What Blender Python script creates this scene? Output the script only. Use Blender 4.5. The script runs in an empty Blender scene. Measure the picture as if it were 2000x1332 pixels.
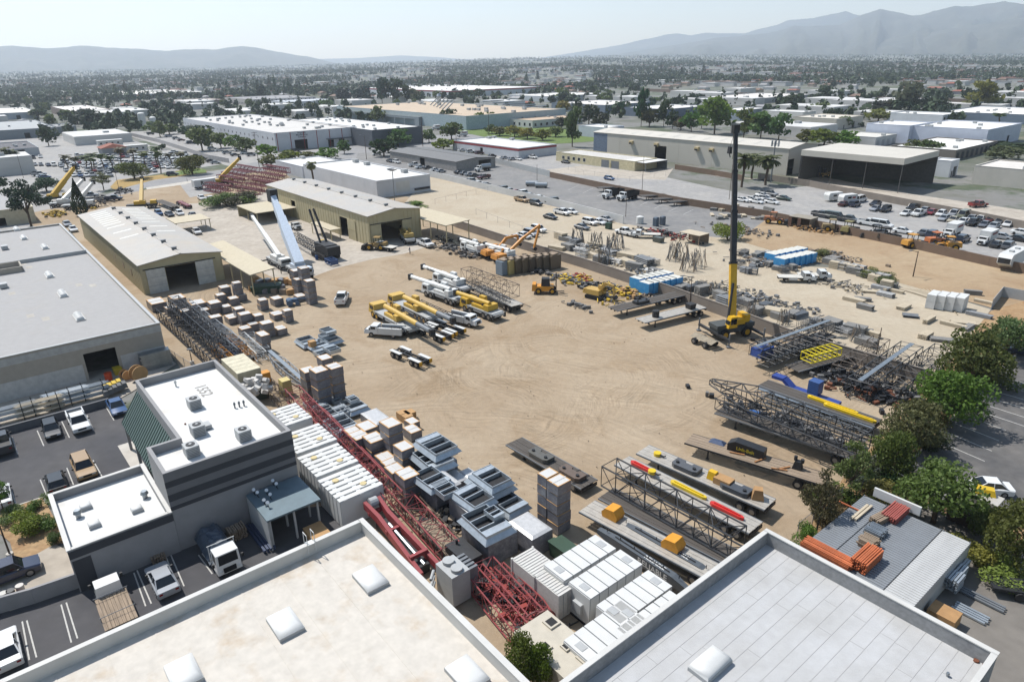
import bpy, math, random
import numpy as np
from mathutils import Vector, Matrix
random.seed(7); RNG = np.random.default_rng(7)
SC = bpy.context.scene
COL = SC.collection
R = math.radians
H = 42.0; FPX = 1333.0
ROLL = math.atan(0.018); PITCH = R(22.197)
_f = np.array([0, math.cos(PITCH), -math.sin(PITCH)]); _u0 = np.array([0, math.sin(PITCH), math.cos(PITCH)]); _r0 = np.array([1.0, 0, 0])
_r = _r0*math.cos(ROLL) - _u0*math.sin(ROLL); _u = _u0*math.cos(ROLL) + _r0*math.sin(ROLL)
cam = bpy.data.cameras.new('camera'); cam.sensor_width = 36; cam.sensor_fit = 'HORIZONTAL'; cam.lens = 36*FPX/2000
cam.clip_start = 1; cam.clip_end = 60000
co = bpy.data.objects.new('camera', cam); COL.objects.link(co); SC.camera = co
mw = Matrix.Identity(4)
for i in range(3):
 mw[i][0] = _r[i]; mw[i][1] = _u[i]; mw[i][2] = -_f[i]
mw[2][3] = H
co.matrix_world = mw
SUN_EL = 57.0; SH_AZ = 124.0
w = bpy.data.worlds.new('World'); SC.world = w; w.use_nodes = True
nt = w.node_tree; nt.nodes.clear()
sky = nt.nodes.new('ShaderNodeTexSky'); sky.sky_type = 'NISHITA'; sky.sun_disc = False
sky.sun_elevation = R(SUN_EL); sky.sun_rotation = R(SH_AZ + 180); sky.altitude = 300; sky.air_density = 1.5; sky.dust_density = 0.6; sky.ozone_density = 1.0
bg = nt.nodes.new('ShaderNodeBackground'); bg.inputs['Strength'].default_value = 0.1
wo = nt.nodes.new('ShaderNodeOutputWorld')
nt.links.new(sky.outputs[0], bg.inputs[0]); nt.links.new(bg.outputs[0], wo.inputs[0])
sl = bpy.data.lights.new('sun', 'SUN'); sl.energy = 5.0; sl.angle = R(0.53); sl.color = (1.0, 0.965, 0.915)
so = bpy.data.objects.new('sun', sl); COL.objects.link(so)
sd = Vector((math.sin(R(SH_AZ))*math.cos(R(SUN_EL)), math.cos(R(SH_AZ))*math.cos(R(SUN_EL)), -math.sin(R(SUN_EL))))
so.rotation_euler = sd.to_track_quat('-Z', 'Y').to_euler(); so.location = (0, 0, 300)
vs = SC.view_settings; vs.view_transform = 'Standard'; vs.look = 'None'; vs.exposure = 0.42; vs.gamma = 1; vs.use_curve_mapping = False
SC.render.engine = 'CYCLES'; SC.cycles.use_denoising = True
SC.cycles.max_bounces = 8; SC.cycles.diffuse_bounces = 3; SC.cycles.glossy_bounces = 2; SC.cycles.transmission_bounces = 3; SC.cycles.volume_bounces = 8; SC.cycles.transparent_max_bounces = 6
SC.cycles.use_fast_gi = False; SC.cycles.sample_clamp_indirect = 6
def G(x, y, z=0.0):
 d = _f*FPX + _r*(x-1000) - _u*(y-666)
 t = (z-H)/d[2]
 return (d[0]*t, d[1]*t)
GA = R(-51.0)
UX, UY = math.cos(GA), math.sin(GA); VX, VY = -UY, UX
def uv(x, y, z=0.0):
 a, b = G(x, y, z); return (a*UX+b*UY, a*VX+b*VY)
def XY(u, v): return (u*UX+v*VX, u*UY+v*VY)
def seg(a, b, z=0.0):
 p, q = G(*a, z), G(*b, z)
 return ((p[0]+q[0])/2, (p[1]+q[1])/2), math.atan2(q[1]-p[1], q[0]-p[0]), math.hypot(q[0]-p[0], q[1]-p[1])
def lin(c): return tuple(.73*((v/255)/12.92 if v <= 10.3 else ((v/255+.055)/1.055)**2.4) for v in c) + (1,)
MATS = {}
def M(name, rgb=None, rough=.75, metal=0, var=.12, scale=1.2, bump=0, bscale=20, objcol=False, detail=5, rgb2=None, thr=(.35, .65), streak=None, coat=0):
 if name in MATS: return MATS[name]
 m = bpy.data.materials.new(name); m.use_nodes = True; MATS[name] = m
 n = m.node_tree.nodes; l = m.node_tree.links; b = n['Principled BSDF']
 b.inputs['Roughness'].default_value = rough; b.inputs['Metallic'].default_value = metal
 if coat: b.inputs['Coat Weight'].default_value = coat
 if objcol:
  oi = n.new('ShaderNodeObjectInfo'); base = oi.outputs['Color']
 else:
  rg = n.new('ShaderNodeRGB'); rg.outputs[0].default_value = lin(rgb); base = rg.outputs[0]
 tc = n.new('ShaderNodeTexCoord')
 ns = n.new('ShaderNodeTexNoise'); ns.inputs['Scale'].default_value = scale; ns.inputs['Detail'].default_value = detail; ns.inputs['Roughness'].default_value = .6
 if streak:
  mp = n.new('ShaderNodeMapping'); mp.inputs['Scale'].default_value = streak; l.new(tc.outputs['Object'], mp.inputs[0]); l.new(mp.outputs[0], ns.inputs['Vector'])
 else:
  l.new(tc.outputs['Object'], ns.inputs['Vector'])
 mr = n.new('ShaderNodeMapRange'); mr.inputs['From Min'].default_value = thr[0]; mr.inputs['From Max'].default_value = thr[1]
 l.new(ns.outputs['Fac'], mr.inputs['Value'])
 if rgb2 is not None:
  mx = n.new('ShaderNodeMix'); mx.data_type = 'RGBA'; l.new(mr.outputs[0], mx.inputs['Factor']); l.new(base, mx.inputs[6]); mx.inputs[7].default_value = lin(rgb2); base = mx.outputs[2]
  ns2 = n.new('ShaderNodeTexNoise'); ns2.inputs['Scale'].default_value = scale*5.3; ns2.inputs['Detail'].default_value = 4; l.new(tc.outputs['Object'], ns2.inputs['Vector'])
  mr = n.new('ShaderNodeMapRange'); mr.inputs['From Min'].default_value = .3; mr.inputs['From Max'].default_value = .7; l.new(ns2.outputs['Fac'], mr.inputs['Value'])
 mr.inputs['To Min'].default_value = 1-var; mr.inputs['To Max'].default_value = 1+var
 mu = n.new('ShaderNodeMix'); mu.data_type = 'RGBA'; mu.blend_type = 'MULTIPLY'; mu.inputs['Factor'].default_value = 1
 l.new(base, mu.inputs[6]); l.new(mr.outputs[0], mu.inputs[7]); l.new(mu.outputs[2], b.inputs['Base Color'])
 if bump:
  nb = n.new('ShaderNodeTexNoise'); nb.inputs['Scale'].default_value = bscale; nb.inputs['Detail'].default_value = 4; l.new(tc.outputs['Object'], nb.inputs['Vector'])
  bp = n.new('ShaderNodeBump'); bp.inputs['Strength'].default_value = bump; bp.inputs['Distance'].default_value = .05; l.new(nb.outputs['Fac'], bp.inputs['Height']); l.new(bp.outputs[0], b.inputs['Normal'])
 return m
class MB:
 def __init__(s): s.v = []; s.f = []; s.m = []
 def add(s, vs, fs, mi=0):
  k = len(s.v); s.v += [tuple(p) for p in vs]; s.f += [tuple(k+i for i in f) for f in fs]; s.m += [mi]*len(fs); return s
 def box(s, x0, x1, y0, y1, z0, z1, mi=0):
  return s.add([(x0,y0,z0),(x1,y0,z0),(x1,y1,z0),(x0,y1,z0),(x0,y0,z1),(x1,y0,z1),(x1,y1,z1),(x0,y1,z1)],
                     [(0,3,2,1),(4,5,6,7),(0,1,5,4),(1,2,6,5),(2,3,7,6),(3,0,4,7)], mi)
 def bx(s, cx, cy, cz, sx, sy, sz, rz=0, mi=0, ry=0):
  c, n = math.cos(rz), math.sin(rz); cr, nr = math.cos(ry), math.sin(ry); vs = []
  for z in (-.5, .5):
   for x, y in ((-.5,-.5),(.5,-.5),(.5,.5),(-.5,.5)):
    a, b, d = x*sx, y*sy, z*sz
    a, d = a*cr + d*nr, -a*nr + d*cr
    vs.append((cx+a*c-b*n, cy+a*n+b*c, cz+d))
  return s.add(vs, [(0,3,2,1),(4,5,6,7),(0,1,5,4),(1,2,6,5),(2,3,7,6),(3,0,4,7)], mi)
 def tbox(s, x0, x1, y0, y1, z0, z1, ix=0, iy=0, mi=0, ix1=None):   # box whose top is drawn in
  if ix1 is None: ix1 = ix
  return s.add([(x0,y0,z0),(x1,y0,z0),(x1,y1,z0),(x0,y1,z0),(x0+ix,y0+iy,z1),(x1-ix1,y0+iy,z1),(x1-ix1,y1-iy,z1),(x0+ix,y1-iy,z1)],
                     [(0,3,2,1),(4,5,6,7),(0,1,5,4),(1,2,6,5),(2,3,7,6),(3,0,4,7)], mi)
 def beam(s, p, q, w, h=None, mi=0):
  h = h or w; p, q = Vector(p), Vector(q); d = q-p
  if d.length < 1e-6: return s
  d.normalize(); up = Vector((0,0,1)) if abs(d.z) < .95 else Vector((1,0,0))
  a = d.cross(up).normalized()*(w/2); b = a.cross(d).normalized()*(h/2)
  vs = [p-a-b, p+a-b, p+a+b, p-a+b, q-a-b, q+a-b, q+a+b, q-a+b]
  return s.add(vs, [(0,1,2,3),(7,6,5,4),(0,4,5,1),(1,5,6,2),(2,6,7,3),(3,7,4,0)], mi)
 def tube(s, p, q, r, n=8, r1=None, mi=0, cap=True):
  r1 = r if r1 is None else r1; p, q = Vector(p), Vector(q); d = (q-p).normalized(); up = Vector((0,0,1)) if abs(d.z) < .95 else Vector((1,0,0))
  a = d.cross(up).normalized(); b = a.cross(d).normalized(); vs = []
  for c, rr in ((p, r), (q, r1)):
   for i in range(n):
    t = 2*math.pi*i/n; vs.append(c + a*(math.cos(t)*rr) + b*(math.sin(t)*rr))
  fs = [(i, i+n, (i+1) % n+n, (i+1) % n) for i in range(n)]
  if cap: fs += [tuple(range(n)), tuple(range(2*n-1, n-1, -1))]
  return s.add(vs, fs, mi)
 def prism(s, pts, z0, z1, mi=0):
  n = len(pts)
  return s.add([(x,y,z0) for x, y in pts]+[(x,y,z1) for x, y in pts],
                     [tuple(range(n-1,-1,-1)), tuple(range(n,2*n))]+[(i,(i+1)%n,(i+1)%n+n,i+n) for i in range(n)], mi)
 def side(s, prof, y0, y1, mi=0):
  n = len(prof)
  return s.add([(x,y0,z) for x, z in prof]+[(x,y1,z) for x, z in prof],
                     [tuple(range(n)), tuple(range(2*n-1,n-1,-1))]+[(i,i+n,(i+1)%n+n,(i+1)%n) for i in range(n)], mi)
 def loft(s, rings, cap=True, mi=0):
  n = len(rings[0]); vs = [p for r in rings for p in r]; fs = []
  for k in range(len(rings)-1):
   for i in range(n): fs.append((k*n+i, k*n+(i+1)%n, (k+1)*n+(i+1)%n, (k+1)*n+i))
  if cap: fs += [tuple(range(n-1,-1,-1)), tuple((len(rings)-1)*n+i for i in range(n))]
  return s.add(vs, fs, mi)
 def sheet(s, pts, z=0, mi=0): return s.add([(p[0],p[1],z if len(p) < 3 else p[2]) for p in pts], [tuple(range(len(pts)))], mi)
 def wheel(s, x, y, r, wd, z=None, mi=0, n=12):
  z = r if z is None else z
  return s.tube((x, y-wd/2, z), (x, y+wd/2, z), r, n, mi=mi)
 def mesh(s, name, mats, smooth=None):
  me = bpy.data.meshes.new(name); me.from_pydata(s.v, [], s.f)
  mats = mats if isinstance(mats, (list, tuple)) else [mats]
  for m in mats: me.materials.append(m)
  if len(mats) > 1: me.polygons.foreach_set('material_index', s.m)
  if smooth:
   me.shade_smooth(); me.set_sharp_from_angle(angle=R(smooth))
  me.update(); return me
def quads_mesh(name, V4, mat):
 n = len(V4); me = bpy.data.meshes.new(name)
 me.vertices.add(n*4); me.vertices.foreach_set('co', np.ascontiguousarray(V4, dtype=np.float32).ravel())
 me.loops.add(n*4); me.loops.foreach_set('vertex_index', np.arange(n*4, dtype=np.int32))
 me.polygons.add(n); me.polygons.foreach_set('loop_start', np.arange(0, n*4, 4, dtype=np.int32))
 me.update(calc_edges=True); me.materials.append(mat); return me
def link(name, me, parent=None, loc=None, rz=0, scale=None, color=None):
 o = bpy.data.objects.new(name, me); COL.objects.link(o)
 if parent is not None: o.parent = parent
 if loc is not None: o.location = loc
 if rz: o.rotation_euler = (0, 0, rz)
 if scale is not None: o.scale = scale if isinstance(scale, tuple) else (scale,)*3
 if color is not None: o.color = lin(color)
 return o
class Proto:
 def __init__(s): s.p = []
 def add(s, name, mb, mat, parent=None, smooth=None, loc=None, rz=0, label=None):
  me = mb.mesh(name, mat, smooth) if isinstance(mb, MB) else mb
  s.p.append((name, me, parent, loc, rz, label)); return len(s.p)-1
 def put(s, name, label, cat, xy, rz=0, group=None, z=0.0, color=None, colors=None, scale=None, flat=False, tilt=None):
  loc = (xy[0], xy[1], z)
  if flat or (len(s.p) == 1 and s.p[0][3] is None):
   root = link(name, s.p[0][1], None, loc, rz, scale, color); made = [root]; rest = list(enumerate(s.p))[1:]
  else:
   root = link(name, None, None, loc, rz, scale); root.empty_display_size = .3; made = []; rest = list(enumerate(s.p))
  if tilt: root.rotation_euler = (tilt[0], tilt[1], rz)
  root['label'] = label; root['category'] = cat
  if group: root['group'] = group
  for i, (nm, me, par, lo, r2, lb) in rest:
   c = (colors or {}).get(nm, color)
   o = link(nm, me, made[par] if par is not None else root, lo, r2, None, c)
   if lb: o['label'] = lb
   made.append(o)
  return root
def thing1(name, mb, mat, label, cat, xy, rz=0, group=None, z=0, color=None, smooth=None):
 p = Proto(); p.add(name, mb, mat, smooth=smooth); return p.put(name, label, cat, xy, rz, group, z, color)
def struct(name, me, kind='structure', z=0):
 o = link(name, me, None, (0, 0, z)); o['kind'] = kind; return o
ORD = ['first', 'second', 'third', 'fourth', 'fifth', 'sixth', 'seventh', 'eighth', 'ninth', 'tenth', 'eleventh', 'twelfth', 'thirteenth', 'fourteenth', 'fifteenth', 'sixteenth', 'seventeenth', 'eighteenth', 'nineteenth', 'twentieth']
# ================================================================== the land
from mathutils import noise as mnoise
def rise(x, y):
 d = math.hypot(x, y); az = math.degrees(math.atan2(x, y))
 s = .0055 + .0085*math.exp(-((az-6)/20)**2)
 return s*max(0.0, min(d, 6500)-1100)*min(1, max(0, (d-1100)/900)) if abs(az) < 120 else 0.0
def NT(m): return m.node_tree.nodes, m.node_tree.links
def math_node(n, l, op, a, b=None):
 k = n.new('ShaderNodeMath'); k.operation = op
 for i, v in enumerate((a, b)):
  if v is None: continue
  if isinstance(v, (int, float)): k.inputs[i].default_value = v
  else: l.new(v, k.inputs[i])
 return k.outputs[0]
def dirt_mat(name, c1, c2, c3, centers, tracks=.16):
 m = bpy.data.materials.new(name); m.use_nodes = True; n, l = NT(m); b = n['Principled BSDF']; b.inputs['Roughness'].default_value = .95
 b.inputs['Specular IOR Level'].default_value = .1
 tc = n.new('ShaderNodeTexCoord'); P = tc.outputs['Object']
 def noise(sc, det=6, vec=P, dist=0, rough=.6):
  k = n.new('ShaderNodeTexNoise'); k.inputs['Scale'].default_value = sc; k.inputs['Detail'].default_value = det; k.inputs['Distortion'].default_value = dist; k.inputs['Roughness'].default_value = rough; l.new(vec, k.inputs['Vector']); return k.outputs['Fac']
 def mr(v, a, bb, c, d):
  k = n.new('ShaderNodeMapRange'); l.new(v, k.inputs['Value'])
  for i, q in enumerate((a, bb, c, d)): k.inputs[i+1].default_value = q
  return k.outputs[0]
 def mix(f, a, c, bt='MIX'):
  k = n.new('ShaderNodeMix'); k.data_type = 'RGBA'; k.blend_type = bt
  if isinstance(f, float): k.inputs[0].default_value = f
  else: l.new(f, k.inputs[0])
  for i, q in ((6, a), (7, c)):
   if isinstance(q, tuple): k.inputs[i].default_value = q
   else: l.new(q, k.inputs[i])
  return k.outputs[2]
 col = mix(mr(noise(.045, 5), .38, .62, 0, 1), lin(c1), lin(c2))
 col = mix(mr(noise(.11, 6, dist=1.2), .5, .75, 0, .75), col, lin(c3))
 fac = mr(noise(1.1, 8), .25, .75, .9, 1.1)
 fac = math_node(n, l, 'MULTIPLY', fac, mr(noise(9, 4), .3, .7, .94, 1.06))
 sx = n.new('ShaderNodeSeparateXYZ'); l.new(P, sx.inputs[0])
 warp = noise(.06, 3)
 for (cx, cy, rmin, rmax, fr) in centers:
  dx = math_node(n, l, 'SUBTRACT', sx.outputs[0], cx); dy = math_node(n, l, 'SUBTRACT', sx.outputs[1], cy)
  r = math_node(n, l, 'SQRT', math_node(n, l, 'ADD', math_node(n, l, 'MULTIPLY', dx, dx), math_node(n, l, 'MULTIPLY', dy, dy)))
  r2 = math_node(n, l, 'ADD', r, math_node(n, l, 'MULTIPLY', warp, 6.0))
  th = math_node(n, l, 'ARCTAN2', dy, dx)
  cb = n.new('ShaderNodeCombineXYZ'); l.new(math_node(n, l, 'MULTIPLY', r2, fr), cb.inputs[0]); l.new(math_node(n, l, 'MULTIPLY', th, 1.3), cb.inputs[1]); cb.inputs[2].default_value = cx*.37
  t = mr(noise(1.0, 3, cb.outputs[0], rough=.5), .4, .72, -.35, 1)
  msk = math_node(n, l, 'MULTIPLY', mr(r, rmin, rmin+4, 0, 1), mr(r, rmax-8, rmax, 1, 0))
  msk = math_node(n, l, 'MULTIPLY', msk, mr(noise(.09+.01*cx % .05, 2), .45, .62, .1, 1))
  t = math_node(n, l, 'ADD', math_node(n, l, 'MULTIPLY', math_node(n, l, 'MULTIPLY', t, msk), tracks), 1.0)
  fac = math_node(n, l, 'MULTIPLY', fac, t)
 l.new(mix(1.0, col, fac, 'MULTIPLY'), b.inputs['Base Color'])
 bp = n.new('ShaderNodeBump'); bp.inputs['Strength'].default_value = .55; bp.inputs['Distance'].default_value = .12; l.new(math_node(n, l, 'ADD', noise(2.2, 8), fac), bp.inputs['Height']); l.new(bp.outputs[0], b.inputs['Normal'])
 return m
def asphalt_mat(name, c1, c2, patch=.12):
 return M(name, c1, .9, var=.13, scale=patch, rgb2=c2, thr=(.35, .7), bump=.15, bscale=30, detail=9)
A_DARK = asphalt_mat('asphalt_dark', (66, 66, 70), (84, 82, 82)); A_MID = asphalt_mat('asphalt_grey', (122, 121, 120), (142, 139, 135))
A_PALE = asphalt_mat('asphalt_pale', (150, 148, 146), (168, 164, 158)); A_ROAD = asphalt_mat('road_asphalt', (138, 137, 137), (150, 148, 146)); A_LOT = asphalt_mat('lot_asphalt', (86, 85, 85), (112, 108, 104), .2)
CONC = asphalt_mat('concrete', (186, 176, 162), (168, 158, 144), .15); CONC_W = asphalt_mat('concrete_white', (200, 194, 184), (186, 178, 166), .15)
def city_mat():
 m = bpy.data.materials.new('city_ground'); m.use_nodes = True; n, l = NT(m); b = n['Principled BSDF']; b.inputs['Roughness'].default_value = 1
 tc = n.new('ShaderNodeTexCoord'); ns = n.new('ShaderNodeTexNoise'); ns.inputs['Scale'].default_value = .012; ns.inputs['Detail'].default_value = 9; ns.inputs['Roughness'].default_value = .7; l.new(tc.outputs['Object'], ns.inputs[0])
 cr = n.new('ShaderNodeValToRGB'); l.new(ns.outputs[0], cr.inputs[0]); e = cr.color_ramp.elements
 for p, c in ((.3, (76, 86, 66)), (.42, (106, 106, 94)), (.5, (128, 126, 122)), (.56, (74, 86, 60)), (.7, (132, 124, 108))):
  k = e.new(p); k.color = lin(c)
 l.new(cr.outputs[0], b.inputs['Base Color']); return m
rad = [0, 60, 150, 300, 500, 700, 900, 1100, 1300, 1600, 2000, 2500, 3200, 4200, 5500, 7000, 9000, 12000, 15000]; NA = 96
mb = MB(); vs_ = [(0, 0, 0)]
for rr in rad[1:]:
 for k in range(NA):
  t = 2*math.pi*k/NA; x, y = rr*math.sin(t), rr*math.cos(t); vs_.append((x, y, rise(x, y)))
fs_ = [(0, 1+(k+1) % NA, 1+k) for k in range(NA)]
for j in range(len(rad)-2):
 for k in range(NA): fs_.append((1+j*NA+k, 1+j*NA+(k+1) % NA, 1+(j+1)*NA+(k+1) % NA, 1+(j+1)*NA+k))
mb.add(vs_, fs_); struct('ground', mb.mesh('ground', city_mat(), 60))
LV = [0.0]
def zone(name, pts, mat):
 LV[0] += .004
 mb = MB(); P = [G(*p) for p in pts]
 a = sum(P[i][0]*P[(i+1) % len(P)][1]-P[(i+1) % len(P)][0]*P[i][1] for i in range(len(P)))
 if a < 0: P = P[::-1]
 mb.sheet(P, 0); return struct(name, mb.mesh(name, mat), z=LV[0])
D_MAIN = dirt_mat('yard_dirt', (176, 159, 136), (163, 144, 120), (148, 126, 99),
 [(*G(1130, 730), 3, 26, 3.6), (*G(1330, 800), 3, 20, 3.9), (*G(960, 800), 2, 22, 3.5), (*G(700, 540), 6, 40, 2.8), (*G(1250, 640), 8, 46, 3.0), (*G(860, 1100), 12, 60, 2.6)], -.2)
D_PALE = dirt_mat('pale_dirt', (190, 178, 158), (184, 171, 150), (174, 158, 136), [(*G(1250, 500), 4, 40, 1.2), (*G(1650, 560), 4, 30, 2.6)], -.08)
D_BROWN = dirt_mat('brown_dirt', (178, 158, 130), (168, 145, 117), (152, 126, 98), [(*G(1600, 480), 3, 40, 1.2), (*G(1800, 545), 3, 25, 2.8)], -.07)
SOIL = M('dry_soil', (150, 116, 80), .95, var=.2, scale=.4, rgb2=(176, 148, 110), bump=.3, bscale=8)
GRASS = M('lawn_green', (104, 122, 48), .95, var=.2, scale=.3, rgb2=(84, 106, 40), bump=.3, bscale=9)
DRYGRASS = M('dry_grass', (176, 142, 78), .95, var=.2, scale=.4, rgb2=(150, 128, 74), bump=.3, bscale=9)
zone('side_street', [(-250, 330), (-50, 275), (200, 262), (335, 305), (300, 330), (60, 440), (-100, 560), (-700, 700)], A_PALE)
zone('car_lot', [(40, 330), (60, 270), (200, 280), (235, 268), (430, 322), (330, 336), (150, 368), (90, 380)], A_PALE)
zone('forecourt', [(225, 258), (355, 255), (545, 300), (690, 284), (760, 300), (620, 318), (450, 326)], A_PALE)
zone('street', [(150, 400), (290, 352), (440, 331), (520, 312), (640, 291), (720, 278), (850, 265), (960, 262), (980, 270), (860, 290), (735, 308), (600, 327), (351, 357), (285, 367), (180, 420)], A_ROAD)
zone('street_verge', [(215, 366), (228, 352), (330, 340), (372, 326), (402, 332), (404, 338), (300, 352), (225, 372)], DRYGRASS)
zone('verge_lawn', [(318, 345), (372, 327), (402, 332), (403, 338)], GRASS)
zone('sidewalk', [(285, 367), (351, 357), (425, 344), (425, 347), (352, 362), (287, 371)], CONC_W)
zone('dirt_lot', [(40, 420), (170, 395), (285, 371), (352, 362), (425, 348), (545, 330), (570, 350), (530, 385), (440, 395), (290, 412), (160, 440), (100, 470)], D_MAIN)
zone('drive', [(352, 362), (425, 348), (440, 370), (500, 400), (420, 440), (385, 405)], A_PALE)
zone('yard', [(120, 430), (300, 400), (560, 350), (830, 390), (892, 443), (1140, 522), (1300, 576), (1560, 673), (1830, 755), (1700, 900), (1600, 1060), (1560, 1500), (600, 1500), (500, 950), (340, 700), (300, 650)], D_MAIN)
zone('concrete_apron', [(280, 404), (430, 395), (480, 385), (530, 372), (720, 470), (822, 462), (850, 478), (790, 496), (730, 506), (655, 525), (600, 545), (545, 548), (430, 495)], CONC)
zone('rear_yard', [(770, 420), (836, 345), (1000, 382), (1217, 436), (1330, 455), (1480, 470), (1560, 520), (1650, 525), (1780, 557), (1935, 605), (1860, 720), (1815, 749), (1560, 672), (1300, 574), (1140, 520), (892, 441)], D_PALE)
zone('neighbour_lot', [(836, 344), (770, 316), (892, 334), (962, 316), (1074, 346), (1200, 373), (1500, 426), (1460, 470), (1330, 457), (1217, 437)], A_MID)
zone('front_lot', [(700, 300), (765, 295), (880, 330), (838, 342), (690, 318)], A_MID)
zone('service_yard', [(960, 305), (1088, 300), (1240, 334), (1480, 385), (1460, 418), (1200, 370), (1074, 342), (962, 312)], A_PALE)
zone('concrete_pad', [(1040, 335), (1140, 324), (1235, 336), (1315, 330), (1300, 352), (1230, 350)], CONC)
zone('earth_lot', [(1440, 470), (1500, 427), (1650, 457), (1800, 489), (2100, 552), (2060, 640), (1930, 600), (1650, 525), (1540, 500)], D_BROWN)
zone('gravel_lot', [(1430, 395), (1500, 372), (1580, 364), (1690, 387), (1900, 427), (2100, 470), (2100, 550), (1800, 487), (1650, 455), (1500, 425)], A_PALE)
zone('shop_apron', [(1370, 342), (1480, 352), (1600, 345), (1780, 380), (2060, 420), (2060, 462), (1900, 426), (1690, 386), (1580, 363), (1480, 350)], CONC)
zone('front_lawn', [(860, 250), (1000, 238), (1120, 255), (1190, 275), (1080, 282), (945, 268)], GRASS)
zone('planted_strip', [(1650, 930), (1815, 752), (1935, 608), (2100, 560), (2200, 640), (2000, 690), (1900, 770), (1820, 860), (1770, 905), (1800, 960), (1860, 1000), (2000, 1010), (2050, 1120), (1900, 1120), (1700, 1180), (1560, 1060)], SOIL)
zone('tree_lot', [(1985, 690), (2200, 640), (2400, 900), (2200, 1100), (2010, 1010), (1880, 975), (1790, 925), (1770, 905), (1820, 860), (1900, 770)], A_LOT)
zone('back_court', [(1560, 1060), (1800, 980), (2050, 1110), (2400, 1300), (2200, 1600), (1500, 1600), (1480, 1200)], asphalt_mat('court_asphalt', (128, 122, 114), (112, 107, 101)))
zone('parking_lot', [(-400, 960), (0, 850), (215, 792), (345, 900), (240, 930), (90, 970), (-60, 1050), (-300, 1150)], A_DARK)
zone('delivery_court', [(-700, 1300), (-150, 1230), (0, 1185), (150, 1140), (500, 1000), (690, 985), (700, 1120), (200, 1560), (-600, 1700)], A_DARK)
zone('loading_slab', [(-100, 800), (20, 755), (330, 700), (345, 712), (260, 765), (215, 790), (0, 845), (-100, 870)], CONC)
zone('entry_walk', [(230, 872), (262, 862), (345, 905), (262, 925)], CONC_W)
zone('front_walk', [(-40, 1165), (60, 1090), (100, 1060), (130, 1075), (155, 1150), (20, 1195)], CONC)
zone('flower_bed', [(-40, 1010), (85, 972), (130, 1060), (100, 1068), (60, 1090), (30, 1095), (20, 1060)], SOIL)
def ridge(name, pts, D, depth, mat, seed, rough=.16, spur=.5):
 xs = np.array([p[0] for p in pts], float); ys = np.array([p[1] for p in pts], float)
 X = np.arange(xs[0], xs[-1]+1, 7.0); Y = np.interp(X, xs, ys)
 rows = 22; mb = MB(); vs = []
 for i, (x, y) in enumerate(zip(X, Y)):
  d = _f*FPX + _r*(x-1000) - _u*(y-666); hl = math.hypot(d[0], d[1]); ex, ey = d[0]/hl, d[1]/hl; zt = max(H + D*d[2]/hl, 30)
  zt += mnoise.fractal(Vector((x*.03, seed, 0)), 1, 2, 4)*zt*.03
  for j in range(-3, rows):
   t = j/(rows-1)
   if j < 0: dd = D - j*depth*.12; zz = zt*(1+j*.3)
   else:
    dd = D - depth*t; q = (1-t)**1.25
    sp = mnoise.fractal(Vector((x*.018+seed*3, t*1.6, seed)), .9, 2.1, 5)
    zz = zt*(q + spur*sp*rough*4*t*(1-t)*2)
   gx, gy = ex*dd, ey*dd
   vs.append((gx, gy, max(zz, rise(gx, gy)-40) if t < 1 else rise(gx, gy)-60))
 n = rows+3; fs = []
 for i in range(len(X)-1):
  for j in range(n-1): fs.append((i*n+j, i*n+j+1, (i+1)*n+j+1, (i+1)*n+j))
 mb.add(vs, fs); o = struct(name, mb.mesh(name, mat, 180)); return o
HILL = M('hill_scrub', (84, 82, 70), 1, var=.25, scale=.0025, rgb2=(60, 64, 54), detail=10)
ridge('far_ridge', [(1000, 121), (1100, 107), (1200, 90), (1250, 80), (1300, 68), (1320, 66), (1350, 69), (1380, 65), (1450, 66), (1500, 54), (1540, 41), (1590, 35), (1650, 24), (1690, 34), (1800, 30), (2100, 20), (2500, 30)], 11800, 2500, HILL, 3.1)
ridge('mountain_range', [(1130, 118), (1210, 106), (1300, 91), (1400, 75), (1500, 66), (1550, 53), (1640, 49), (1680, 32), (1720, 19), (1760, 28), (1790, 31), (1870, 11), (1900, 13), (1960, 5), (2000, 8), (2200, 0), (2600, 20)], 9200, 3600, HILL, 7.7, .2, .7)
ridge('front_range', [(1560, 108), (1650, 92), (1740, 76), (1850, 58), (1930, 46), (2000, 35), (2150, 25), (2500, 40)], 7400, 1700, HILL, 1.3, .2, .7)
ridge('low_hills', [(-500, 80), (-200, 95), (0, 92), (30, 90), (70, 94), (100, 95), (145, 91), (175, 89), (210, 94), (250, 95), (290, 97), (320, 101), (360, 97), (420, 97), (475, 90), (500, 93), (540, 102), (600, 111), (630, 118), (680, 129)], 8600, 2000, HILL, 5.2)
ridge('distant_hills', [(480, 124), (600, 116), (700, 114), (780, 109), (850, 112), (900, 116), (990, 119), (1060, 124)], 12200, 1500, HILL, 9.4)
hz = bpy.data.materials.new('haze_air'); hz.use_nodes = True; n, l = NT(hz); n.clear()
vo = n.new('ShaderNodeVolumePrincipled'); vo.inputs['Color'].default_value = (.80, .89, 1.0, 1); vo.inputs['Density'].default_value = 9.2e-5; vo.inputs['Anisotropy'].default_value = .3
mo = n.new('ShaderNodeOutputMaterial'); l.new(vo.outputs[0], mo.inputs['Volume'])
mb = MB(); mb.box(-15500, 15500, -3000, 15500, -75, 1150); struct('haze', mb.mesh('haze', hz), 'stuff')
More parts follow.
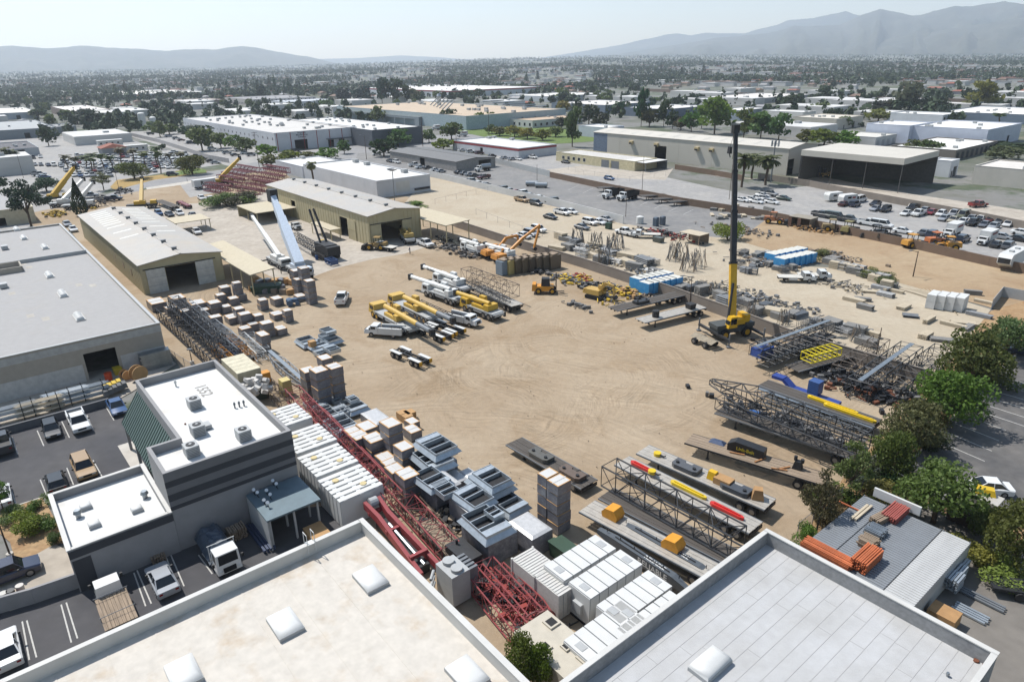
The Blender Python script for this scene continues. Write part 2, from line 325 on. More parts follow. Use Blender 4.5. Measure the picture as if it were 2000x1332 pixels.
# ================================================================== buildings
INSHADE = M('painted_inner_shade', (40, 40, 42), .9)  # flat dark colour painted for the shade inside curbs and hatches
GLASS = M('window_glass', (30, 38, 46), .12, var=.1);
WHITE = M('white_paint', (214, 214, 211), .6, var=.05, scale=.4); OFFW = M('offwhite_paint', (205, 203, 198), .7, var=.06, scale=.4)
ROOFW = M('white_roofing', (222, 221, 217), .85, var=.05, scale=.25, rgb2=(206, 200, 190), thr=(.5, .8)); STEEL = M('galvanised', (168, 174, 178), .38, .75, var=.12, scale=3)
GREYM = M('grey_metal', (120, 124, 128), .55, .2, var=.1); DARKM = M('dark_metal', (44, 45, 48), .6, .2, var=.2, scale=3); LGREY = M('pale_grey_paint', (176, 178, 178), .6, var=.06)
def skin(name, c, var=.06, rough=.75, sc=.5, streak=None): return M(name, c, rough, var=var, scale=sc, streak=streak)
RECTS = []
class Bld:
 def __init__(s, name, label, pxs, h, wall, roof, par=.7, t=.3, cat='building', group=None, gable=0, axis='u', z0=0, ext=None, zr=None):
  q = [uv(*p, h) for p in pxs]; s.u0 = min(a for a, b in q); s.u1 = max(a for a, b in q); s.v0 = min(b for a, b in q); s.v1 = max(b for a, b in q)
  if ext:
   s.u0 -= ext[0]; s.u1 += ext[1]; s.v0 -= ext[2]; s.v1 += ext[3]
  s.h = h; s.wall = wall; s.roof = roof; s.par = par; s.t = t; s.gable = gable; s.axis = axis; s.holes = {}; s.P = Proto(); s.pan = {}
  s.name, s.label, s.cat, s.group = name, label, cat, group
  s.a = (s.u1-s.u0)/2; s.b = (s.v1-s.v0)/2; s.c = ((s.u0+s.u1)/2, (s.v0+s.v1)/2); s.skip = set()
  s.zr = (h-par) if not gable else h
 def loc(s, x, y, z):
  u, v = uv(x, y, z); return u-s.c[0], v-s.c[1]
 def mp(s, f, k, d, z):
  return {'v-': (k, -s.b+d, z), 'v+': (k, s.b-d, z), 'u+': (s.a-d, k, z), 'u-': (-s.a+d, k, z)}[f]
 def cell(s, mb, f, k0, k1, z0, z1, d0, d1):
  p, q = s.mp(f, k0, d0, z0), s.mp(f, k1, d1, z1)
  mb.box(min(p[0], q[0]), max(p[0], q[0]), min(p[1], q[1]), max(p[1], q[1]), z0, z1)
 def hole(s, f, k0, k1, z0, z1): s.holes.setdefault(f, []).append((k0, k1, z0, z1))
 def grid(s, mb, f, k0, k1, z0, z1, d0, d1):
  hs = s.holes.get(f, []); ks = sorted({k0, k1} | {min(max(x, k0), k1) for h in hs for x in h[:2]}); zs = sorted({z0, z1} | {min(max(x, z0), z1) for h in hs for x in h[2:]})
  for i in range(len(ks)-1):
   for j in range(len(zs)-1):
    m, n = (ks[i]+ks[i+1])/2, (zs[j]+zs[j+1])/2
    if ks[i+1]-ks[i] < .01 or zs[j+1]-zs[j] < .01 or any(h[0] < m < h[1] and h[2] < n < h[3] for h in hs): continue
    s.cell(mb, f, ks[i], ks[i+1], zs[j], zs[j+1], d0, d1)
 def part(s, name, mb, mat, parent=None, smooth=None, label=None): return s.P.add(name, mb, mat, parent, smooth, label=label)
 def rect(s, name, f, k0, k1, z0, z1, mat, proud=.05, back=.02, parent=None, label=None):
  mb = MB(); s.cell(mb, f, k0, k1, z0, z1, -proud, back); return s.part(name, mb, mat, parent, label=label)
 def window(s, f, k0, k1, z0, z1, frame=None):
  i = s.rect('window', f, k0-.12, k1+.12, z0-.12, z1+.12, frame or WHITE, .04, .01)
  s.rect('pane', f, k0, k1, z0, z1, GLASS, .05, -.041, i)
 def finish(s):
  zt = s.h if not s.gable else s.h; mb = MB(); RECTS.append((s.u0, s.u1, s.v0, s.v1))
  for f in ('v-', 'v+', 'u+', 'u-'):
   L = s.a if f[0] == 'v' else s.b; k = L if f[0] == 'v' else L-s.t
   if f in s.skip: continue
   s.grid(mb, f, -k, k, 0, zt, 0, s.t)
  if s.gable:
   if s.axis == 'u':
    for sg in (-1, 1):
     x = sg*s.a; xi = x-sg*s.t
     if ('u+' if sg > 0 else 'u-') in s.skip: continue
     mb.add([(x,-s.b,zt),(x,s.b,zt),(x,0,zt+s.gable),(xi,-s.b,zt),(xi,s.b,zt),(xi,0,zt+s.gable)], [(0,1,2),(5,4,3),(0,2,5,3),(1,4,5,2)] if sg > 0 else [(2,1,0),(3,4,5),(3,5,2,0),(2,5,4,1)])
  wi = s.part('wall', mb, s.wall)
  for f, n in s.pan.items():
   L = s.a if f[0] == 'v' else s.b
   for i in range(n):
    m2 = MB(); s.grid(m2, f, -L+2*L*i/n+.03, -L+2*L*(i+1)/n-.03, .05, zt-.02, -.05, -.002); s.part('wall_panel', m2, s.wall, wi)
  if s.gable:
   e = .35
   for sg in (-1, 1):
    m2 = MB(); y0 = sg*(s.b+e); k = s.gable/s.b; z0 = zt-k*e
    m2.add([(-s.a-e,y0,z0),(s.a+e,y0,z0),(s.a+e,0,zt+s.gable),(-s.a-e,0,zt+s.gable),(-s.a-e,y0,z0+.16),(s.a+e,y0,z0+.16),(s.a+e,0,zt+s.gable+.16),(-s.a-e,0,zt+s.gable+.16)],
                       [(0,3,2,1),(4,5,6,7),(0,1,5,4),(1,2,6,5),(2,3,7,6),(3,0,4,7)]); s.part('roof', m2, s.roof)
   m2 = MB(); m2.box(-s.a-e, s.a+e, -.2, .2, zt+s.gable+.1, zt+s.gable+.24); s.part('ridge_cap', m2, s.roof)
  else:
   m2 = MB(); m2.box(-s.a+s.t, s.a-s.t, -s.b+s.t, s.b-s.t, s.zr-.25, s.zr); s.part('roof', m2, s.roof)
   m2 = MB()
   if s.par > .2:
    for f in ('v-', 'v+', 'u+', 'u-'):
     L = s.a+.06 if f[0] == 'v' else s.b-s.t
     s.cell(m2, f, -L, L, s.h, s.h+.08, -.06, s.t+.03 if f[0] == 'v' else s.t)
    s.part('coping', m2, s.cop if hasattr(s, 'cop') else s.wall)
  return s.P.put(s.name, s.label, s.cat, XY(*s.c), GA, s.group)
 def skylight(s, x, y, lx, ly, hgt=.45, mat=None):
  m2 = MB(); m2.box(x-lx/2, x+lx/2, y-ly/2, y+ly/2, s.zr, s.zr+.3); i = s.part('skylight', m2, LGREY)
  m2 = MB(); rg = []
  for t, q in ((0, .97), (.45, .9), (.8, .62), (1, .15)):
   rg.append([(x+sx*lx/2*q, y+sy*ly/2*q, s.zr+.302+hgt*t) for sx, sy in ((-1,-1),(1,-1),(1,1),(-1,1))])
  m2.loft(rg); s.part('dome', m2, mat or WHITE, i, 80)
 def domes(s, x, y, n=4, step=.95, w=1.1):
  m2 = MB(); m2.box(x-n*step/2-.1, x+n*step/2+.1, y-w/2-.1, y+w/2+.1, s.zr, s.zr+.22); i = s.part('skylight', m2, OFFW)
  for k in range(n):
   cx = x+(k-(n-1)/2)*step; m2 = MB(); m2.loft([[(cx+sx*step*.48*q, y+sy*w/2*q, s.zr+.222+zz) for sx, sy in ((-1,-1),(1,-1),(1,1),(-1,1))] for q, zz in ((1, 0), (.75, .35), (.1, .55))]); s.part('dome', m2, WHITE, i, 80)
 def ac(s, x, y, sx=1.5, sy=1.5, sz=1.1, fan=True, z=None):
  z = s.zr if z is None else z; m2 = MB(); m2.box(x-sx/2, x+sx/2, y-sy/2, y+sy/2, z+.12, z+sz)
  for dx in (-1, 1):
   for dy in (-1, 1): m2.box(x+dx*sx*.4-.06, x+dx*sx*.4+.06, y+dy*sy*.4-.06, y+dy*sy*.4+.06, z, z+.12)
  i = s.part('air_conditioner', m2, LGREY)
  if fan:
   m2 = MB(); m2.tube((x, y, z+sz), (x, y, z+sz+.05), .42, 16); s.part('fan_grille', m2, DARKM, i)
   m2 = MB(); m2.tube((x, y, z+sz+.051), (x, y, z+sz+.09), .14, 10); s.part('fan_hub', m2, LGREY, i)
   m2 = MB()
   for k in range(5): m2.box(x+sx/2, x+sx/2+.02, y-sy*.42, y+sy*.42, z+.25+k*.16, z+.33+k*.16)
   s.part('louvre', m2, GREYM, i)
 def vent(s, x, y, r=.25, hh=.6, mat=None):
  m2 = MB(); m2.tube((x, y, s.zr), (x, y, s.zr+hh*.6), r*.6, 10); m2.tube((x, y, s.zr+hh*.6), (x, y, s.zr+hh), r, 10, r*.7); s.part('roof_vent', m2, mat or STEEL, smooth=50)
def text_mesh(txt, size, mat, bold=.0):
 cu = bpy.data.curves.new('lettering', 'FONT'); cu.body = txt; cu.size = size; cu.extrude = .004; cu.offset = bold; cu.align_x = 'CENTER'; cu.align_y = 'CENTER'; cu.resolution_u = 2
 o = bpy.data.objects.new('lettering', cu); COL.objects.link(o)
 me = bpy.data.meshes.new_from_object(o.evaluated_get(bpy.context.evaluated_depsgraph_get())); bpy.data.objects.remove(o); me.name = 'lettering'; me.materials.clear(); me.materials.append(mat); return me
INK = M('black_ink', (26, 26, 30), .7); INKW = M('white_ink', (225, 225, 222), .7); INKG = M('grey_ink', (150, 146, 140), .8)
def letter(parent, txt, size, mat, loc, rot, bold=0.0):
 o = link('lettering', text_mesh(txt, size, mat, bold), parent, loc); o.rotation_euler = rot; return o
TANROOF = M('stained_roofing', (207, 200, 189), .9, var=.08, scale=.3, rgb2=(184, 164, 138), thr=(.53, .76), bump=.25, bscale=3, detail=10)
b = Bld('flat_roof_warehouse', 'flat roofed warehouse with brown stained white roof in left foreground', [(708, 1013)], 7.6, OFFW, TANROOF, par=.95, t=.35, ext=(0, 46, 60, 0))
for px in ((723, 1125), (556, 1212), (357, 1308), (912, 1310)):
 x, y = b.loc(*px, 7.1); b.skylight(x, y, 2.5, 1.75, .34)
for k in range(1, 20):
 m2 = MB(); y = -b.b+b.t+k*2.9; m2.box(-b.a+b.t+.002, b.a-b.t, y-.05, y+.05, b.zr, b.zr+.022); b.part('roof_lap', m2, TANROOF)
x, y = b.loc(595, 1050, 7.6); m2 = MB()
for sx in (-.3, .3):
 m2.tube((-b.a+.5, y+sx, b.h-.6), (-b.a+.5, y+sx, b.h+1.1), .03, 6); m2.tube((-b.a-.15, y+sx, b.h-.9), (-b.a-.15, y+sx, b.h+1.1), .03, 6); m2.tube((-b.a-.15, y+sx, b.h+1.1), (-b.a+.5, y+sx, b.h+1.1), .03, 6)
m2.box(-b.a-.1, -b.a+.45, y-.3, y+.3, b.h+.09, b.h+.13); b.part('roof_ladder', m2, WHITE)
b.finish()
GREYROOF = M('grey_roofing', (190, 190, 190), .9, var=.04, scale=.3, rgb2=(180, 179, 177), bump=.2, bscale=4)
CONCW = M('parapet_concrete', (150, 150, 150), .85, var=.14, scale=.7, rgb2=(124, 124, 126), thr=(.5, .8))
b = Bld('grey_roof_warehouse', 'flat roofed warehouse with clean grey roof in right foreground', [(1492, 1038), (1950, 1275)], 7.6, CONCW, GREYROOF, par=1.1, t=.3, ext=(0, 0, 58, 0)); b.cop = OFFW
x, y = b.loc(1388, 1290, 7.0); b.skylight(x, y, 1.5, 2.6, .5)
x, y = b.loc(1915, 1296, 6.5); m2 = MB(); m2.tube((x-.25, y, b.zr), (x-.25, y, b.zr+.12), .16, 10); m2.tube((x+.25, y, b.zr), (x+.25, y, b.zr+.12), .16, 10); b.part('drain', m2, M('rust', (120, 72, 48), .9))
x, y = b.loc(1850, 1320, 6.5); b.vent(x, y, .12, .3)
for k in range(1, 17):
 m2 = MB(); xx = -b.a+b.t+k*.98
 if xx < b.a-b.t-.1: m2.box(xx-.012, xx+.012, -b.b+b.t, b.b-b.t-.002, b.zr, b.zr+.014); b.part('roof_lap', m2, M('lap_seam', (174, 173, 171), .9))
for k in range(60):
 xx = -b.a+b.t+(k % 16)*.98; yy = b.b-2.2-(k//16)*8-random.random()*6; m2 = MB(); m2.box(xx+.02, xx+.96, yy-.01, yy+.01, b.zr, b.zr+.012)
 if xx < b.a-1.5: b.part('roof_lap', m2, MATS['lap_seam'])
b.finish()
hB = 8.5; Pc = [uv(*p, hB) for p in ((420, 702), (569, 840), (317, 926), (286, 874), (345, 855), (265, 745))]
uA, uB, vA = Pc[0][0], (Pc[1][0]+Pc[2][0])/2, (Pc[0][1]+Pc[1][1])/2; vC, vF = (Pc[2][1]+Pc[3][1])/2, (Pc[4][1]+Pc[5][1])/2; uE = (Pc[3][0]+Pc[4][0])/2
OGREY = M('office_grey', (112, 112, 114), .85, var=.05, scale=.6, bump=.2, bscale=12); ODARK = M('office_charcoal', (62, 63, 68), .85, var=.05)
OLIGHT = M('office_light', (150, 149, 149), .85, var=.06, scale=.6, bump=.2, bscale=12)
org = (uA+uB)/2, (vA+vC)/2
def lo(u, v): return (u-org[0], v-org[1])
PO = Proto(); poly = [lo(uA, vF), lo(uA, vA), lo(uB, vA), lo(uB, vC), lo(uE, vC), lo(uE, vF)][::-1]
ctr = (sum(p[0] for p in poly)/6, sum(p[1] for p in poly)/6)
t = .35; e = [lo(uA+t, vF+t), lo(uA+t, vA-t), lo(uB-t, vA-t), lo(uB-t, vC+t), lo(uE+t, vC+t), lo(uE+t, vF+t)][::-1]
m2 = MB(); n6 = 6
m2.add([(p[0], p[1], 0) for p in poly]+[(p[0], p[1], hB) for p in poly]+[(p[0], p[1], hB) for p in e]+[(p[0], p[1], hB-1.2) for p in e],
       [(i, (i+1) % 6, (i+1) % 6+6, i+6) for i in range(6)]+[(i+6, (i+1) % 6+6, (i+1) % 6+12, i+12) for i in range(6)]+[(i+12, (i+1) % 6+12, (i+1) % 6+18, i+18) for i in range(6)])
PO.add('wall', m2, OLIGHT)
m2 = MB(); m2.sheet([(p[0], p[1], hB-.9) for p in e]); PO.add('roof', m2, ROOFW)
x1, y0 = lo(uB, vC); x0, y1 = lo(uA, vA)
for k, (za, zb, mt) in enumerate(((6.95, 7.55, ODARK), (5.5, 6.2, ODARK), (4.55, 4.95, ODARK))):
 m2 = MB(); m2.box(x1-.02, x1+.04, y0-.04, y1+.04, za, zb); m2.box(x0-.04, x1-.021, y1-.02, y1+.04, za, zb); PO.add('wall_band', m2, mt)
m2 = MB(); m2.box(x1+.001, x1+.03, y0-.03, y1+.03, 5.0, 5.49); m2.box(x1+.001, x1+.03, y0-.03, y1+.03, 6.21, 6.94); m2.box(x1+.001, x1+.03, y0-.03, y1+.03, 7.56, 8.48); PO.add('wall_band', m2, OGREY)
class _S: pass
ob = Bld.__new__(Bld); ob.P = PO; ob.zr = hB-.9
def ol(x, y, z=hB-.9): u, v = uv(x, y, z); return lo(u, v)
for px in ((381, 796), (388, 848), (376, 888), (477, 857)):
 x, y = ol(*px); ob.ac(x, y, 1.35, 1.25, 1.15)
x, y = ol(403, 836); ob.ac(x, y, 1.1, .9, .5, False)
for k in range(3):
 x, y = ol(459+k*9, 797-k*2); ob.vent(x, y, .14, .7, GREYM)
x, y = ol(344, 755); ob.vent(x, y, .16, .8, WHITE); x, y = ol(362, 829); ob.vent(x, y, .12, .15, M('rust', (120, 72, 48), .9))
root = PO.put('office_building', 'two storey office block with 1552 painted on its white roof', 'building', XY(*org), GA)
x, y = ol(397, 763); letter(root, '1552', 1.75, INKG, (x, y, hB-.88), (0, 0, 0), .03)
SEAM = M('green_metal_roof', (104, 124, 118), .5, .3, var=.06); DKSEAM = M('green_metal_rib', (60, 76, 74), .5, .3)
uS0, uS1 = uv(266, 760, 6.4)[0], uv(337, 854, 6.4)[0]; vS = uv(219, 797, 3.4)[1]; pa, pb = lo(uA-.2, vF-.01), lo(uE+3.4, vF-.01); va2 = lo(0, vS)[1]
m2 = MB(); m2.add([(pa[0], pa[1], 7.0), (pb[0], pb[1], 7.0), (pb[0], va2, 3.6), (pa[0], va2, 3.6), (pa[0], pa[1], 6.85), (pb[0], pb[1], 6.85), (pb[0], va2, 3.45), (pa[0], va2, 3.45)], [(3,2,1,0),(4,5,6,7),(0,1,5,4),(1,2,6,5),(2,3,7,6),(3,0,4,7)])
o1 = link('porch_roof', m2.mesh('porch_roof', SEAM), root); m2 = MB(); m2.beam((0, pa[1], 7.03), (0, va2, 3.63), .12, .09); rib = m2.mesh('seam', DKSEAM)
nr = 32
for k in range(nr+1): link('seam', rib, o1, (pa[0]+(pb[0]-pa[0])*k/nr, 0, 0))
m2 = MB(); m2.box(-.15, .15, va2+.1, va2+.4, 0, 3.5); pm = m2.mesh('porch_post', OLIGHT)
for k in range(5): link('porch_post', pm, root, (pa[0]+.3+(pb[0]-pa[0]-.6)*k/4, 0, 0))
b = Bld('office_wing', 'single storey wing with white roof and round vents beside the office block', [(96, 966), (282, 910), (331, 997), (131, 1077)], 4.45, OLIGHT, ROOFW, par=.75, t=.3)
b.v1 = vC-.02; b.b = (b.v1-b.v0)/2; b.c = (b.c[0], (b.v0+b.v1)/2); b.cop = OFFW
b.rect('wall_band', 'u+', -b.b, b.b, 3.55, 4.3, ODARK, .05); b.rect('wall_band', 'u+', -b.b+.1, -b.b+1.5, .1, 3.3, ODARK, .04)
for px in ((168, 992), (185, 1027), (268, 997)):
 x, y = b.loc(*px, 3.7); b.skylight(x, y, .95, .95, .25)
for px in ((154, 1010), (284, 972)):
 x, y = b.loc(*px, 3.7); b.vent(x, y, .38, .8)
b.finish()
WROOF = M('workshop_roofing', (166, 164, 162), .9, var=.04, scale=.2, rgb2=(168, 164, 158), thr=(.55, .8), bump=.2, bscale=4)
TANW = M('workshop_wall', (172, 164, 152), .85, var=.05);
b = Bld('grey_roof_workshop', 'long grey flat roofed workshop with dark open doorway and rows of roof domes', [(118, 437), (308, 632)], 6.3, TANW, WROOF, par=.35, t=.35, ext=(0, 0, 62, 0)); b.cop = LGREY
k0 = b.loc(165, 725, 0)[1]; k1 = b.loc(223, 708, 0)[1]; b.hole('u+', k0, k1, 0, 4.2)
b.rect('wall_band', 'u+', -b.b, b.b, 5.0, 6.0, M('band_pale', (186, 184, 180), .85), .03); b.rect('wall_base', 'u+', -b.b, k0-.4, .02, 2.7, M('band_white', (196, 194, 190), .85), .02); b.rect('wall_base', 'u+', k1+.4, b.b, .02, 2.7, MATS['band_white'], .02)
for px in ((155, 622), (123, 577), (97, 540), (88, 485), (47, 467), (33, 450)):
 x, y = b.loc(*px, 5.9); b.domes(x, y, 4, .9, 1.1)
for px in ((10, 488), (8, 563)): x, y = b.loc(*px, 5.9); b.ac(x, y, 1.6, 1.2, .9, False)
xs = b.loc(178, 493, 6)[0]; m2 = MB(); m2.box(xs-.15, xs+.15, -b.b+.36, b.b-.36, b.zr, b.zr+.75); b.part('fire_wall', m2, LGREY)
xs = b.loc(45, 530, 6); m2 = MB()
for (xx, yy, sx, sy) in ((xs[0], xs[1]-6, .25, 12), (xs[0]-5, xs[1]-6, .25, 12), (xs[0]-2.5, xs[1], 5.25, .25)): m2.box(xx-sx/2, xx+sx/2, yy-sy/2, yy+sy/2, b.zr, b.zr+1.1)
b.part('roof_well', m2, TANW)
for i in range(9):
 x, y = b.loc(*random.choice(((20, 560), (90, 600), (200, 560), (60, 520), (150, 640), (40, 640))), 5.9); m2 = MB(); x += random.uniform(-6, 6); y += random.uniform(-4, 4)
 if abs(x) < b.a-2 and abs(y) < b.b-2: m2.box(x-1, x+1, y-.5, y+.5, b.zr, b.zr+.008); b.part('roof_patch', m2, M('patch', (178, 172, 162), .9))
b.finish()
b = Bld('beige_shop', 'small beige shop with grey roof behind the dark tree at left', [(0, 372), (36, 376), (64, 404), (-60, 410)], 4.6, M('shop_beige', (196, 186, 160), .85), WROOF, par=.3)
for px in ((20, 387), (30, 397)): x, y = b.loc(*px, 4.3); b.skylight(x, y, 1.8, 1.2, .3)
b.hole('u+', b.loc(5, 440, 0)[1]-1, b.loc(5, 440, 0)[1]+1, 0, 2.4); b.finish()
TANM = M('tan_siding', (190, 178, 142), .7, var=.05, scale=.8); TANM2 = M('tan_siding_dark', (178, 164, 122), .7, var=.05, scale=.8)
SHEET = M('metal_sheet_roof', (176, 172, 166), .6, .0, var=.04, scale=.15, rgb2=(184, 174, 160), thr=(.4, .7)); DOORP = M('door_panel_white', (206, 204, 196), .7)
def ribs(b, f, step, mat):
 L = (b.a if f[0] == 'v' else b.b); k = -L+.2; hs = b.holes.get(f, [])
 m0 = MB(); b.cell(m0, f, -.05, .05, 0, b.h-.05, -.05, -.001)
 while k < L-.1:
  if not any(h[0]-.06 < k < h[1]+.06 for h in hs):
   m2 = MB(); b.cell(m2, f, k-.05, k+.05, .02, b.h-.05, -.05, -.001); b.part('siding_rib', m2, mat)
  k += step
b = Bld('metal_shed', 'tan metal shed with grey gable roof and white sliding doors left of the yard', [(154, 421), (274, 519), (430, 492), (281, 406)], 6.1, TANM, SHEET, gable=1.0, t=.2)
k0 = b.loc(340, 575, 0)[1]; k1 = b.loc(394, 560, 0)[1]; b.hole('u+', k0, k1, 0, 4.9); ribs(b, 'u+', 1.1, TANM); ribs(b, 'v-', 1.6, TANM2)
w_ = k1-k0
for a0 in (k0-w_*.62, k1+.02):
 i = b.rect('sliding_door', 'u+', a0, a0+w_*.6, .05, 4.95, DOORP, .16, -.06)
 for q in (.33, .66): b.rect('door_rail', 'u+', a0, a0+w_*.6, 5*q-.05, 5*q+.05, LGREY, .2, -.161, i)
b.rect('door_track', 'u+', k0-w_*.7, k1+w_*.7, 5.0, 5.15, DARKM, .2)
for k in range(8):
 xx = -b.a+4+k*(2*b.a-8)/7; m2 = MB(); m2.box(xx-.25, xx+.25, -.45, .45, 7.2, 7.75); m2.box(xx-.35, xx+.35, -.55, .55, 7.75, 7.82); b.part('ridge_vent', m2, GREYM)
SKYP = M('roof_light_panel', (224, 222, 212), .5)
for sg in (-1, 1):
 for k in range(11):
  xx = -b.a+4+k*2.6 if k < 8 else -b.a+26+(k-8)*7; m2 = MB(); ya, yb = .25*b.b, .75*b.b; f_ = lambda y: 6.1+1.0*(1-abs(y)/b.b)+.175
  m2.add([(xx-.45, sg*ya, f_(ya)), (xx+.45, sg*ya, f_(ya)), (xx+.45, sg*yb, f_(yb)), (xx-.45, sg*yb, f_(yb))], [(0,1,2,3)] if sg > 0 else [(3,2,1,0)]); b.part('roof_light', m2, SKYP)
for q in (.25, .5, .72):
 m2 = MB(); b.cell(m2, 'v-', b.a*q-.5, b.a*q+.4, 2.2, 3.4, -.07, 0); b.part('window', m2, GLASS)
b.finish()
b = Bld('metal_warehouse', 'large tan metal warehouse with grey gable roof in the middle of the yard', [(524, 361), (714, 422), (820, 407), (607, 351)], 7.5, TANM, SHEET, gable=1.0, t=.2)
k0 = b.loc(754, 480, 0)[1]; k1 = b.loc(795, 472, 0)[1]; b.hole('u+', k0, k1, 0, 5.2)
j0 = b.loc(668, 460, 0)[0]; j1 = b.loc(683, 466, 0)[0]; b.hole('v-', j0, j1, 0, 5.2); i0 = b.loc(570, 425, 0)[0]; i1 = b.loc(584, 427, 0)[0]; b.hole('v-', i0, i1, 0, 5.2)
ribs(b, 'u+', 1.1, TANM2); ribs(b, 'v-', 1.6, TANM2)
for (f, a0, a1) in (('u+', k0-2.9, k0-.02), ('v-', j1+.02, j1+4.3), ('u+', k1+.02, k1+2.6)):
 i = b.rect('sliding_door', f, a0, a1, .05, 5.25, TANM, .16, -.06); b.rect('door_rail', f, a0, a1, 2.6, 2.7, TANM2, .2, -.161, i)
b.rect('door_track', 'u+', k0-3, k1+2.8, 5.3, 5.45, DARKM, .2)
for k in range(8):
 xx = -b.a+4+k*(2*b.a-8)/7; m2 = MB(); m2.box(xx-.25, xx+.25, -.45, .45, 8.6, 9.1); m2.box(xx-.35, xx+.35, -.55, .55, 9.1, 9.17); b.part('ridge_vent', m2, GREYM)
b.finish()
def canopy(name, label, pxs, z, mat, slope=.0, posts=(4, 2), wallside=None, ptc=TANM, thick=.18, cat='canopy'):
 q = [uv(*p, z) for p in pxs]; u0, u1 = min(a for a, _ in q), max(a for a, _ in q); v0, v1 = min(c for _, c in q), max(c for _, c in q); c = ((u0+u1)/2, (v0+v1)/2); a, bb = (u1-u0)/2, (v1-v0)/2
 P = Proto(); m2 = MB(); m2.add([(-a,-bb,z-slope),(a,-bb,z-slope),(a,bb,z+slope),(-a,bb,z+slope),(-a,-bb,z-slope+thick),(a,-bb,z-slope+thick),(a,bb,z+slope+thick),(-a,bb,z+slope+thick)], [(0,3,2,1),(4,5,6,7),(0,1,5,4),(1,2,6,5),(2,3,7,6),(3,0,4,7)]); P.add('roof', m2, mat)
 for i in range(posts[0]):
  for j in range(posts[1]):
   x = -a+.3+(2*a-.6)*i/max(1, posts[0]-1); y = -bb+.3+(2*bb-.6)*j/max(1, posts[1]-1); m2 = MB(); m2.box(x-.09, x+.09, y-.09, y+.09, 0, z-slope+2*slope*(y+bb)/(2*bb)); P.add('post', m2, ptc)
 for j in range(posts[1]):
  y = -bb+.3+(2*bb-.6)*j/max(1, posts[1]-1); m2 = MB(); zz = z-slope+2*slope*(y+bb)/(2*bb); m2.box(-a+.1, a-.1, y-.05, y+.05, zz-.24, zz-.01); P.add('beam', m2, ptc)
 for ws in (wallside or ''):
  m2 = MB()
  if ws == 'L': m2.box(-a, a, -bb, -bb+.12, 0, z-slope-.02)
  if ws == 'R': m2.box(-a, a, bb-.12, bb, 0, z+slope-.02)
  if ws == 'B': m2.box(-a, -a+.12, -bb+.13, bb-.13, 0, z-slope-.02)
  P.add('wall', m2, ptc)
 return P.put(name, label, cat, XY(*c), GA)
CANT = M('canopy_tan', (196, 184, 158), .8, var=.05)
canopy('shed_canopy', 'tan lean-to canopy on posts beside the left metal shed', [(429, 474), (537, 527), (482, 533), (432, 494)], 4.6, CANT, .25, (6, 2))
canopy('warehouse_canopy', 'tan lean-to canopy on posts beside the large tan warehouse', [(822, 408), (918, 432), (868, 440)], 5.0, CANT, .2, (4, 2))
canopy('storage_hut', 'low flat tan storage hut with open front behind the raised crane', [(470, 402), (500, 418), (566, 403), (540, 392)], 3.2, CANT, .0, (3, 2), 'RB')
canopy('carport', 'low flat carport with tan roof near the far end of the yard', [(328, 430), (350, 437), (405, 425), (380, 420)], 3.0, CANT, .0, (3, 2), 'L')
canopy('shelf_canopy', 'narrow tan awning over white tanks along the warehouse wall', [(610, 436), (645, 451), (660, 448), (626, 433)], 2.8, CANT, .0, (3, 2))
BLUEG = M('shed_roof_bluegrey', (104, 122, 130), .6, .1, var=.08)
canopy('yard_shelter', 'blue grey lean-to shelter with floodlights on its roof behind the office block', [(486, 976), (582, 931), (625, 978), (521, 1018)], 3.3, BLUEG, .0, (3, 3), 'LB', LGREY)
WALLW = M('white_wall', (206, 208, 212), .8, var=.05, scale=.3)
b = Bld('white_warehouse', 'white flat roofed warehouse with satellite dish mast at its front corner', [(592, 321), (741, 353), (837, 341), (687, 311)], 5.8, WALLW, ROOFW, par=.35); b.pan = {'v-': 7}
k0 = b.loc(782, 382, 0)[1]; b.rect('loading_door', 'u+', k0-1.2, k0+4.2, 1.0, 4.6, OFFW, .03); b.rect('dock_bumper', 'u+', k0+6, b.b-.5, 1.0, 1.7, DARKM, .35)
for px in ((695, 318), (717, 323), (790, 338)): x, y = b.loc(*px, 5.4); b.ac(x, y, 2.2, 1.8, 1.3, False)
b.finish()
b = Bld('white_annex', 'low white flat roofed annex with pale curb behind the fan palm', [(544, 313), (590, 326), (640, 309), (612, 306)], 4.6, WALLW, ROOFW, par=.3); x, y = b.loc(591, 310, 4.3); b.ac(x, y, 3, 1.6, 1.0, False); b.finish()
b = Bld('manufacturing_building', 'long white manufacturing building with red stripes and lettered sign', [(357, 231), (542, 260), (695, 248)], 9.5, WALLW, M('roof_pale', (206, 202, 196), .85, var=.06, scale=.1), par=.3); b.pan = {'v-': 24}
REDP = M('red_stripe', (150, 44, 44), .7)
k0 = b.loc(596, 297, 0)[1]; k1 = b.loc(618, 294, 0)[1]; b.hole('u+', k0, k1, 0, 5.2)
j0 = b.loc(640, 287, 0)[1]; b.hole('u+', j0, j0+3.5, 0, 3.8); b.hole('u+', j0+6.5, j0+10, 0, 3.8); b.rect('awning', 'u+', j0-1, b.b-2, 4.1, 4.4, M('awning_dark', (66, 78, 86), .7), 1.6)
for q in range(7): kk = -b.b+1+q*(2*b.b-3)/6; b.rect('stripe', 'u+', kk-.18, kk+.18, .1, 9.3, REDP, .09)
for q in range(24):
 kk = -b.a+2*b.a*(q+.5)/24; b.window('v-', kk-.7, kk+.7, 5.6, 6.9, LGREY)
for q in range(46):
 x, y = random.uniform(-b.a+3, b.a-3), random.uniform(-b.b+3, b.b-3); b.ac(x, y, 1.6, 1.4, 1.1, False)
root = b.finish(); kk = (k0+k1)/2+.5
